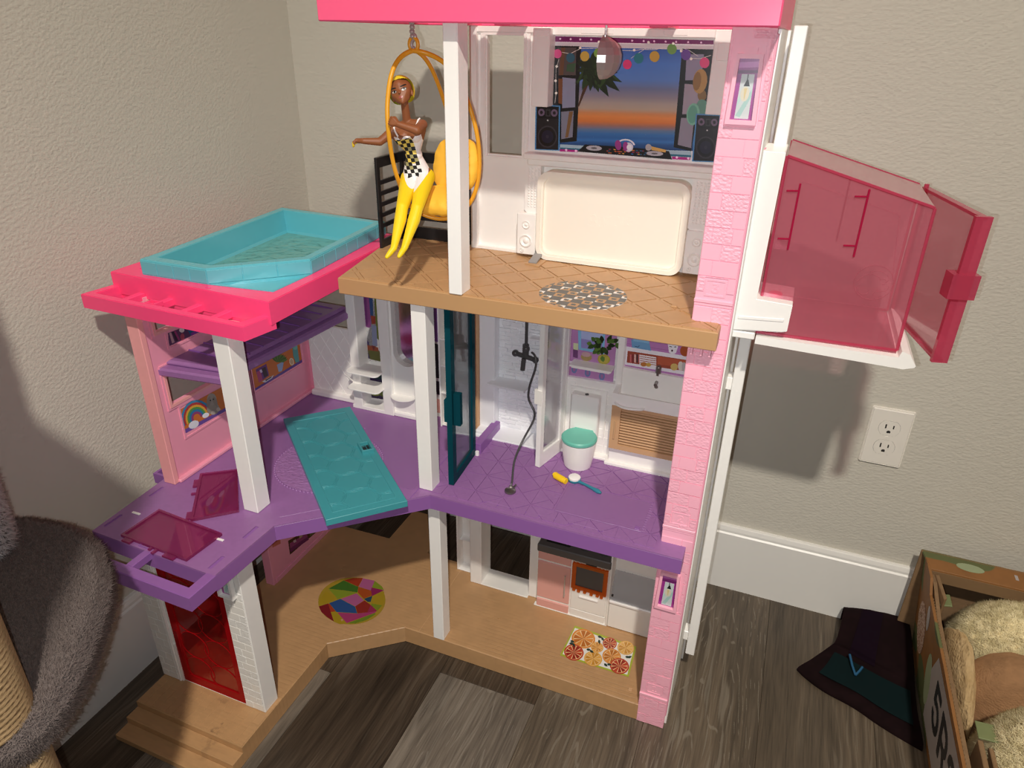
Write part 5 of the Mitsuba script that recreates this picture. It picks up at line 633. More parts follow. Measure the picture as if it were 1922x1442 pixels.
# black slatted railing at the back corner of the tan floor
rl = f'{H}__railing'
part('railing', cat(box(0.3555, 0.3600, -0.2930, -0.2840, Z3 - 0.006, 0.8860, 0.0008), box(0.3555, 0.3600, -0.2160, -0.2070, Z3, 0.8860, 0.0008), box(0.3555, 0.3600, -0.2930, -0.2070, 0.8700, 0.8860, 0.0008), box(0.3555, 0.3600, -0.2930, -0.2070, Z3, 0.7560, 0.0008),
                    box(0.3560, 0.4890, -0.2110, -0.2060, 0.8700, 0.8860, 0.0008), box(0.3560, 0.4890, -0.2110, -0.2060, Z3, 0.7620, 0.0008), box(0.4800, 0.4890, -0.2110, -0.2060, Z3, 0.8860, 0.0008)), 'm_black', label='black slatted railing behind the hanging chair')
for k in range(5):
    z = 0.7745 + k * 0.0172
    add(rl + '__slat', box(0.3562, 0.3595, -0.2850, -0.2150, z, z + 0.0072, 0.0006), 'm_black')
    add(rl + '__slat', box(0.3600, 0.4810, -0.2104, -0.2066, z, z + 0.0072, 0.0006), 'm_black')

# second-storey back wall, left to right
part('bedroom_panel', cat(box(0.1250, 0.2330, -0.2130, -0.2060, Z2, 0.5460, 0.0008), box(0.1250, 0.2330, -0.2250, -0.2060, Z2, Z2 + 0.0125, 0.003)), 'm_white', label='white quilted low wall panel of the bedroom')
for i in range(-3, 7):
    for sg in (1, -1):
        ln = Polygon([(0.12 + i * 0.030, Z2), (0.1212 + i * 0.030, Z2), (0.1212 + i * 0.030 + sg * 0.100, 0.546), (0.12 + i * 0.030 + sg * 0.100, 0.546)]).intersection(sbox(0.1265, Z2 + 0.013, 0.232, 0.5450))
        if not ln.is_empty and ln.area > 1e-5 and ln.geom_type == 'Polygon': part('bedroom_panel__quilt_line', extrude(ln, 'y', -0.2125, -0.2138), 'm_white')
cl = f'{H}__closet'
part('closet', cat(box(0.2370, 0.2565, -0.2370, -0.1990, Z2, 0.7165, 0.001), box(0.3050, 0.3260, -0.2370, -0.2060, Z2, 0.7165, 0.001), box(0.2330, 0.326, -0.2370, -0.2060, Z2, Z2 + 0.0080, 0.001), box(0.2560, 0.309, -0.2040, -0.1990, Z2, 0.7165, 0.0005),
                   box(0.3020, 0.3055, -0.2330, -0.2010, Z2 + 0.006, 0.7165, 0.0004)), 'm_white', label='white open closet niche')
for zz in (0.4830, 0.4480):
    part('closet__shelf', slab(np.array(rrect(0.2380, -0.2620, 0.3085, -0.215, 0.010).exterior.coords)[:-1], zz - 0.0035, zz, 0.0008), 'm_white')
part('closet__bracket', extrude(Polygon([(-0.262, 0.4745), (-0.258, 0.4745), (-0.232, 0.448), (-0.236, 0.448)]), 'x', 0.2375, 0.2400), 'm_white')
sticker(cl + '__print', 'closet_print', 0.7, 'print of hanging clothes and bags')
mz = box(0.326, 0.4300, -0.2280, -0.2060, Z2, 0.7165, 0.001)
mo = Polygon([(0.330, 0.7165), (0.330, 0.5270)] + [(0.3560 + 0.026 * math.cos(a), 0.5270 + 0.027 * math.sin(a)) for a in np.linspace(math.pi, 2 * math.pi, 18)] + [(0.3820, 0.7165)])
part('mirror_wall', cat(extrude(sbox(0.326, Z2, 0.386, 0.7165).difference(mo), 'y', -0.2060, -0.2300), box(0.326, 0.386, -0.2120, -0.2050, Z2, 0.7165, 0.0005), box(0.326, 0.386, -0.2360, -0.2060, Z2, Z2 + 0.010, 0.002)), 'm_white', label='white wall panel holding the mirror')
part('mirror_wall__mirror', extrude(mo, 'y', -0.2115, -0.2160), 'm_mirror', label='tall mirror with a rounded lower end')
part('mirror_wall__seat', cat(lathe([(0, -0.004), (0.024, -0.004), (0.0265, -0.0015), (0.0262, 0.0), (0, 0.0)], (0.348, -0.231, 0.4385), 32, 1.0, 0.9)), 'm_white', 40, label='white half-round bench')
part('wardrobe', cat(box(0.3860, 0.3900, -0.2320, -0.2040, Z2, 0.7165, 0.0006), box(0.386, 0.43, -0.2032, -0.2000, Z2, 0.7165, 0.0004), box(0.4270, 0.4300, -0.236, -0.204, Z2, 0.7165, 0.0006), box(0.4450, 0.4480, -0.236, -0.204, Z2, 0.7165, 0.0006), box(0.43, 0.446, -0.2060, -0.2030, Z2, 0.7165, 0.0004)), 'm_white', label='white narrow wardrobe with cubbies')
for zz in (Z2 + 0.003, 0.462, 0.517, 0.57, 0.63): part('wardrobe__cubby_shelf', box(0.4300, 0.4455, -0.2350, -0.2040, zz, zz + 0.0025, 0.0004), 'm_white')
for i, (za, zb, m) in enumerate(((0.400, 0.43, 'm_kitchenpink'), (0.440, 0.468, 'm_blackmatte'), (0.475, 0.545, 'm_blackmatte'), (0.55, 0.62, 'm_deeppurple'), (0.625, 0.69, 'm_kitchenpink'))):
    part('wardrobe__print', box(0.391, 0.4265, -0.2042, -0.2032, za, zb, 0.0002), m)
part('shower_jamb', box(0.4500, 0.5000, -0.2250, -0.2040, Z2, 0.7165, 0.001), 'm_cabinet')
# teal swinging door, open towards the viewer
td = f'{H}__shower_door'
dA, dB = np.array([0.5260, -0.303]), np.array([0.5330, -0.4060])
e = (dB - dA); eL = np.linalg.norm(e); e /= eL; nn = np.array([-e[1], e[0]])
def door_mesh(poly, t0, t1):
    m = trimesh.creation.extrude_polygon(poly, t1 - t0, engine='earcut'); v = np.array(m.vertices)
    w = np.c_[dA[0] + e[0] * v[:, 0] + nn[0] * (v[:, 2] + t0), dA[1] + e[1] * v[:, 0] + nn[1] * (v[:, 2] + t0), v[:, 1]]
    m = trimesh.Trimesh(w, m.faces, process=False)
    if m.volume < 0: m.invert()
    return m
fr = sbox(0, Z2 + 0.003, eL, 0.7120).difference(sbox(0.013, Z2 + 0.018, eL - 0.014, 0.700))
part('shower_door', door_mesh(fr, -0.0045, 0.0045), 'm_tealrim', label='dark teal translucent shower door standing open')
part('shower_door__pane', door_mesh(sbox(0.012, Z2 + 0.017, eL - 0.013, 0.701), -0.001, 0.001), 'm_smoke')
for t0, t1, zz0, zz1, u0, u1 in ((0.0045, 0.0155, 0.5040, 0.5600, eL - 0.016, eL - 0.007), (-0.0105, -0.0045, 0.509, 0.548, eL - 0.015, eL - 0.004)):
    part('shower_door__handle', door_mesh(sbox(u0, zz0, u1, zz1), t0, t1) if t1 < 0.01 else door_mesh(sbox(u0, zz0, u1, zz1).difference(sbox(u0 + .0, zz0 + .012, u1, zz1 - .012)) if False else sbox(u0, zz0, u1, zz1), t0, t1), 'm_tealrim')
# shower cubicle
sh = f'{H}__shower'
part('shower', cat(box(0.5000, 0.5300, -0.2180, -0.1900, Z2, 0.7165, 0.0015), box(0.5280, 0.6210, -0.1960, -0.1900, Z2, 0.7165, 0.0005), box(0.6150, 0.6300, -0.2180, -0.1900, Z2, 0.7165, 0.001), box(0.5000, 0.6300, -0.2450, -0.1900, Z2, Z2 + 0.0045, 0.0015), box(0.50, 0.536, -0.240, -0.190, Z2, Z2 + 0.012, 0.003)), 'm_bluewhite', label='white shower cubicle with ledge-stone back')
z, row = Z2 + 0.008, 0
while z < 0.712:
    h = rng.uniform(0.0055, 0.0085); x = 0.5305 - (row % 3) * 0.006
    while x < 0.6145:
        w = rng.uniform(0.014, 0.028)
        xa, xb = max(x, 0.5305), min(x + w - 0.0008, 0.6145)
        if xb - xa > 0.003: part('shower__brick', box(xa, xb, -0.1968 - rng.uniform(0.0, 0.0035), -0.1950, z, z + h - 0.0008, 0.0006), 'm_bluewhite')
        x += w
    z += h; row += 1
part('shower__shelf', slab([(0.5200, -0.2330), (0.5940, -0.2370), (0.5940, -0.1960), (0.5310, -0.1960)], 0.4950, 0.5000, 0.0008), 'm_bluewhite')
part('shower__soap_shelf', box(0.594, 0.6140, -0.2180, -0.1960, 0.5905, 0.5935, 0.0008), 'm_bluewhite')
part('shower__pipe', cyl((0.5870, -0.2120, 0.5560), (0.5870, -0.2120, 0.7180), 0.0027, 14), 'm_gunmetal', 40, label='dark grey shower pipe')
part('shower__mixer', cat(cyl((0.570, -0.216, 0.5605), (0.6060, -0.216, 0.5545), 0.0042, 16), ball((0.569, -0.2165, 0.5610), 0.0062, 2), ball((0.6065, -0.2165, 0.5545), 0.0058, 2), cyl((0.5875, -0.215, 0.580), (0.5875, -0.215, 0.556), 0.0056, 16), ball((0.5885, -0.216, 0.5725), 0.0066, 2), cyl((0.5870, -0.222, 0.556), (0.5865, -0.226, 0.5350), 0.0040, 14)), 'm_gunmetal', 40, label='dark grey shower mixer tap')
hose = [(0.6000, -0.219, 0.5690), (0.6070, -0.222, 0.5650), (0.6111, -0.228, 0.5460), (0.6074, -0.235, 0.5259), (0.6040, -0.240, 0.5036), (0.6055, -0.240, 0.4861), (0.6180, -0.245, 0.4668), (0.6136, -0.250, 0.4415), (0.6044, -0.258, 0.4185), (0.6005, -0.278, 0.4010), (0.6060, -0.310, 0.3948), (0.6177, -0.345, 0.3945), (0.6247, -0.3676, 0.3945)]
part('shower__hose', tube(smooth_path(hose, 7), 0.0018, 9), 'm_gunmetal', True, label='long dark grey shower hose trailing onto the floor')
part('shower__spray_head', cat(lathe([(0, 0.0), (0.0085, 0.0), (0.0095, 0.0018), (0.0088, 0.0040), (0.004, 0.0062), (0, 0.0066)], (0.6290, -0.3840, Z2 + 0.001), 22), tube([(0.6247, -0.3676, 0.3945), (0.6262, -0.374, 0.396), (0.6285, -0.381, 0.3965)], [0.0022, 0.0030, 0.0034], 9), cyl((0.629, -0.374, 0.394), (0.635, -0.372, 0.400), 0.0013, 8)), 'm_graychrome', 35, label='grey metallic spray head lying on the purple floor')
# white door with a clear pane, open
dA, dB = np.array([0.6630, -0.2280]), np.array([0.6450, -0.2980])
e = (dB - dA); eL = np.linalg.norm(e); e /= eL; nn = np.array([-e[1], e[0]])
fr = sbox(0, Z2 + 0.002, eL, 0.7150).difference(sbox(0.010, Z2 + 0.028, eL - 0.010, 0.702))
part('bathroom_door', door_mesh(fr, -0.0045, 0.0045), 'm_white', label='narrow white open door with a clear pane')
part('bathroom_door__pane', door_mesh(sbox(0.0095, Z2 + 0.0275, eL - 0.0095, 0.7025), -0.0007, 0.0007), 'm_clear')
part('bathroom_door__handle', cat(door_mesh(sbox(eL - 0.0075, 0.515, eL + 0.0005, 0.540), -0.0100, -0.0040), door_mesh(sbox(eL - 0.002, 0.5145, eL + 0.0015, 0.5405), -0.0100, 0.004)), 'm_offwhite')
# bathroom wall with two framed prints
ba = Polygon([(0.6300, Z2), (0.8800, Z2), (0.8800, 0.7165), (0.6300, 0.7165)])
PL = Polygon([(0.6680, 0.7165), (0.6670, 0.5355), (0.7500, 0.5375), (0.7520, 0.7165)]); PS = Polygon([(0.7625, 0.7165), (0.7625, 0.5710), (0.8680, 0.5690), (0.8680, 0.7165)])
bt = part('bathroom_wall', cat(extrude(ba.difference(PL).difference(PS), 'y', -0.2060, -0.2190), box(0.63, 0.88, -0.206, -0.203, Z2, 0.7165, 0), box(0.6460, 0.6680, -0.2280, -0.2180, Z2, 0.7165, 0.001), box(0.7510, 0.7620, -0.2240, -0.218, 0.5400, 0.7165, 0.0008), box(0.660, 0.7560, -0.2330, -0.2150, Z2, Z2 + 0.0060, 0.002)), 'm_white', label='white bathroom back wall')
sticker(bt + '__plant_print', 'plant_print', 0.95, 'print of a leafy plant before a blue window')
sticker(bt + '__shelf_print', 'shelf_print', 0.95, 'print of bathroom shelves with toiletries and a mask')
part('bathroom_wall__shelf', cat(box(0.6740, 0.7460, -0.2380, -0.2100, 0.5640, 0.5675, 0.0008), box(0.677, 0.743, -0.2350, -0.2110, 0.5610, 0.5642, 0.0006)), 'm_white')
for i in range(6):
    for j in range(8):
        xa, za = 0.6690 + i * 0.0143, Z2 + 0.0075 + j * 0.0165
        if za < 0.536 and not (0.676 < xa + 0.007 < 0.735 and 0.44 < za): add(bt + '__tile', box(xa, xa + 0.0137, -0.2199, -0.2180, za, za + 0.0158, 0.0006), 'm_white')
add(bt + '__tank_frame', extrude(rrect(0.6740, 0.430, 0.7395, 0.522, 0.002).difference(rrect(0.6765, 0.428, 0.737, 0.5195, 0.002)), 'y', -0.2180, -0.2230), 'm_white')
# washstand
vn = f'{H}__washstand'
part('washstand', cat(box(0.7545, 0.8800, -0.2490, -0.2190, 0.5140, 0.5180, 0.0012), box(0.7545, 0.8800, -0.2490, -0.2455, 0.5140, 0.5360, 0.001), extrude(Polygon([(-0.2490, 0.5140), (-0.2490, 0.5360), (-0.2080, 0.5440), (-0.2080, 0.5140)]), 'x', 0.7545, 0.7620), box(0.7545, 0.8800, -0.2130, -0.2060, 0.5140, 0.5470, 0.001), box(0.7560, 0.88, -0.2190, -0.2060, Z2, 0.516, 0.0005),
                      box(0.7480, 0.8800, -0.2420, -0.2180, Z2, Z2 + 0.0060, 0.001), box(0.7530, 0.8800, -0.2330, -0.2180, Z2, 0.4300, 0.001)), 'm_white', label='white washstand with a trough basin')
part('washstand__towel_bar', tube(smooth_path([(0.7630, -0.2450, 0.5200), (0.7630, -0.2540, 0.5195), (0.7660, -0.2560, 0.5190), (0.8020, -0.2560, 0.5180), (0.8055, -0.2540, 0.5178), (0.8055, -0.2450, 0.5180)], 4), 0.0021, 10), 'm_white', True)
part('washstand__tap', cat(cyl((0.8190, -0.2150, 0.545), (0.8190, -0.2150, 0.570), 0.0038, 14), cyl((0.8190, -0.2150, 0.566), (0.8190, -0.2150, 0.5790), 0.0046, 14), cyl((0.819, -0.2150, 0.5550), (0.819, -0.2300, 0.5540), 0.0028, 10), ball((0.8190, -0.2150, 0.5790), 0.0046, 2), ball((0.819, -0.2150, 0.546), 0.0052, 2)), 'm_graychrome', 40, label='grey metallic tap')
part('washstand__plug', ball((0.767, -0.232, 0.5190), 0.003, 1), 'm_white', True)
cab = f'{H}__washstand_cabinet'
part('washstand_cabinet', cat(extrude(sbox(0.7545, 0.4285, 0.8800, 0.5140).difference(sbox(0.7700, 0.4375, 0.8800, 0.5065)), 'y', -0.2180, -0.2450), ), 'm_cabinet', label='light brown louvred cabinet under the basin')
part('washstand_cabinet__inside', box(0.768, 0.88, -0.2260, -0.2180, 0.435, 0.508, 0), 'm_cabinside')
for k in range(13):
    zz = 0.4405 + k * 0.0052
    part('washstand_cabinet__slat', obox((0.825, -0.2395, zz), (0.1100, 0, 0), (0, 0.0060, 0.0006), (0, -0.0003, 0.0027), 0.0006), 'm_cabinet')
part('washstand_cabinet__handle', cyl((0.7625, -0.2475, 0.4500), (0.7625, -0.2475, 0.4840), 0.0014, 8), 'm_cabinet', 40)

# pink bedroom side wall with windows, prints and a folded bunk
wp = Polygon([(-0.574, Z2), (-0.196, Z2), (-0.196, 0.7020), (-0.574, 0.7020)])
w1, w0_ = Polygon([(-0.5520, 0.5240), (-0.4080, 0.5240), (-0.4080, 0.5880), (-0.5520, 0.5880)]), Polygon([(-0.552, 0.6480), (-0.40, 0.6480), (-0.40, 0.700), (-0.552, 0.700)])
holes = wp.difference(w1).difference(w0_)
sw = part('bedroom_wall', cat(extrude(holes, 'x', 0.1040, 0.1130), box(0.104, 0.124, -0.205, -0.196, Z2, 0.7020, 0.001), box(0.104, 0.1215, -0.572, -0.196, Z2, Z2 + 0.0060, 0.002)), 'm_wallpink', label='pink side wall of the upper bedroom')
add(sw + '__front_edge', cat(box(0.0935, 0.1165, -0.5800, -0.5700, Z2, 0.6990, 0.001), box(0.0935, 0.105, -0.58, -0.56, Z2, 0.6990, 0.0008)), 'm_salmon', label='salmon pink front edge')
for w, d in ((w1, 0.007), (w0_, 0.007)):
    add(sw + '__window_frame', extrude(w.buffer(d, join_style=2).difference(w.buffer(0.0002, join_style=2)), 'x', 0.1125, 0.1150), 'm_wallpink')
    add(sw + '__window_frame', extrude(w.buffer(0.003, join_style=2).difference(w.buffer(-0.0012, join_style=2)), 'x', 0.1125, 0.1165), 'm_salmon')
def fr_x(y0, z0, y1, z1): return Polygon([(y0, z0), (y1, z0), (y1, z1), (y0, z1)])
for y0, z0, y1, z1 in ((-0.5365, 0.4580, -0.37, 0.5140), (-0.3720, 0.4600, -0.222, 0.5120), (-0.5310, 0.6165, -0.40, 0.645)):
    add(sw + '__print_frame', extrude(fr_x(y0, z0, y1, z1).buffer(0.003, join_style=2).difference(fr_x(y0, z0, y1, z1)), 'x', 0.1125, 0.1145), 'm_wallpink')
sticker(sw + '__rainbow_print', 'rainbow_print', 1.0, 'orange print of a rainbow and a plush bunny')
sticker(sw + '__shelf_print', 'plant_shelf_print', 1.0, 'orange print of a picture, a potted plant and a clock')
sticker(sw + '__book_print', 'book_print', 1.0, 'print of books and toys')
bk = f'{H}__bunk'
bunkp = [(0.1125, -0.5600), (0.2230, -0.5480), (0.2420, -0.2200), (0.1125, -0.2200)]
part('bunk', slab(bunkp, 0.5790, 0.5930, 0.003), 'm_purple', label='purple fold-down bunk bed')
part('bunk__mattress', slab([(0.1165, -0.545), (0.2130, -0.5360), (0.2310, -0.2260), (0.1165, -0.2260)], 0.5920, 0.6010, 0.0035), 'm_purple')
for k in range(9):
    y = -0.50 + k * 0.032; part('bunk__quilt_ridge', tube([(0.119, y, 0.6010), (0.172, y - 0.004, 0.6022), (0.216, y - 0.005, 0.6008)], 0.0016, 6), 'm_deeppurple', True)
part('bunk__rail', box(0.2165, 0.2205, -0.5440, -0.5400, 0.590, 0.5980, 0.0012), 'm_purple')

# ground floor: side wall, doorway, kitchen
gw = part('living_wall', cat(extrude(Polygon([(-0.4090, ZB), (-0.1920, ZB), (-0.1920, 0.3620), (-0.4090, 0.3620)]), 'x', 0.1130, 0.1220), box(0.1040, 0.1240, -0.4130, -0.4060, ZB, 0.3620, 0.0008)), 'm_wallpink', label='pink side wall of the ground floor')
sticker(gw + '__bed_print', 'bed_print', 1.0, 'print of cushions in a window')
sticker(gw + '__frame_print', 'frame_print', 1.0, 'small framed print')
add(gw + '__skirting', box(0.122, 0.1245, -0.405, -0.194, ZB, ZB + 0.012, 0.0008), 'm_wallpink')
dw = part('kitchen_wall', cat(box(0.4480, 0.4520, -0.2220, -0.1960, ZB, 0.3620, 0.0006), box(0.452, 0.4930, -0.2000, -0.1960, ZB, 0.3620, 0.0004), box(0.4900, 0.5150, -0.2460, -0.1960, ZB, 0.3620, 0.0012), box(0.6160, 0.6390, -0.2380, -0.1960, ZB, 0.3620, 0.0012), box(0.448, 0.492, -0.2220, -0.196, ZB, ZB + 0.003, 0.0008)), 'm_white', label='white back wall of the ground floor with an open doorway')
add(dw + '__niche_shelf', box(0.4520, 0.4900, -0.2160, -0.1990, 0.1130, 0.1155, 0.0006), 'm_white')
add(dw + '__niche_shelf', box(0.4520, 0.4900, -0.2160, -0.1990, 0.2050, 0.2075, 0.0006), 'm_white')
add(dw + '__threshold', box(0.5140, 0.6170, -0.2460, -0.1960, ZB, ZB + 0.0035, 0.001), 'm_offwhite', label='pale doorway threshold')
kt = f'{H}__kitchen'
part('kitchen', cat(box(0.6390, 0.7825, -0.2540, -0.2000, ZB, 0.1800, 0.0006), box(0.6350, 0.785, -0.2580, -0.2480, ZB, ZB + 0.0028, 0.0008), box(0.7815, 0.7850, -0.2580, -0.2000, ZB, 0.2080, 0.0006), box(0.7850, 0.8800, -0.2540, -0.2000, ZB, 0.1060, 0.0008), box(0.7850, 0.8800, -0.2250, -0.2000, 0.1060, 0.3620, 0.0006), box(0.6390, 0.785, -0.2100, -0.2000, 0.18, 0.3620, 0.0006)), 'm_offwhite', label='white kitchen unit')
for za, zb, nm in ((0.1585, 0.1790, 'fridge_drawer'), (0.0640, 0.1530, 'fridge_door'), (ZB + 0.0015, 0.0580, 'fridge_drawer')):
    part('kitchen__' + nm, box(0.6405, 0.7060, -0.2572, -0.2530, za, zb, 0.0008), 'm_kitchenpink', label='salmon pink fridge front')
part('kitchen__handle', cat(cyl((0.6975, -0.2625, 0.0850), (0.6975, -0.2625, 0.1370), 0.0014, 10), cyl((0.6975, -0.2625, 0.088), (0.6975, -0.2565, 0.088), 0.0011, 8), cyl((0.6975, -0.2625, 0.134), (0.6975, -0.2565, 0.134), 0.0011, 8)), 'm_steel', 40, label='steel bar handle')
part('kitchen__countertop', cat(box(0.6390, 0.7830, -0.2620, -0.2080, 0.1790, 0.1960, 0.0018)), 'm_counter', label='dark grey kitchen countertop')
part('kitchen__sink', extrude(rrect(0.652, -0.248, 0.700, -0.216, 0.003), 'z', 0.1958, 0.1966), 'm_black', label='black inset sink')
for x, y in ((0.728, -0.240), (0.764, -0.240), (0.728, -0.222), (0.764, -0.222)):
    part('kitchen__burner', lathe([(0.0, 0.0), (0.0090, 0.0), (0.0090, 0.0012), (0.0068, 0.0012), (0.0060, 0.0006), (0.004, 0.0016), (0, 0.0016)], (x, y, 0.1958), 20), 'm_gunmetal', 40)
part('kitchen__control_panel', box(0.7095, 0.7800, -0.2572, -0.2530, 0.1735, 0.1785, 0.0005), 'm_steel', label='grey oven control panel')
part('kitchen__display', box(0.7350, 0.7560, -0.2580, -0.2565, 0.1740, 0.1782, 0.0003), 'm_black')
for x in (0.716, 0.724, 0.766, 0.773): part('kitchen__knob', cyl((x, -0.2570, 0.1760), (x, -0.2590, 0.1760), 0.0017, 10), 'm_steel', 30)
od = rrect(0.7095, 0.1105, 0.7785, 0.1720, 0.0015)
part('kitchen__oven_door', extrude(od.difference(rrect(0.7175, 0.1180, 0.7705, 0.1650, 0.001)), 'y', -0.2545, -0.2592), 'm_orangeclear', label='clear orange oven door')
part('kitchen__oven_glass', extrude(rrect(0.7172, 0.1177, 0.7708, 0.1653, 0.001), 'y', -0.2552, -0.2570), 'm_gunmetal', label='brownish oven window')
for k, x in enumerate((0.7155, 0.7250, 0.7370, 0.7500, 0.7620, 0.7700)):
    part('kitchen__oven_hinge', box(x - 0.0030, x + 0.0030, -0.2612, -0.2545, 0.1055 - 0.001 * (k % 2), 0.1115, 0.001), 'm_orangeclear')
part('kitchen__oven_drawer', box(0.7095, 0.7790, -0.2566, -0.2530, 0.0585, 0.1045, 0.0008), 'm_offwhite')
part('kitchen__oven_drawer_handle', box(0.7260, 0.7640, -0.2610, -0.2560, 0.0925, 0.0965, 0.0012), 'm_white')
part('kitchen__plinth', box(0.7095, 0.7790, -0.2560, -0.2530, ZB + 0.0015, 0.0560, 0.0006), 'm_offwhite')
part('kitchen__dishwasher_front', box(0.7860, 0.8800, -0.2572, -0.2530, ZB + 0.0015, 0.1040, 0.001), 'm_offwhite')
part('kitchen__dishwasher_handle', box(0.7860, 0.8800, -0.2640, -0.2540, 0.1040, 0.1100, 0.0015), 'm_white')
part('kitchen__dishwasher_tray', obox((0.8330, -0.2440, 0.1330), (0.0930, 0, 0), (0, 0.033, 0.046), (0, -0.0012, 0.0008), 0.0005), 'm_clear', label='clear tilted tray')
part('kitchen__knob', cyl((0.7905, -0.2560, 0.1190), (0.7905, -0.2600, 0.1190), 0.0018, 10), 'm_black', 30)
sticker(kt + '__food_print', 'food_print', 1.0, 'small print of food')
# front door wall of the wing
fd = f'{H}__porch'
part('porch', cat(box(0.0880, 0.1250, -0.6680, -0.6480, ZB, 0.3640, 0.001), box(0.1240, 0.1330, -0.6640, -0.6520, ZB, 0.3640, 0.0008), box(0.2660, 0.3060, -0.6650, -0.6450, ZB, 0.3640, 0.001), box(0.1330, 0.2660, -0.6640, -0.6540, ZB, ZB + 0.0015, 0.0005)), 'm_whiterough', label='white brick-patterned porch wall')
part('porch__return', box(0.3015, 0.3065, -0.6645, -0.6330, ZB, 0.3640, 0.0006), 'm_white')
for x0, x1, y in ((0.0890, 0.1240, -0.6680), (0.2680, 0.3050, -0.6650)):
    z, row = ZB + 0.002, 0
    while z < 0.350:
        cut = (0.42, 0.68, 0.30, 0.55)[row % 4] * (x1 - x0) + x0
        for xa, xb in ((x0, cut - 0.0003), (cut + 0.0003, x1)):
            if x0 > 0.2 and z > 0.284 and xa < 0.296 and xb > 0.268: continue
            part('porch__brick', box(xa, xb, y - 0.0007 - rng.random() * 0.0005, y + 0.001, z, z + 0.0146, 0.0004), 'm_whiterough' if rng.random() < 0.6 else 'm_offwhite')
        z += 0.0152; row += 1
add(fd + '__jamb', cat(box(0.1250, 0.1290, -0.6690, -0.6620, ZB, 0.3640, 0.0006), box(0.1290, 0.1330, -0.6670, -0.6620, ZB, 0.1250, 0.0006)), 'm_white')
lantern_part(fd, 0.2675, 0.2965, 0.2880, 0.3560, -0.6665, 'm_white', 0.10)
fr = sbox(0.1335, ZB + 0.002, 0.2655, 0.3630).difference(sbox(0.1475, ZB + 0.020, 0.2550, 0.3500))
part('front_door', extrude(fr, 'y', -0.6580, -0.6640), 'm_redrim', label='translucent red front door')
part('front_door__pane', extrude(sbox(0.1470, ZB + 0.0195, 0.2555, 0.3505), 'y', -0.6600, -0.6620), 'm_reddoor')
part('front_door__handle', cat(box(0.2330, 0.2560, -0.6560, -0.6460, 0.1700, 0.1960, 0.0012), box(0.138, 0.1455, -0.6655, -0.6600, 0.11, 0.16, 0.001)), 'm_redrim')
for k in range(5):
    xc, zc = 0.2010, 0.0780 + k * 0.058
    for dx in (-0.026, 0.026):
        pts = [(xc + dx + 0.030 * math.cos(a), -0.6624, zc + 0.029 * math.sin(a)) for a in np.linspace(0, 2 * math.pi, 25)[:-1]]
        part('front_door__scroll', tube(pts, 0.0007, 6, True), 'm_redrim', True)

# pink pool deck with its open front frame
pool_o = [(0.104, -0.541), (0.223, -0.538), (0.326, -0.438), (0.305, -0.190), (0.071, -0.176)]
pool_i = [(0.1185, -0.522), (0.2165, -0.5205), (0.3095, -0.4300), (0.2905, -0.2050), (0.0870, -0.1920)]
basin = [(0.223, -0.538), (0.3265, -0.5265), (0.326, -0.438)]
DZ = 0.7360
deck = Polygon([(0.3460, -0.5610), (0.3380, -0.2460), (0.3360, -0.185), (0.0450, -0.165), (0.0500, -0.5490)])
hole = Polygon(pool_o).buffer(-0.002).union(Polygon(basin).buffer(-0.0005))
pd = part('pool_deck', cat(extrude(deck.difference(hole), 'z', DZ - 0.0015, DZ), extrude(deck.buffer(0.0009, join_style=2).difference(hole), 'z', 0.7030, DZ - 0.0012)), 'm_hotpink', label='hot pink deck around the rooftop pool')
fo = [(0.3370, -0.6060), (0.0400, -0.5985), (0.0480, -0.5400), (0.3460, -0.5520)]
fi = [(0.3215, -0.5925), (0.0560, -0.5860), (0.0610, -0.5480), (0.3310, -0.5600)]
add(pd + '__front_frame', extrude(Polygon(fo).difference(Polygon(fi)), 'z', 0.6940, 0.7140), 'm_hotpink')
add(pd + '__front_frame', extrude(Polygon(fo).buffer(-0.0009, join_style=2).difference(Polygon(fi).buffer(0.0009, join_style=2)), 'z', 0.7138, 0.7150), 'm_hotpink')
for k, x in enumerate((0.107, 0.163, 0.218, 0.272)):
    add(pd + '__bar', slab([(x - 0.005, -0.5905), (x + 0.005, -0.5905), (x + 0.006, -0.553), (x - 0.004, -0.553)], 0.7020, 0.7125, 0.0008), 'm_hotpink')
add(pd + '__clip', extrude(sbox(0.150, -0.588, 0.170, -0.574).difference(sbox(0.1525, -0.5855, 0.1675, -0.5765)), 'z', 0.7090, 0.7150), 'm_hotpink')
for x, y in ((0.080, -0.520), (0.2320, -0.5485), (0.0650, -0.47)): add(pd + '__slot', box(x - 0.004, x + 0.004, y - 0.002, y + 0.002, DZ, DZ + 0.0005, 0.0002), 'm_deeppink')

# ---------------------------------------------------------------- things in and on the house
pt = thing('pool', 'aqua blue plastic toy pool set into the hot pink roof deck', 'toy pool')
RZ, FZ = 0.7590, 0.7190
def loft(rings):
    n = len(rings[0][0]); V, F = [], []
    for P, z in rings: V += [(x, y, z) for x, y in P]
    for k in range(len(rings) - 1):
        for i in range(n):
            j = (i + 1) % n; F += [[k * n + i, k * n + j, (k + 1) * n + j], [k * n + i, (k + 1) * n + j, (k + 1) * n + i]]
    return V, F
po, pi_ = ccw(pool_o), ccw(pool_i)
V, F = loft([(po, 0.7250), (po, RZ - 0.0012), (inset(po, 0.0012), RZ), (inset(pi_, -0.0010), RZ), (pi_, RZ - 0.0012), (inset(pi_, 0.006), FZ + 0.004), (inset(pi_, 0.0105), FZ)])
n = len(po); base_i = len(V) - n
F += (earcut.triangulate_float64(np.ascontiguousarray(inset(pi_, 0.0105)), np.array([n], np.uint32)).reshape(-1, 3).astype(int) + base_i).tolist()
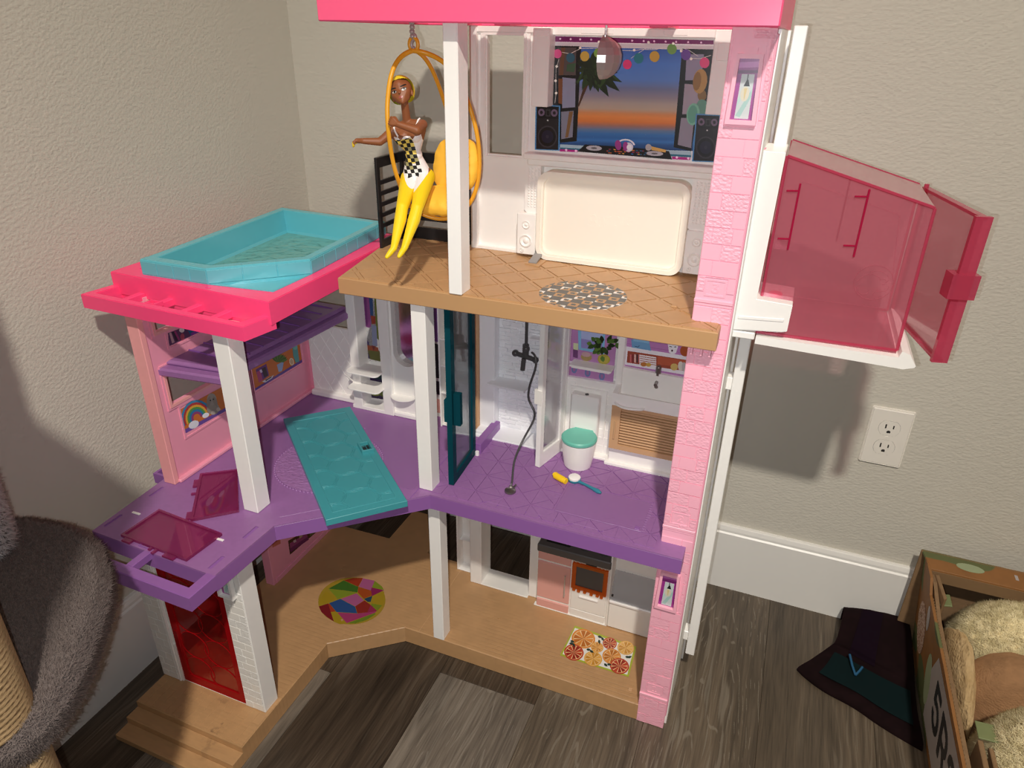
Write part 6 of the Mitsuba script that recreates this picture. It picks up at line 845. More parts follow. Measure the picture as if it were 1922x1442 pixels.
add(pt + '__tub', trimesh.Trimesh(np.array(V), np.array(F), process=False), 'm_teal')
def ripples(p, n, uv): return fbm(p.x * 70 + 2 * fbm(p.x * 30, p.y * 30), p.y * 70, 0.0, 3)
plastic('m_tealfloor', (0.13, 0.36, 0.34), 0.25, bump=proc(ripples, eps=1e-3), bscale=0.006)
add(pt + '__floor', extrude(Polygon(pi_).buffer(-0.0110, join_style=2), 'z', FZ - 0.001, FZ + 0.0006), 'm_tealfloor', label='rippled aqua pool floor')
add(pt + '__basin', cat(slab(basin, 0.7180, 0.7335, 0.0008), extrude(Polygon(basin).difference(Polygon(basin).buffer(-0.004)), 'z', 0.7300, 0.7372)), 'm_teal', label='low triangular splash basin')
for a, b, ks in ((0, 1, 4), (1, 2, 3), (2, 3, 7)):
    A, B = np.array(pool_o[a]), np.array(pool_o[b]); u = (B - A) / np.linalg.norm(B - A); L = np.linalg.norm(B - A); nrm = np.array([u[1], -u[0]])
    for k in range(ks):
        m = A + u * L * (k + 0.5) / ks + nrm * 0.0003
        add(pt + '__tile', obox((m[0], m[1], (DZ + RZ - 0.001) / 2), (*(u * (L / ks - 0.0012)), 0), (*(nrm * 0.0016), 0), (0, 0, RZ - DZ - 0.004), 0.0007), 'm_tealtile')
    for k in range(ks):
        inn = nrm * -0.0075
        m = A + u * L * (k + 0.5) / ks + inn
        add(pt + '__rim_tile', obox((m[0], m[1], RZ + 0.0001), (*(u * (L / ks - 0.0010)), 0), (*(nrm * 0.0125), 0), (0, 0, 0.0010), 0.0004), 'm_tealtile')

# elevator car hanging on its rail
el = thing('elevator_car', 'translucent pink toy elevator car on a white bracket beside the tower', 'elevator')
fy, by = -0.350, -0.195
front = Polygon([(0.9580, 0.7150), (0.9580, 0.9390), (1.1240, 0.8940), (1.1260, 0.7190)])
wind = Polygon([(0.9780, 0.7700), (0.9785, 0.9120), (1.0905, 0.8830), (1.1050, 0.7700)])
add(el + '__front_panel', extrude(front, 'y', fy, fy + 0.0016), 'm_pinkclear', label='clear pink front panel')
for a, b in (((0.9580, 0.9390), (1.1240, 0.8940)), ((0.9580, 0.7150), (0.9580, 0.9390)), ((1.1240, 0.8940), (1.1260, 0.7190)), ((0.958, 0.7160), (1.126, 0.7190))):
    for y in (fy, by):
        add(el + '__rim', obox(((a[0] + b[0]) / 2, y, (a[1] + b[1]) / 2), (b[0] - a[0], 0, b[1] - a[1]), (0, 0.0034, 0), tuple(np.array([-(b[1] - a[1]), 0, b[0] - a[0]]) / math.dist(a, b) * 0.0034), 0.0006), 'm_pinkrim')
o = wind.buffer(0.0006, join_style=2)
add(el + '__panel_step', extrude(o.difference(wind.buffer(-0.0004, join_style=2)), 'y', fy - 0.0004, fy), 'm_pinkclear')
back = Polygon([(0.9580, 0.7150), (0.9580, 0.9390), (1.1240, 0.8940), (1.1260, 0.7190)])
add(el + '__back_panel', extrude(back, 'y', by - 0.0016, by), 'm_pinkclear')
add(el + '__top_panel', obox((1.041, (fy + by) / 2, 0.9165), (0.166, 0, -0.045), (0, by - fy, 0), (0.0004, 0, 0.0016), 0.0003), 'm_pinkclear')
add(el + '__left_panel', box(0.9580, 0.9596, fy, by, 0.7150, 0.9380, 0.0003), 'm_pinkclear')
add(el + '__floor_panel', box(0.958, 1.126, fy, by, 0.7145, 0.7165, 0.0003), 'm_pinkclear')
for x in (0.978, 1.053):
    add(el + '__bar', obox((x, fy - 0.0012, 0.8690), (0.0022, 0, 0), (0, 0.003, 0), (0, 0, 0.080), 0.0005), 'm_pinkbar', label='dark pink hanger bar')
    for zz in (0.9000, 0.8420): add(el + '__peg', obox((x - 0.0070, fy - 0.0016, zz), (0.014, 0, 0.001), (0, 0.0022, 0), (0, 0, 0.0018), 0.0005), 'm_pinkbar')
for x in (1.04, ):
    add(el + '__bar', obox((x, by - 0.003, 0.86), (0.0022, 0, 0), (0, 0.003, 0), (0, 0, 0.10), 0.0005), 'm_pinkbar')
add(el + '__bench', box(0.985, 1.110, -0.235, by - 0.002, 0.7165, 0.7500, 0.001), 'm_pinkclear')
cx, cz = 1.0815, 0.8005
ringp = [(cx + 0.0215 * math.cos(a), fy - 0.0003, cz + 0.0215 * math.sin(a)) for a in np.linspace(0, 2 * math.pi, 33)[:-1]]
emb = [tube(ringp, 0.0005, 6, True)]
for L in ([(-.006, .012), (.002, .015), (.010, .013), (.015, .006), (.012, .001)], [(-.018, -.002), (-.013, .006), (-.004, .010), (.004, .007), (.007, .002)], [(-.013, -.004), (-.016, -.011), (-.008, -.016), (-.003, -.010)], [(.003, -.016), (.006, -.010), (.014, -.009), (.017, -.002)], [(.006, .004), (.010, .006), (.013, .004)], [(.009, -.001), (.012, -.001)]):
    emb.append(tube(smooth_path([(cx + a, fy - 0.0003, cz + b) for a, b in L], 5) if len(L) > 2 else [(cx + a, fy - 0.0003, cz + b) for a, b in L], 0.0004, 6))
add(el + '__emblem', cat(*emb), 'm_pinkclear', True, label='round moulded emblem with swirling hair lines')
brp = Polygon([(0.9295, 0.7200), (0.9300, 0.9450), (0.9560, 0.9450), (0.9530, 0.7660), (0.9965, 0.7640), (0.9960, 0.7280), (0.990, 0.7260)])
add(el + '__bracket', cat(extrude(brp.buffer(-0.0015).buffer(0.0015), 'y', -0.3650, -0.2900), extrude(brp.buffer(-0.0012), 'y', -0.3660, -0.364)), 'm_white', label='white bracket with a foot')
add(el + '__bracket_ridge', obox((0.9620, -0.3660, 0.7405), (0.056, 0, 0.004), (0, 0.003, 0), (0, 0, 0.0042), 0.0012), 'm_white')
add(el + '__button', cat(lathe([(0, 0), (0.0085, 0), (0.0085, 0.003), (0.007, 0.0048), (0, 0.005)], (0.9740, -0.337, 0.7645), 22, 1.0, 0.8)), 'm_deeppink', 40, label='pink push button')
add(el + '__tab', box(0.9285, 0.9585, -0.3645, -0.300, 0.7090, 0.7190, 0.0015), 'm_white')
add(el + '__slider', box(0.9285, 0.9335, -0.3560, -0.3350, 0.7480, 0.9450, 0.0008), 'm_deeppink', label='bright pink slider strip')
pb = [(0.9600, 0.7040), (1.1360, 0.7000), (1.1480, 0.7040), (1.1490, 0.7065), (1.1400, 0.7200), (1.1300, 0.7230), (1.1280, 0.7145), (0.9600, 0.7145)]
add(el + '__platform', extrude(Polygon(pb), 'y', -0.3620, -0.1900), 'm_white', label='white platform with an upturned end')
hx = np.array([1.1330, -0.190]); tx = np.array([1.1730, -0.352]); e = tx - hx; dL = np.linalg.norm(e); e /= dL; nn = np.array([-e[1], e[0]]); dA = hx
dpoly = Polygon([(0, 0.7160), (0, 0.8910), (dL, 0.8900), (dL, 0.7130)])
add(el + '__door', door_mesh(dpoly, -0.0008, 0.0008), 'm_pinkclear', label='open pink door of the elevator car')
for q in (Polygon([(0, 0.716), (0, 0.891), (0.004, 0.891), (0.004, 0.716)]), Polygon([(0, 0.716), (0, 0.7195), (dL, 0.7165), (dL, 0.7130)]), Polygon([(0, 0.8910), (0, 0.8875), (dL, 0.8865), (dL, 0.8900)])):
    add(el + '__door_rim', door_mesh(q, -0.0045, 0.0045), 'm_pinkrim')
add(el + '__door_rim', door_mesh(Polygon([(dL - 0.003, 0.713), (dL - 0.003, 0.890), (dL + 0.003, 0.890), (dL + 0.003, 0.713)]), -0.009, 0.009), 'm_pinkrim')
add(el + '__door_handle', door_mesh(sbox(dL - 0.014, 0.795, dL + 0.007, 0.8240), -0.016, 0.014), 'm_pinkrim', label='chunky pink door handle')
add(el + '__door_handle', door_mesh(sbox(dL - 0.026, 0.8050, dL - 0.010, 0.8070), -0.004, 0.000), 'm_pinkrim')
add(el + '__hinge', cat(cyl((1.1330, -0.193, 0.716), (1.1330, -0.193, 0.740), 0.003, 10), cyl((1.1330, -0.193, 0.868), (1.1330, -0.193, 0.895), 0.003, 10)), 'm_pinkrim', 40)

# teal door panel lying across the purple floor
tp = thing('door_panel', 'teal toy door panel with circle relief lying diagonally over the edge of the purple floor', 'door panel')
A, B, C_, D = map(np.array, ((0.1520, -0.3470), (0.2400, -0.2560), (0.4955, -0.4855), (0.4065, -0.5745)))
PZ = 0.4040
add(tp + '__board', slab([A, B, C_, D], PZ - 0.0030, PZ, 0.0008), 'm_tealpanel')
mid0, mid1 = (A + B) / 2, (C_ + D) / 2; ul = (mid1 - mid0); LL = np.linalg.norm(ul); ul /= LL; uw = (B - A) / np.linalg.norm(B - A); WW = np.linalg.norm(B - A)
at = lambda s, w, z=PZ: (*(mid0 + ul * s + uw * w), z)
def lip(s0, s1, w0, w1, z0, z1, m='m_tealpanel', nm='__edge'):
    add(tp + nm, slab([at(s0, w0)[:2], at(s1, w0)[:2], at(s1, w1)[:2], at(s0, w1)[:2]], z0, z1, 0.0006), m)
lip(LL - 0.004, LL + 0.0008, -WW / 2, WW / 2, PZ - 0.0115, PZ); lip(0, 0.004, -WW / 2, WW / 2, PZ - 0.0095, PZ - 0.0005); lip(0, LL, -WW / 2, -WW / 2 + 0.003, PZ - 0.0095, PZ - 0.0005); lip(0, LL, WW / 2 - 0.003, WW / 2, PZ - 0.0095, PZ - 0.0005)
m_in = 0.014
def line3(pts, r=0.0006): return tube([at(s, w, PZ + 0.0001) for s, w in pts], r, 6)
add(tp + '__border', cat(line3([(m_in + .006, -WW / 2 + m_in), (LL - m_in, -WW / 2 + m_in)]), line3([(LL - m_in, -WW / 2 + m_in), (LL - m_in, WW / 2 - m_in)]), line3([(m_in + .006, WW / 2 - m_in), (LL - m_in, WW / 2 - m_in)]), line3([(m_in + .006, -WW / 2 + m_in), (m_in + .006, WW / 2 - m_in)], 0.0011)), 'm_tealpanel', True)
lim = sbox(m_in + 0.007, -WW / 2 + m_in + 0.001, LL - m_in - 0.001, WW / 2 - m_in - 0.001)
for i in range(6):
    for j in (-1, 0, 1):
        for rr in (0.0265, 0.0300):
            c = (0.052 + i * 0.0515 + (0.0257 if j else 0), j * 0.0480)
            g = Point(c).buffer(rr, quad_segs=12).exterior.intersection(lim)
            for q in getattr(g, 'geoms', [g]):
                if q.is_empty or q.length < 0.006: continue
                add(tp + '__circle', line3(list(q.coords), 0.0006), 'm_tealpanel', True)
s_h, w_h = 0.168, 0.0455
for a in ((s_h - .016, s_h - .0125, w_h - .009, w_h + .012), (s_h + .0125, s_h + .016, w_h - .009, w_h + .012), (s_h - .016, s_h + .016, w_h - .009, w_h - .0055), (s_h - .016, s_h + .016, w_h + .0085, w_h + .012)):
    lip(*a, PZ - 0.001, PZ + 0.0075, nm='__handle')
lip(s_h - .0125, s_h + .0125, w_h - .0055, w_h + .0085, PZ - 0.0004, PZ + 0.0004, 'm_black', '__handle_well')
tx_ = meshkit.text_mesh('45', 0.0055, 0.0005, True); v = np.array(tx_.vertices)
o0 = np.array(at(LL + 0.0008, 0.012, PZ - 0.0085)); X = np.r_[-uw, 0] * 1.0
add(tp + '__number', trimesh.Trimesh(o0 + v[:, :1] * np.r_[uw, 0] + v[:, 1:2] * np.array([0, 0, 1.0]) + v[:, 2:] * np.r_[ul, 0], tx_.faces, process=False), 'm_tealpanel')

# two loose magenta panels on the balcony
def loose(label, pts, z, tabs):
    k = thing('clear_panel', label, 'plastic panel', 'loose magenta panels on the purple balcony')
    P = [np.array(p) for p in pts]
    add(k + '__sheet', slab(P, z, z + 0.0022, 0.0005), 'm_magenta')
    o = Polygon(P); add(k + '__rim', extrude(o.buffer(0.0004, join_style=2).difference(o.buffer(-0.0035, join_style=2)), 'z', z, z + 0.0045), 'm_magenta')
    e = P[3] - P[2]; L = np.linalg.norm(e); e = e / L; nrm = np.array([e[1], -e[0]])
    if nrm @ (P[1] - P[2]) > 0: nrm = -nrm
    for f, w, d in tabs:
        a = P[2] + e * L * f; q = [a, a + e * w, a + e * w + nrm * d, a + nrm * d]
        add(k + '__tab', slab(q, z, z + 0.0035, 0.0006), 'm_magenta')
loose('magenta translucent panel lying by the white clips near the balcony edge', [(0.149, -0.644), (0.278, -0.653), (0.273, -0.717), (0.146, -0.712)], Z2 + 0.0008, ((0.14, 0.020, 0.008), (0.42, 0.004, 0.010), (0.50, 0.004, 0.006), (0.80, 0.016, 0.008)))
loose('magenta translucent panel lying against the white post under the pool', [(0.182, -0.509), (0.262, -0.598), (0.212, -0.645), (0.135, -0.543)], Z2 + 0.0008, ((0.03, 0.018, 0.008), (0.55, 0.004, 0.008), (0.72, 0.020, 0.008)))

# toilet
tl = thing('toilet', 'small white toy toilet with a mint green lid', 'toy toilet')
cx, cy = 0.7065, -0.2620
add(tl + '__bowl', lathe([(0.0, 0.0), (0.0215, 0.0), (0.0235, 0.002), (0.0265, 0.02), (0.0290, 0.044), (0.0293, 0.0500), (0.0, 0.0500)], (cx, cy, Z2 + 0.0005), 36, 1.0, 0.98), 'm_white', 40)
lidp = Point(0, 0).buffer(0.0305, quad_segs=14).union(sbox(-0.0175, 0.018, 0.0185, 0.0330))
add(tl + '__lid', slab(np.array(affinity.translate(lidp, cx, cy).buffer(0.001).buffer(-0.001).exterior.coords)[:-1], 0.4420, 0.4500, 0.0022), 'm_mint', label='mint green toilet lid')
add(tl + '__tank', cat(box(0.6805, 0.7300, -0.2360, -0.2200, 0.4300, 0.5130, 0.0015)), 'm_white')
add(tl + '__hinge', box(0.690, 0.726, -0.2370, -0.2280, 0.4420, 0.4490, 0.001), 'm_white')
add(tl + '__flush_button', lathe([(0, 0), (0.0032, 0), (0.0030, 0.0013), (0, 0.0016)], (0.7060, -0.2285, 0.513), 14), 'm_gunmetal', 30)

# bath brush and yellow tube on the purple floor
br = thing('bath_brush', 'toy bath brush with white bristles and a blue handle on the purple floor', 'brush')
c0, c1 = np.array([0.7165, -0.3130, Z2 + 0.0055]), np.array([0.7680, -0.3330, Z2 + 0.0040])
add(br + '__handle', cat(lathe([(0, 0.0), (0.0090, 0.0), (0.0108, 0.0025), (0.0108, 0.0050), (0, 0.0052)], (c0[0], c0[1], Z2 + 0.0010), 24), tube([c0 + (0.009, -0.004, -0.001), c0 * 0.6 + c1 * 0.4, c0 * 0.3 + c1 * 0.7, c0 * 0.12 + c1 * 0.88, c1], [0.0028, 0.0022, 0.0028, 0.0040, 0.0018], 12)), 'm_brushblue', 45)
add(br + '__bristles', lathe([(0, 0.0), (0.0098, 0.0), (0.0102, 0.0035), (0.0080, 0.0055), (0, 0.0060)], (c0[0], c0[1], Z2 + 0.0058), 24), 'm_suit', 50, label='white bristle pad')
tb = thing('squeeze_tube', 'tiny yellow squeeze bottle lying beside the bath brush', 'bottle')
t0, t1 = np.array([0.6825, -0.3165, Z2 + 0.0062]), np.array([0.7065, -0.3270, Z2 + 0.0062]); tdv = (t1 - t0) / np.linalg.norm(t1 - t0)
add(tb + '__body', tube([t0, t0 + tdv * 0.0012, t0 + tdv * 0.004, t1 - tdv * 0.006, t1 - tdv * 0.0035, t1 - tdv * 0.002, t1], [0.004, 0.0054, 0.0056, 0.0056, 0.0048, 0.0056, 0.0050], 16), 'm_yellow', 40)
add(tb + '__nozzle', cat(cyl(t0, t0 - tdv * 0.003, 0.0022, 10), tube([t0 - tdv * 0.003, t0 - tdv * 0.0035 + (0.002, 0.003, 0.001), t0 + (0.003, 0.005, 0.002)], [0.002, 0.0018, 0.0012], 8)), 'm_yellow', 40)

# half disco ball under the roof
db = thing('disco_ball', 'silver half disco ball hanging from the roof on a short rod', 'disco ball')
c = np.array([0.7120, -0.3000, 1.0360]); R = 0.0255
V, F = [], []
NA, NB = 9, 14
for i in range(NA + 1):
    th = math.pi * i / NA
    for j in range(NB // 2 + 1):
        ph = math.pi * j / (NB // 2) - math.pi / 2
        V.append(c + R * np.array([math.sin(th) * math.cos(ph), math.sin(th) * math.sin(ph), math.cos(th)]))
w = NB // 2 + 1
for i in range(NA):
    for j in range(w - 1):
        F += [[i * w + j, (i + 1) * w + j, (i + 1) * w + j + 1], [i * w + j, (i + 1) * w + j + 1, i * w + j + 1]]
m = trimesh.Trimesh(np.array(V), np.array(F), process=True).convex_hull
m.fix_normals()
add(db + '__shell', m, 'm_silver', label='faceted silver shell')
add(db + '__rod', cat(cyl(c + (0.002, 0.0015, 0.024), c + (0.002, 0.0015, 0.055), 0.0011, 10), cyl(c + (0.004, -0.001, 0.024), c + (0.004, -0.001, 0.055), 0.0009, 10), cyl(c + (0.0025, 0, 0.022), c + (0.0025, 0, 0.027), 0.0035, 12)), 'm_steel', 40)

# rugs printed on stickers
rg = part('checked_rug', extrude(Point(0.7280, -0.3770).buffer(0.0605, quad_segs=16), 'z', Z3 + 0.0002, Z3 + 0.0007), 'm_offwhite', label='round black and cream checked rug on the tan floor')
disk = Point(0.7280, -0.3770).buffer(0.0603, quad_segs=16)
ps = 0.0146
sq = []
for i in range(-7, 8):
    for j in range(-7, 8):
        x, y = 0.7280 + i * ps, -0.3770 + j * ps
        if (i + j) % 2 == 0: g = sbox(x - ps / 2 - 0.0004, y - ps / 2 - 0.0004, x + ps / 2 + 0.0004, y + ps / 2 + 0.0004)
        else: g = sbox(x - ps * 0.22, y - ps * 0.22, x + ps * 0.22, y + ps * 0.22)
        g = g.intersection(disk)
        if not g.is_empty and g.area > 3e-6: sq.append(extrude(g, 'z', Z3 + 0.0006, Z3 + 0.00085))
add(f'{H}__checked_rug__squares', cat(*sq), 'm_gunmetal')
sticker(f'{H}__mosaic_rug', 'mosaic_rug', 0.72, 'round rug of coloured mosaic shapes on the ground floor')
sticker(f'{H}__fruit_mat', 'fruit_mat', 0.85, 'rectangular mat printed with orange slices on the ground floor')

# ---------------------------------------------------------------- hanging chair and doll
hc = thing('hanging_chair', 'yellow egg-shaped hanging chair with cushions on a chain under the roof', 'hanging chair')
hoop = [(0.4862, -0.390, 1.0409), (0.4760, -0.400, 1.0346), (0.4705, -0.415, 1.0194), (0.4687, -0.425, 0.9979), (0.4675, -0.430, 0.9728), (0.4672, -0.430, 0.9468), (0.4640, -0.420, 0.9152), (0.4630, -0.410, 0.8894), (0.4606, -0.395, 0.8673), (0.4614, -0.375, 0.8392),
        (0.4803, -0.360, 0.8226), (0.5098, -0.350, 0.8196), (0.5354, -0.340, 0.8356), (0.5502, -0.335, 0.8662), (0.5545, -0.335, 0.9032), (0.5513, -0.340, 0.9460), (0.5420, -0.345, 0.9799), (0.5315, -0.355, 1.0096), (0.5177, -0.370, 1.0288), (0.5027, -0.385, 1.0381), (0.4862, -0.390, 1.0409)]
add(hc + '__hoop', tube(smooth_path(hoop, 5), 0.0030, 12), 'm_hoop', True)
rib = [(0.4912, -0.385, 1.0391), (0.4928, -0.360, 1.0247), (0.4949, -0.335, 0.9941), (0.5002, -0.315, 0.9478), (0.5054, -0.305, 0.9031), (0.5131, -0.308, 0.8665), (0.5177, -0.325, 0.8319), (0.5098, -0.350, 0.8181)]
add(hc + '__rib', tube(smooth_path(rib, 5), 0.0028, 12), 'm_hoop', True)
eye = [(0.4875 + 0.0062 * math.cos(a), -0.3895, 1.0480 + 0.0078 * math.sin(a)) for a in np.linspace(0, 2 * math.pi, 21)[:-1]]
add(hc + '__eyelet', tube(eye, 0.0024, 10, True), 'm_hoop', True)
ch = [ball((0.4862 + 0.0004 * (k % 2), -0.390, 1.0730 - k * 0.0052), 0.0034, 2) for k in range(4)]
hk = tube(smooth_path([(0.4865, -0.3895, 1.0580), (0.4890, -0.3895, 1.0590), (0.4902, -0.3895, 1.0565), (0.4880, -0.3895, 1.0535), (0.4848, -0.3895, 1.0495), (0.4852, -0.3895, 1.0450), (0.4885, -0.3895, 1.0440)], 5), 0.0022, 8)
add(hc + '__chain', cat(*ch), 'm_silver', True, label='purplish silver ball chain')
add(hc + '__hook', hk, 'm_silver', True, label='purplish silver hook')
def pillow(c, a, b, t, nrm, up, puff=2.4):
    n = np.array(nrm, float); n /= np.linalg.norm(n); u = np.array(up, float); u -= n * (u @ n); u /= np.linalg.norm(u); r = np.cross(u, n)
    m = trimesh.creation.icosphere(subdivisions=4); v = m.vertices
    rad = np.sqrt(v[:, 0] ** 2 + v[:, 1] ** 2)
    z = np.sign(v[:, 2]) * np.abs(v[:, 2]) ** 0.8
    s = 1 + 0.05 * np.cos(4 * np.arctan2(v[:, 1], v[:, 0])) * -1
    wr = 0.018 * np.sin(14 * np.arctan2(v[:, 1], v[:, 0])) * rad ** 4
    w = np.c_[v[:, 0] * a * s, v[:, 1] * b * s, z * t * (1 + wr * 8)]
    return trimesh.Trimesh(np.array(c) + w[:, :1] * r + w[:, 1:2] * u + w[:, 2:] * n, m.faces, process=False)
add(hc + '__back_cushion', pillow((0.5170, -0.3330, 0.8930), 0.038, 0.040, 0.0150, (-0.10, -0.92, 0.30), (0, 0.2, 1)), 'm_cushion', True, label='mustard yellow back cushion')
add(hc + '__seat_cushion', pillow((0.5080, -0.3650, 0.8480), 0.0400, 0.030, 0.0160, (0.0, -0.35, 0.94), (0, 1, 0.3)), 'm_cushion', True, label='mustard yellow seat cushion')

dl = thing('fashion_doll', 'brown-skinned fashion doll in a checked white swimsuit and yellow tights on the hanging chair', 'doll')
V3 = lambda *a: np.array(a, float)
J = dict(neck=V3(.4775, -.398, .9590), shR=V3(.4995, -.396, .9525), shL=V3(.4605, -.405, .9440), elL=V3(.4458, -.418, .9300), wrL=V3(.4275, -.430, .9312), elR=V3(.5080, -.428, .9490), wrR=V3(.4850, -.435, .9560), waist=V3(.4843, -.396, .9136),
         hip=V3(.4829, -.386, .8870), hL=V3(.4735, -.391, .8790), hR=V3(.4945, -.384, .8830), kL=V3(.4906, -.445, .8527), kR=V3(.5104, -.440, .8523), aL=V3(.4980, -.485, .8079), aR=V3(.5110, -.480, .8082), tL=V3(.4935, -.496, .7985), tR=V3(.5088, -.491, .7998))
hu = -math.sin(math.radians(15)) * RIGHT + math.cos(math.radians(15)) * UP
hr = math.cos(math.radians(15)) * RIGHT + math.sin(math.radians(15)) * UP
hf = -FWD * 0.985 - RIGHT * 0.13 - 0.05 * UP; hf /= np.linalg.norm(hf); hr = np.cross(hu, hf); hr /= np.linalg.norm(hr); hu = np.cross(hf, hr)
HC = V3(.4748, -.404, .9900)
hd = lambda x, y, z: HC + hr * x + hu * y + hf * z
chest = (J['neck'] * 0.62 + J['waist'] * 0.38); bl = chest + (J['shL'] - J['shR']) * 0.26 + V3(0.002, -0.0085, -0.006); br_ = chest - (J['shL'] - J['shR']) * 0.26 + V3(0.002, -0.0085, -0.006)
B = [bone(J['neck'] + (0, 0, -.006), hd(0, -.012, -.002), .0056, .0050), bone(J['neck'] + (0, 0, -.007), J['shL'], .0070, .0062), bone(J['neck'] + (0, 0, -.007), J['shR'], .0070, .0062),
     m3.Manifold.batch_hull([m3.Manifold.sphere(r, 18).translate(list(p)) for p, r in ((J['shL'] + (.003, 0, -.006), .007), (J['shR'] + (-.003, 0, -.006), .007), (chest, .0115), (J['waist'] + (0, 0, .006), .0095))]),
     bone(bl, chest, .0078, .0090), bone(br_, chest, .0078, .0090), bone(J['waist'] + (-.003, 0, 0), J['waist'] + (.003, 0, 0), .0090, .0090),
     m3.Manifold.batch_hull([m3.Manifold.sphere(r, 18).translate(list(p)) for p, r in ((J['waist'], .0092), (J['hL'], .0110), (J['hR'], .0110), (J['hip'], .0120))]),
     bone(J['shL'], J['elL'], .0064, .0052), bone(J['elL'], J['wrL'], .0052, .0038), bone(J['shR'], J['elR'], .0066, .0056), bone(J['elR'], J['wrR'], .0056, .0040),
     bone(J['hL'], J['kL'], .0132, .0082), bone(J['hR'], J['kR'], .0132, .0082), bone(J['kL'], J['kL'] * .68 + J['aL'] * .32 + (0, .002, 0), .0080, .0082), bone(J['kR'], J['kR'] * .68 + J['aR'] * .32 + (0, .002, 0), .0080, .0082),
     bone(J['kL'] * .68 + J['aL'] * .32 + (0, .002, 0), J['aL'], .0081, .0044), bone(J['kR'] * .68 + J['aR'] * .32 + (0, .002, 0), J['aR'], .0081, .0044),
     bone(J['aL'], J['aL'] * .45 + J['tL'] * .55, .0040, .0038), bone(J['aL'] * .45 + J['tL'] * .55, J['tL'], .0038, .0026), bone(J['aR'], J['aR'] * .45 + J['tR'] * .55, .0040, .0038), bone(J['aR'] * .45 + J['tR'] * .55, J['tR'], .0038, .0026),
     # skull, cheeks, jaw, chin, nose, ears
     bone(hd(0, .006, -.003), hd(0, .004, .000), .0148, .0140), m3.Manifold.batch_hull([m3.Manifold.sphere(r, 18).translate(list(hd(*p))) for p, r in (((-.0068, -.001, .0050), .0062), ((.0068, -.001, .0050), .0062), ((0, -.0135, .0085), .0036), ((-.0050, -.0085, .004), .0045), ((.0050, -.0085, .004), .0045), ((0, .0080, .0045), .0095))]),
     bone(hd(0, .0015, .0118), hd(0, -.0038, .0142), .0011, .0017), bone(hd(.0132, .0, -.002), hd(.0128, -.005, -.002), .0020, .0016), bone(hd(-.0132, .0, -.002), hd(-.0128, -.005, -.002), .0020, .0016)]
# hands: a palm, four fingers and a thumb each
def hand(w, d, up, curl):
    d = d / np.linalg.norm(d); up = up - d * (up @ d); up /= np.linalg.norm(up); s = np.cross(d, up); out = []
    pe = w + d * .0085
    out.append(m3.Manifold.batch_hull([m3.Manifold.sphere(r, 12).translate(list(p)) for p, r in ((w, .0036), (pe + s * .0036, .0028), (pe - s * .0036, .0028))]))
    for i, L in enumerate((.0072, .0080, .0076, .0062)):
        b = pe + s * (.0042 - .0028 * i); k = b + d * L * .55 - up * curl * L * .35; tpt = k + d * L * (.5 - .6 * curl) - up * curl * L * .75
        out += [bone(b, k, .00175, .0016, 10), bone(k, tpt, .0016, .0013, 10)]
    tb_ = w + d * .0030 + s * .0034; out += [bone(tb_, tb_ + s * .0026 + d * .004 - up * .001, .0020, .0017, 10), bone(tb_ + s * .0026 + d * .004 - up * .001, tb_ + s * .0016 + d * .0078 - up * .003, .0017, .0013, 10)]
    return out
B += hand(J['wrL'], J['wrL'] - J['elL'], V3(0, .25, 1), 0.85) + hand(J['wrR'], J['wrR'] - J['elR'] + V3(0, .004, .002), V3(.3, -1, .3), 0.8)
body = blob(B, 0.0017, 5)
Hh, Nn = J['hip'], J['neck']; va = (Nn - Hh) / np.linalg.norm(Nn - Hh); ua = J['shR'] - J['shL']; ua -= va * (ua @ va); ua /= np.linalg.norm(ua); na = np.cross(ua, va)
def doll_paint(p, n, uv):
    x, y, z = p.x - float(Hh[0]), p.y - float(Hh[1]), p.z - float(Hh[2])
    t = x * float(va[0]) + y * float(va[1]) + z * float(va[2]); u = x * float(ua[0]) + y * float(ua[1]) + z * float(ua[2]); f = x * float(na[0]) + y * float(na[1]) + z * float(na[2])
    au = dr.abs(u + 0.0)
    neckl = 0.0545 - 0.0035 * smoothstep(0.004, 0.0, dr.abs(au - 0.008))
    suit = (t < neckl) & (au < 0.0185 + 0.0)
    leg = t < -0.0135 + 0.95 * dr.abs(u - 0.002)
    col = dr.select(suit, mi.Color3f(0.80, 0.75, 0.73), mi.Color3f(0.235, 0.080, 0.030))
    q = 0.0050
    uu = u + 0.10 * (t - 0.03) + 0.0015
    iu, it = dr.floor(uu / q), dr.floor(t / q)
    par = iu + it; par = par - 2 * dr.floor(par / 2)
    reg = suit & (uu > -0.0150) & (uu < 0.0100) & (t > 0.0005) & (t < 0.0515) & (f < 0.02)
    r2 = cell_rand(iu, it, 5.0)
    yel = dr.select((t > 0.018), mi.Color3f(0.70, 0.52, 0.10), mi.Color3f(0.78, 0.74, 0.70))
    yel = dr.select(r2 < 0.2, mi.Color3f(0.34, 0.31, 0.14), yel)
    col = dr.select(reg, dr.select(par < 0.5, mi.Color3f(0.012, 0.011, 0.011), yel), col)
    col = dr.select(leg, mi.Color3f(0.80, 0.565, 0.012), col)
    return col
plastic('m_doll', proc(doll_paint), 0.46, 0.35)
add(dl + '__body', body, 'm_doll', True)
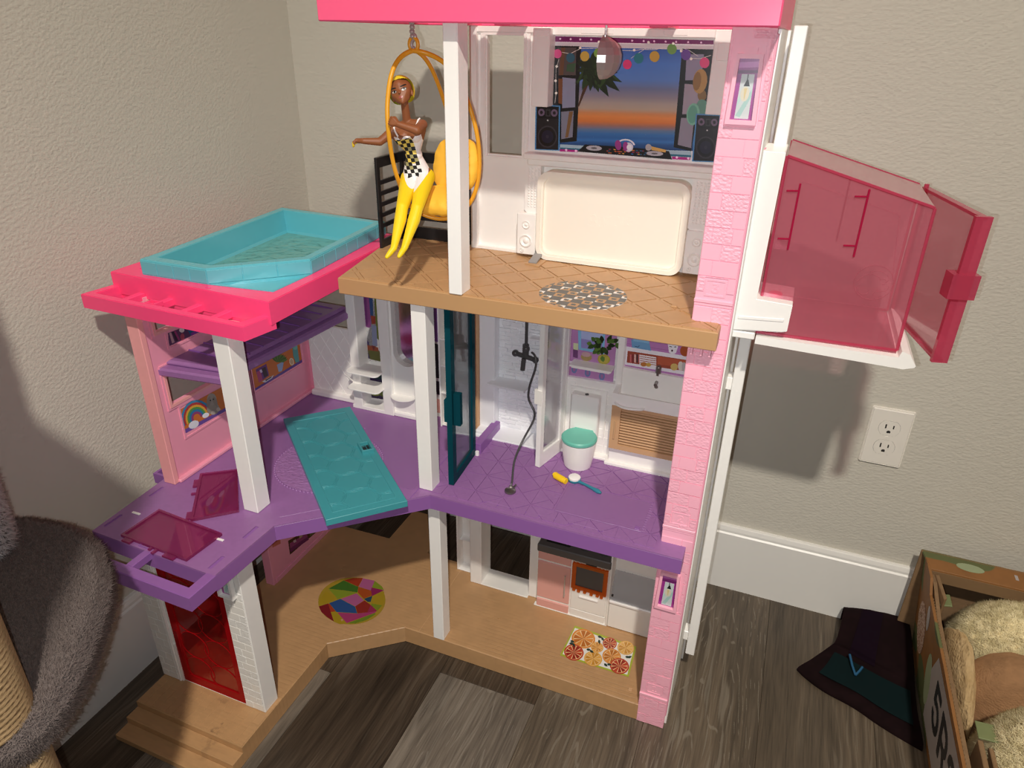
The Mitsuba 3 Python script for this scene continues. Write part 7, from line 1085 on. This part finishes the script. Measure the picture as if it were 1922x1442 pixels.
# moulded hair: a swim-cap shape with a lime side and a parting ridge
def cap_mesh(keep):
    m = trimesh.creation.icosphere(subdivisions=4, radius=1.0); v = m.vertices
    f = v[m.faces].mean(1); k = keep(f)
    m = trimesh.Trimesh(v, m.faces[k], process=True)
    w = m.vertices * np.array([.0175, .0195, .0178]) + np.array([0, .0050, -.0032])
    rip = 1 + 0.012 * np.sin(w[:, 1] * 1500 + w[:, 0] * 500)
    return trimesh.Trimesh(HC + (w[:, :1] * hr + w[:, 1:2] * hu + w[:, 2:] * hf) * 1.0 + 0 * rip[:, None], m.faces, process=False)
front = lambda f: ~((f[:, 2] > 0.18) & (f[:, 1] < 0.47 + 0.25 * np.abs(f[:, 0]) * 0)) & (f[:, 1] > -0.62)
add(dl + '__hair', cap_mesh(lambda f: front(f) & (f[:, 0] > -0.55)), 'm_hair', True, label='smooth yellow moulded hair')
add(dl + '__hair_side', cap_mesh(lambda f: front(f) & (f[:, 0] <= -0.50)), 'm_hairlime', True, label='lime green side of the hair')
0 and add(dl + '__hair_band', tube([hd(.0178 * math.sin(a) * .97, .0125 + .0110 * math.cos(a), .0125 * math.cos(a * .5) * .95) for a in np.linspace(-1.5, 1.5, 15)], 0.0014, 8), 'm_hair', True)
def patch(c, rx, ry, mat, nm, lift=0.0006, rot=0.0):
    pts = []
    for i in range(18):
        a = i / 18 * 2 * math.pi; x, y = rx * math.cos(a), ry * math.sin(a)
        x, y = x * math.cos(rot) - y * math.sin(rot), x * math.sin(rot) + y * math.cos(rot); pts.append((c[0] + x, c[1] + y))
    o = np.array([hd(x, y, 0.030) for x, y in pts] + [hd(c[0], c[1], 0.030)])
    loc, ri, _ = body.ray.intersects_location(o, np.tile(-hf, (len(o), 1)), multiple_hits=False)
    if len(ri) < len(o): return
    q = np.zeros_like(o); q[ri] = loc; q += hf * lift
    add(dl + nm, trimesh.Trimesh(q, [[18, i, (i + 1) % 18] for i in range(18)], process=False), mat)
for sx in (-1, 1):
    patch((sx * .0066, .0000), .0036, .0019, 'm_black', '__eyelid', 0.0004, sx * 0.25)
    patch((sx * .0066, -.0004), .0031, .00135, 'm_eyewhite', '__eye', 0.0006, sx * 0.2)
    patch((sx * .0066 + .0004, -.0003), .00135, .00135, 'm_black', '__iris', 0.0008)
    patch((sx * .0068, .0044), .0042, .0008, 'm_black', '__eyebrow', 0.0006, sx * 0.28)
patch((0, -.0086), .0032, .0010, 'm_lips', '__lip', 0.0005); patch((0, -.0099), .0026, .0010, 'm_lips', '__lip', 0.0005)
for a, b in ((J['shL'] + (.004, -.006, .002), bl + (0, -.006, .004)), (J['shR'] + (-.004, -.004, .004), br_ + (0.002, -.007, .004))):
    add(dl + '__strap', tube([a + (0, .004, .0035), a + (0, -.0005, .002), (a + b) / 2 + (0, -.0012, .001), b], 0.0013, 8), 'm_suit', True)

# ---------------------------------------------------------------- cat tree
ct = thing('cat_tree', 'grey-brown plush cat tree with sisal-wrapped posts at the left of the dollhouse', 'cat tree')
plastic('m_plushbase', (0.115, 0.095, 0.088), 0.9, 0.1)
def furcol(a, b, s):
    return proc(lambda p, n, uv: mix(a, b, smoothstep(0.25, 0.75, fbm(p.x * s, p.y * s, p.z * s, 3))))
scene['m_fur'] = {'type': 'twosided', 'bsdf': {'type': 'diffuse', 'reflectance': furcol((0.125, 0.100, 0.092), (0.185, 0.152, 0.142), 420)}}
scene['m_furlight'] = {'type': 'twosided', 'bsdf': {'type': 'diffuse', 'reflectance': furcol((0.40, 0.365, 0.36), (0.62, 0.58, 0.57), 300)}}
def twine(p, n, uv):
    r = p.z / 0.0058; r = r - dr.floor(r)
    return dr.sqrt(dr.maximum(0.0, 1 - dr.square(2 * r - 1))) + 0.3 * fbm(p.x * 400, p.y * 400, p.z * 900, 2)
plastic('m_sisal', proc(lambda p, n, uv: mix((0.20, 0.125, 0.06), (0.44, 0.31, 0.17), fbm(p.x * 350, p.y * 350, p.z * 1100, 2))), 0.85, 0.15, bump=proc(twine, eps=4e-4), bscale=0.0030)
pl = [(0.190, -0.803), (0.221, -0.803), (0.261, -0.814), (0.303, -0.839), (0.331, -0.861), (0.358, -0.890), (0.381, -0.921), (0.399, -0.945), (0.414, -0.970), (0.424, -0.990), (0.432, -1.010), (0.434, -1.030), (0.432, -1.048), (0.422, -1.062), (0.400, -1.095), (0.360, -1.130), (0.30, -1.155), (0.20, -1.165), (0.11, -1.14), (0.050, -1.08), (0.030, -0.98), (0.045, -0.89), (0.09, -0.835), (0.14, -0.810)]
pp = np.array(Polygon(pl).buffer(-0.006).buffer(0.0, quad_segs=4).exterior.coords)[:-1]
plat = slab(pp, 0.4640, 0.4985, 0.010)
add(ct + '__platform', plat, 'm_plushbase', 40)
top = trimesh.Trimesh(plat.vertices, plat.faces[(plat.face_normals[:, 2] > -0.3)], process=False)
fur(ct + '__platform_pile', top, 170000, 0.0080, 0.0009, 'm_fur', 3, 0.8, 'grey-brown plush pile')
def sisal(x, y, z0, z1, r): add(ct + '__sisal_post', lathe([(0, z0), (r, z0), (r, z1), (0, z1)], (x, y, 0), 48), 'm_sisal', 40, label='post wrapped in tan sisal rope')
sisal(0.3740, -1.0450, 0.5000, 0.985, 0.0450); sisal(0.3880, -1.0530, 0.030, 0.4650, 0.0450)
gp = lathe([(0, 0.5000), (0.048, 0.5000), (0.048, 0.985), (0, 0.985)], (0.1390, -0.8950, 0), 40)
add(ct + '__plush_post', gp, 'm_plushbase', 40, label='light grey plush-covered post')
side = trimesh.Trimesh(gp.vertices, gp.faces[np.abs(gp.face_normals[:, 2]) < 0.5], process=False)
fur(ct + '__post_pile', side, 45000, 0.0080, 0.0010, 'm_furlight', 5, 0.7, up=-0.4)
add(ct + '__perch', slab([(0.270, -0.985), (0.450, -0.990), (0.520, -1.100), (0.605, -1.220), (0.580, -1.38), (0.30, -1.40), (0.13, -1.30), (0.10, -0.94), (0.16, -0.90)], 0.980, 1.010, 0.008), 'm_plushbase')
add(ct + '__base', slab([(0.02, -0.84), (0.46, -0.96), (0.50, -1.20), (0.06, -1.22)][::-1], 0.0, 0.030, 0.006), 'm_plushbase')
loose_ = [tube(smooth_path([(0.405 + rng.uniform(-.01, .01), -1.012 + rng.uniform(-.012, .012), 0.53 + 0.022 * k), (0.412, -1.006 + rng.uniform(-.008, .008), 0.536 + 0.022 * k), (0.416 + rng.uniform(0, .006), -1.000, 0.533 + 0.022 * k + rng.uniform(-.004, .008))], 4), 0.0004, 5) for k in range(0)]

# ---------------------------------------------------------------- cardboard box with plush toys
cb = thing('cardboard_box', 'orange and green printed cardboard produce box holding plush toys by the wall', 'cardboard box')
plastic('m_kraft', proc(lambda p, n, uv: mi.Color3f(0.215, 0.13, 0.068) * (0.85 + 0.3 * fbm(p.x * 120, p.y * 120, p.z * 120))), 0.8, 0.2)
plastic('m_kraftdark', (0.20, 0.12, 0.06), 0.85, 0.2)
def boxprint(p, n, uv):
    s = fbm(p.x * 9 + 1.5, p.y * 9 + 4.0, p.z * 9, 2)
    g = smoothstep(0.555, 0.575, s)
    return mix(mix((0.265, 0.115, 0.036), (0.20, 0.09, 0.03), fbm(p.x * 40, p.y * 40, p.z * 40)), (0.105, 0.115, 0.045), g)
plastic('m_boxprint', proc(boxprint), 0.6, 0.3)
plastic('m_boxlabel', (0.37, 0.325, 0.31), 0.5); plastic('m_boxgreen', (0.155, 0.18, 0.075), 0.6); plastic('m_boxpale', (0.27, 0.31, 0.18), 0.6); plastic('m_boxpink', proc(lambda p, n, uv: mix((0.30, 0.16, 0.10), (0.50, 0.35, 0.27), smoothstep(0.4, 0.6, fbm(p.x * 260, p.y * 260, p.z * 260, 2)))), 0.6)
lx = lambda z: 1.3450 - 0.14 * z
def leftface(poly, d0, d1):
    m = trimesh.creation.extrude_polygon(poly, d1 - d0, engine='earcut'); v = np.array(m.vertices)
    w = np.c_[lx(v[:, 1]) - d0 - v[:, 2], v[:, 0], v[:, 1]]; m = trimesh.Trimesh(w, m.faces, process=False)
    if m.volume < 0: m.invert()
    return m
topz = [(-0.60, 0.0), (-0.040, 0.0), (-0.036, 0.2230), (-0.115, 0.2260), (-0.130, 0.2000), (-0.22, 0.1985), (-0.30, 0.2010), (-0.40, 0.1985), (-0.48, 0.2000), (-0.60, 0.1990)]
add(cb + '__side_panel', leftface(Polygon(topz), -0.0045, 0.0), 'm_boxprint', label='printed side panel')
add(cb + '__side_liner', leftface(Polygon([(-0.60, 0.0), (-0.05, 0.0), (-0.05, 0.2150), (-0.11, 0.2140), (-0.185, 0.1930), (-0.60, 0.1930)]), -0.0125, -0.0065), 'm_kraft')
add(cb + '__side_edge', cat(*[leftface(sbox(-0.595 + k * 0.0070, 0.1940, -0.592 + k * 0.0070, 0.1996), -0.0060, -0.0046) for k in range(66)]), 'm_kraftdark', kind='stuff')
add(cb + '__back_panel', box(1.3080, 1.7600, -0.0400, -0.0350, 0.0, 0.2250, 0.0006), 'm_kraft')
add(cb + '__flange', slab([(1.3085, -0.0340), (1.7600, -0.0340), (1.7600, -0.0880), (1.3180, -0.0880)], 0.2205, 0.2250, 0.0008), 'm_boxprint', label='printed top flange')
add(cb + '__flange_lip', cat(box(1.318, 1.76, -0.0885, -0.0830, 0.1985, 0.2215, 0.0006)), 'm_kraftdark')
add(cb + '__corner_flap', slab([(1.3260, -0.0900), (1.3330, -0.0900), (1.3370, -0.1500), (1.3320, -0.1560)], 0.1200, 0.2170, 0.001), 'm_kraft')
add(cb + '__tab', obox((1.3400, -0.1350, 0.2000), (0.018, 0, 0.004), (0.0, 0.030, 0.0), (-0.001, 0, 0.003), 0.001), 'm_boxgreen', label='olive green cardboard tab')
add(cb + '__tab', obox((1.3760, -0.4020, 0.1990), (0.060, 0, 0.004), (0.0, 0.030, 0.0), (-0.001, 0, 0.003), 0.001), 'm_boxgreen', label='olive green cardboard tab')
add(cb + '__inner_flap', cat(box(1.345, 1.352, -0.60, -0.4180, 0.02, 0.1960, 0.001), box(1.3600, 1.3660, -0.60, -0.4200, 0.02, 0.1900, 0.001)), 'm_kraft')
add(cb + '__right_panel', box(1.7550, 1.7600, -0.60, -0.036, 0.0, 0.2000, 0.0006), 'm_boxprint')
add(cb + '__front_panel', box(1.318, 1.7600, -0.6050, -0.60, 0.0, 0.2000, 0.0006), 'm_boxprint')
add(cb + '__bottom', box(1.345, 1.7600, -0.60, -0.036, 0.0005, 0.005, 0.0006), 'm_kraft')
lab = Polygon([(-0.225, 0.020), (-0.62, 0.020), (-0.62, 0.1850), (-0.265, 0.1850), (-0.225, 0.12)])
add(cb + '__label', leftface(lab.intersection(sbox(-0.598, 0, 0, 1)), 0.0002, 0.0008), 'm_boxlabel', label='pale label with black hand lettering')
tm = meshkit.text_mesh('5R23', 0.082, 0.0006, True); v = np.array(tm.vertices)
zt = 0.075 + v[:, 1] * 1.0; m = trimesh.Trimesh(np.c_[lx(zt) - 0.0009 - v[:, 2], -0.2700 - v[:, 0] * 0.92, zt], tm.faces, process=False)
if m.volume < 0: m.invert()
add(cb + '__lettering', m, 'm_blackmatte')
for poly, mt in ((affinity.scale(Point(-0.105, 0.105).buffer(0.036), 1.0, 1.45), 'm_boxpink'), (affinity.scale(Point(-0.215, 0.090).buffer(0.022), 1.0, 2.4), 'm_boxpale'), (affinity.scale(Point(-0.150, 0.165).buffer(0.010), 1.0, 2.6), 'm_boxlabel')):
    add(cb + '__side_print', leftface(poly, 0.0003, 0.0010), mt)
add(cb + '__flange_print', extrude(affinity.rotate(affinity.scale(Point(1.3830, -0.0600).buffer(0.022), 1.0, 0.50), 0), 'z', 0.2249, 0.2256), 'm_boxpale')
for x0, y0, x1, y1 in ((1.452, -0.064, 1.457, -0.050), (1.470, -0.072, 1.4735, -0.058), (1.4735, -0.061, 1.480, -0.058), (1.4735, -0.0665, 1.480, -0.064), (1.478, -0.0665, 1.481, -0.058), (1.484, -0.072, 1.487, -0.069), (1.464, -0.065, 1.468, -0.063)):
    add(cb + '__flange_print', extrude(sbox(x0, y0, x1, y1), 'z', 0.2249, 0.2256), 'm_boxlabel')

scene['m_cream'] = {'type': 'twosided', 'bsdf': {'type': 'diffuse', 'reflectance': furcol((0.62, 0.53, 0.30), (0.84, 0.75, 0.49), 120)}}
plastic('m_creambase', (0.50, 0.41, 0.24), 0.9, 0.1)
def lumpy(c, r, amp, fr_, seed):
    m = trimesh.creation.icosphere(subdivisions=5); v = np.array(m.vertices)
    k = 1 + amp * (meshkit.fbm(v * fr_ + seed, 3, seed) - 0.5)
    return trimesh.Trimesh(np.array(c) + v * k[:, None] * np.array(r), m.faces, process=False)
def plush(label, c, r, seed, n, cat_='plush toy'):
    k = thing('plush_toy', label, cat_)
    m = lumpy(c, r, 0.16, 1.6, seed); add(k + '__body', m, 'm_creambase', True)
    up = trimesh.Trimesh(m.vertices, m.faces[(m.face_normals[:, 2] > -0.35)], process=False)
    fur(k + '__fleece', up, n, 0.0075, 0.0016, 'm_cream', seed, 1.1, 'short cream fleece')
    return k
p1 = plush('cream fleece plush toy at the back of the box with a black eye', (1.4700, -0.1380, 0.1180), (0.108, 0.072, 0.098), 21, 110000)
add(p1 + '__ear', lumpy((1.4820, -0.115, 0.205), (0.022, 0.018, 0.016), 0.2, 2, 5), 'm_creambase', True)
fur(p1 + '__ear_fleece', lumpy((1.4820, -0.115, 0.205), (0.022, 0.018, 0.016), 0.2, 2, 5), 9000, 0.0075, 0.0016, 'm_cream', 8, 1.1)
add(p1 + '__eye', ball((1.4930, -0.123, 0.2160), 0.0085, 2), 'm_black', True, label='black eye')
p2 = plush('cream fleece plush toy nearest the viewer in the box', (1.4420, -0.4080, 0.1280), (0.088, 0.088, 0.120), 33, 110000)
scene['m_suede'] = {'type': 'twosided', 'bsdf': {'type': 'bumpmap', 'arbitrary': proc(lambda p, n, uv: fbm(p.x * 500, p.y * 500, p.z * 500, 2), eps=4e-4), 'scale': 0.0012, 'bsdf': {'type': 'principled', 'base_color': proc(lambda p, n, uv: mi.Color3f(0.29, 0.155, 0.075) * (0.8 + 0.4 * fbm(p.x * 90, p.y * 90, p.z * 90))), 'roughness': 0.85, 'specular': 0.2, 'sheen': 0.5}}}
k = thing('plush_toy', 'smooth brown plush toy body between the two cream fleece toys', 'plush toy')
v_ = lumpy((1.4440, -0.2500, 0.1080), (0.088, 0.062, 0.104), 0.20, 1.3, 44); add(k + '__body', v_, 'm_suede', True)
scene['m_tanplush'] = {'type': 'twosided', 'bsdf': {'type': 'bumpmap', 'arbitrary': proc(lambda p, n, uv: fbm(p.x * 260, p.y * 260, p.z * 260, 3), eps=5e-4), 'scale': 0.003, 'bsdf': {'type': 'principled', 'base_color': proc(lambda p, n, uv: mix((0.36, 0.23, 0.10), (0.58, 0.42, 0.23), fbm(p.x * 60, p.y * 60, p.z * 60))), 'roughness': 0.9, 'specular': 0.15, 'sheen': 0.4}}}
k = thing('plush_toy', 'tan plush toy squeezed against the left side of the box', 'plush toy')
add(k + '__body', lumpy((1.3640, -0.2250, 0.1000), (0.021, 0.105, 0.092), 0.35, 1.5, 52), 'm_tanplush', True)

# ---------------------------------------------------------------- dark cloth on the floor
cw = thing('cloth_bag', 'dark maroon cloth bag with a teal patch and blue stitching crumpled by the baseboard', 'cloth bag')
plastic('m_maroon', proc(lambda p, n, uv: mi.Color3f(0.0085, 0.0030, 0.0036) * (0.6 + 0.8 * fbm(p.x * 70, p.y * 70, p.z * 70)) ), 0.9, 0.1)
plastic('m_plum', (0.0085, 0.0036, 0.0080), 0.95, 0.05); plastic('m_darkteal', (0.0050, 0.0125, 0.0135), 0.95, 0.05); plastic('m_stitch', (0.008, 0.075, 0.16), 0.7)
rows = [[(1.139, -.190, .0), (1.182, -.2215, .0), (1.232, -.239, .0), (1.275, -.262, .0), (1.338, -.288, .0)],
        [(1.141, -.186, .010), (1.186, -.212, .013), (1.234, -.228, .014), (1.278, -.250, .013), (1.338, -.270, .012)],
        [(1.163, -.160, .012), (1.200, -.178, .016), (1.240, -.192, .016), (1.285, -.212, .016), (1.335, -.222, .014)],
        [(1.190, -.122, .014), (1.215, -.128, .018), (1.248, -.142, .018), (1.290, -.160, .020), (1.335, -.170, .018)],
        [(1.203, -.106, .030), (1.222, -.110, .036), (1.250, -.120, .038), (1.290, -.133, .038), (1.332, -.138, .034)],
        [(1.213, -.038, .046), (1.238, -.036, .051), (1.265, -.034, .053), (1.300, -.034, .053), (1.330, -.034, .050)],
        [(1.216, -.018, .0), (1.240, -.018, .0), (1.264, -.018, .0), (1.302, -.018, .0), (1.330, -.018, .0)]]
from scipy.interpolate import RectBivariateSpline
G_ = np.array(rows); uu, vv = np.linspace(0, 6, 49), np.linspace(0, 4, 41)
sf = np.stack([RectBivariateSpline(np.arange(7), np.arange(5), G_[..., a], kx=2, ky=2)(uu, vv) for a in range(3)], -1)
sf[..., 2] = np.maximum(sf[..., 2] + 0.004 * (meshkit.fbm(np.c_[sf[..., 0].ravel() * 40, sf[..., 1].ravel() * 40, np.zeros(sf[..., 0].size)], 3, 2).reshape(sf.shape[:2]) - 0.5), 0.0006)
def grid_mesh(S):
    a, b = S.shape[:2]; idx = np.arange(a * b).reshape(a, b)
    q = np.stack([idx[:-1, :-1], idx[:-1, 1:], idx[1:, 1:], idx[1:, :-1]], -1).reshape(-1, 4)
    return trimesh.Trimesh(S.reshape(-1, 3), np.vstack([q[:, [0, 1, 2]], q[:, [0, 2, 3]]]), process=False)
add(cw + '__body', grid_mesh(sf), 'm_maroon', True)
ptch = np.stack([RectBivariateSpline(np.arange(7), np.arange(5), G_[..., a], kx=2, ky=2)(np.linspace(1.35, 2.75, 14), np.linspace(0.62, 3.8, 26)) for a in range(3)], -1); ptch[..., 2] += 0.0028
add(cw + '__patch', grid_mesh(ptch), 'm_darkteal', True, label='dark teal patch')
pl2 = np.stack([RectBivariateSpline(np.arange(7), np.arange(5), G_[..., a], kx=2, ky=2)(np.linspace(3.1, 5.0, 14), np.linspace(1.3, 2.5, 14)) for a in range(3)], -1); pl2[..., 2] += 0.003
add(cw + '__panel', grid_mesh(pl2), 'm_plum', True, label='plum coloured panel')
add(cw + '__stitching', cat(tube([(1.2240, -.1440, .0320), (1.2290, -.1650, .0265), (1.2345, -.1830, .0235)], 0.0022, 8), tube([(1.2345, -.1830, .0235), (1.2410, -.1720, .0250), (1.2460, -.1630, .0285)], 0.0022, 8)), 'm_stitch', True, label='bright blue V of stitching')
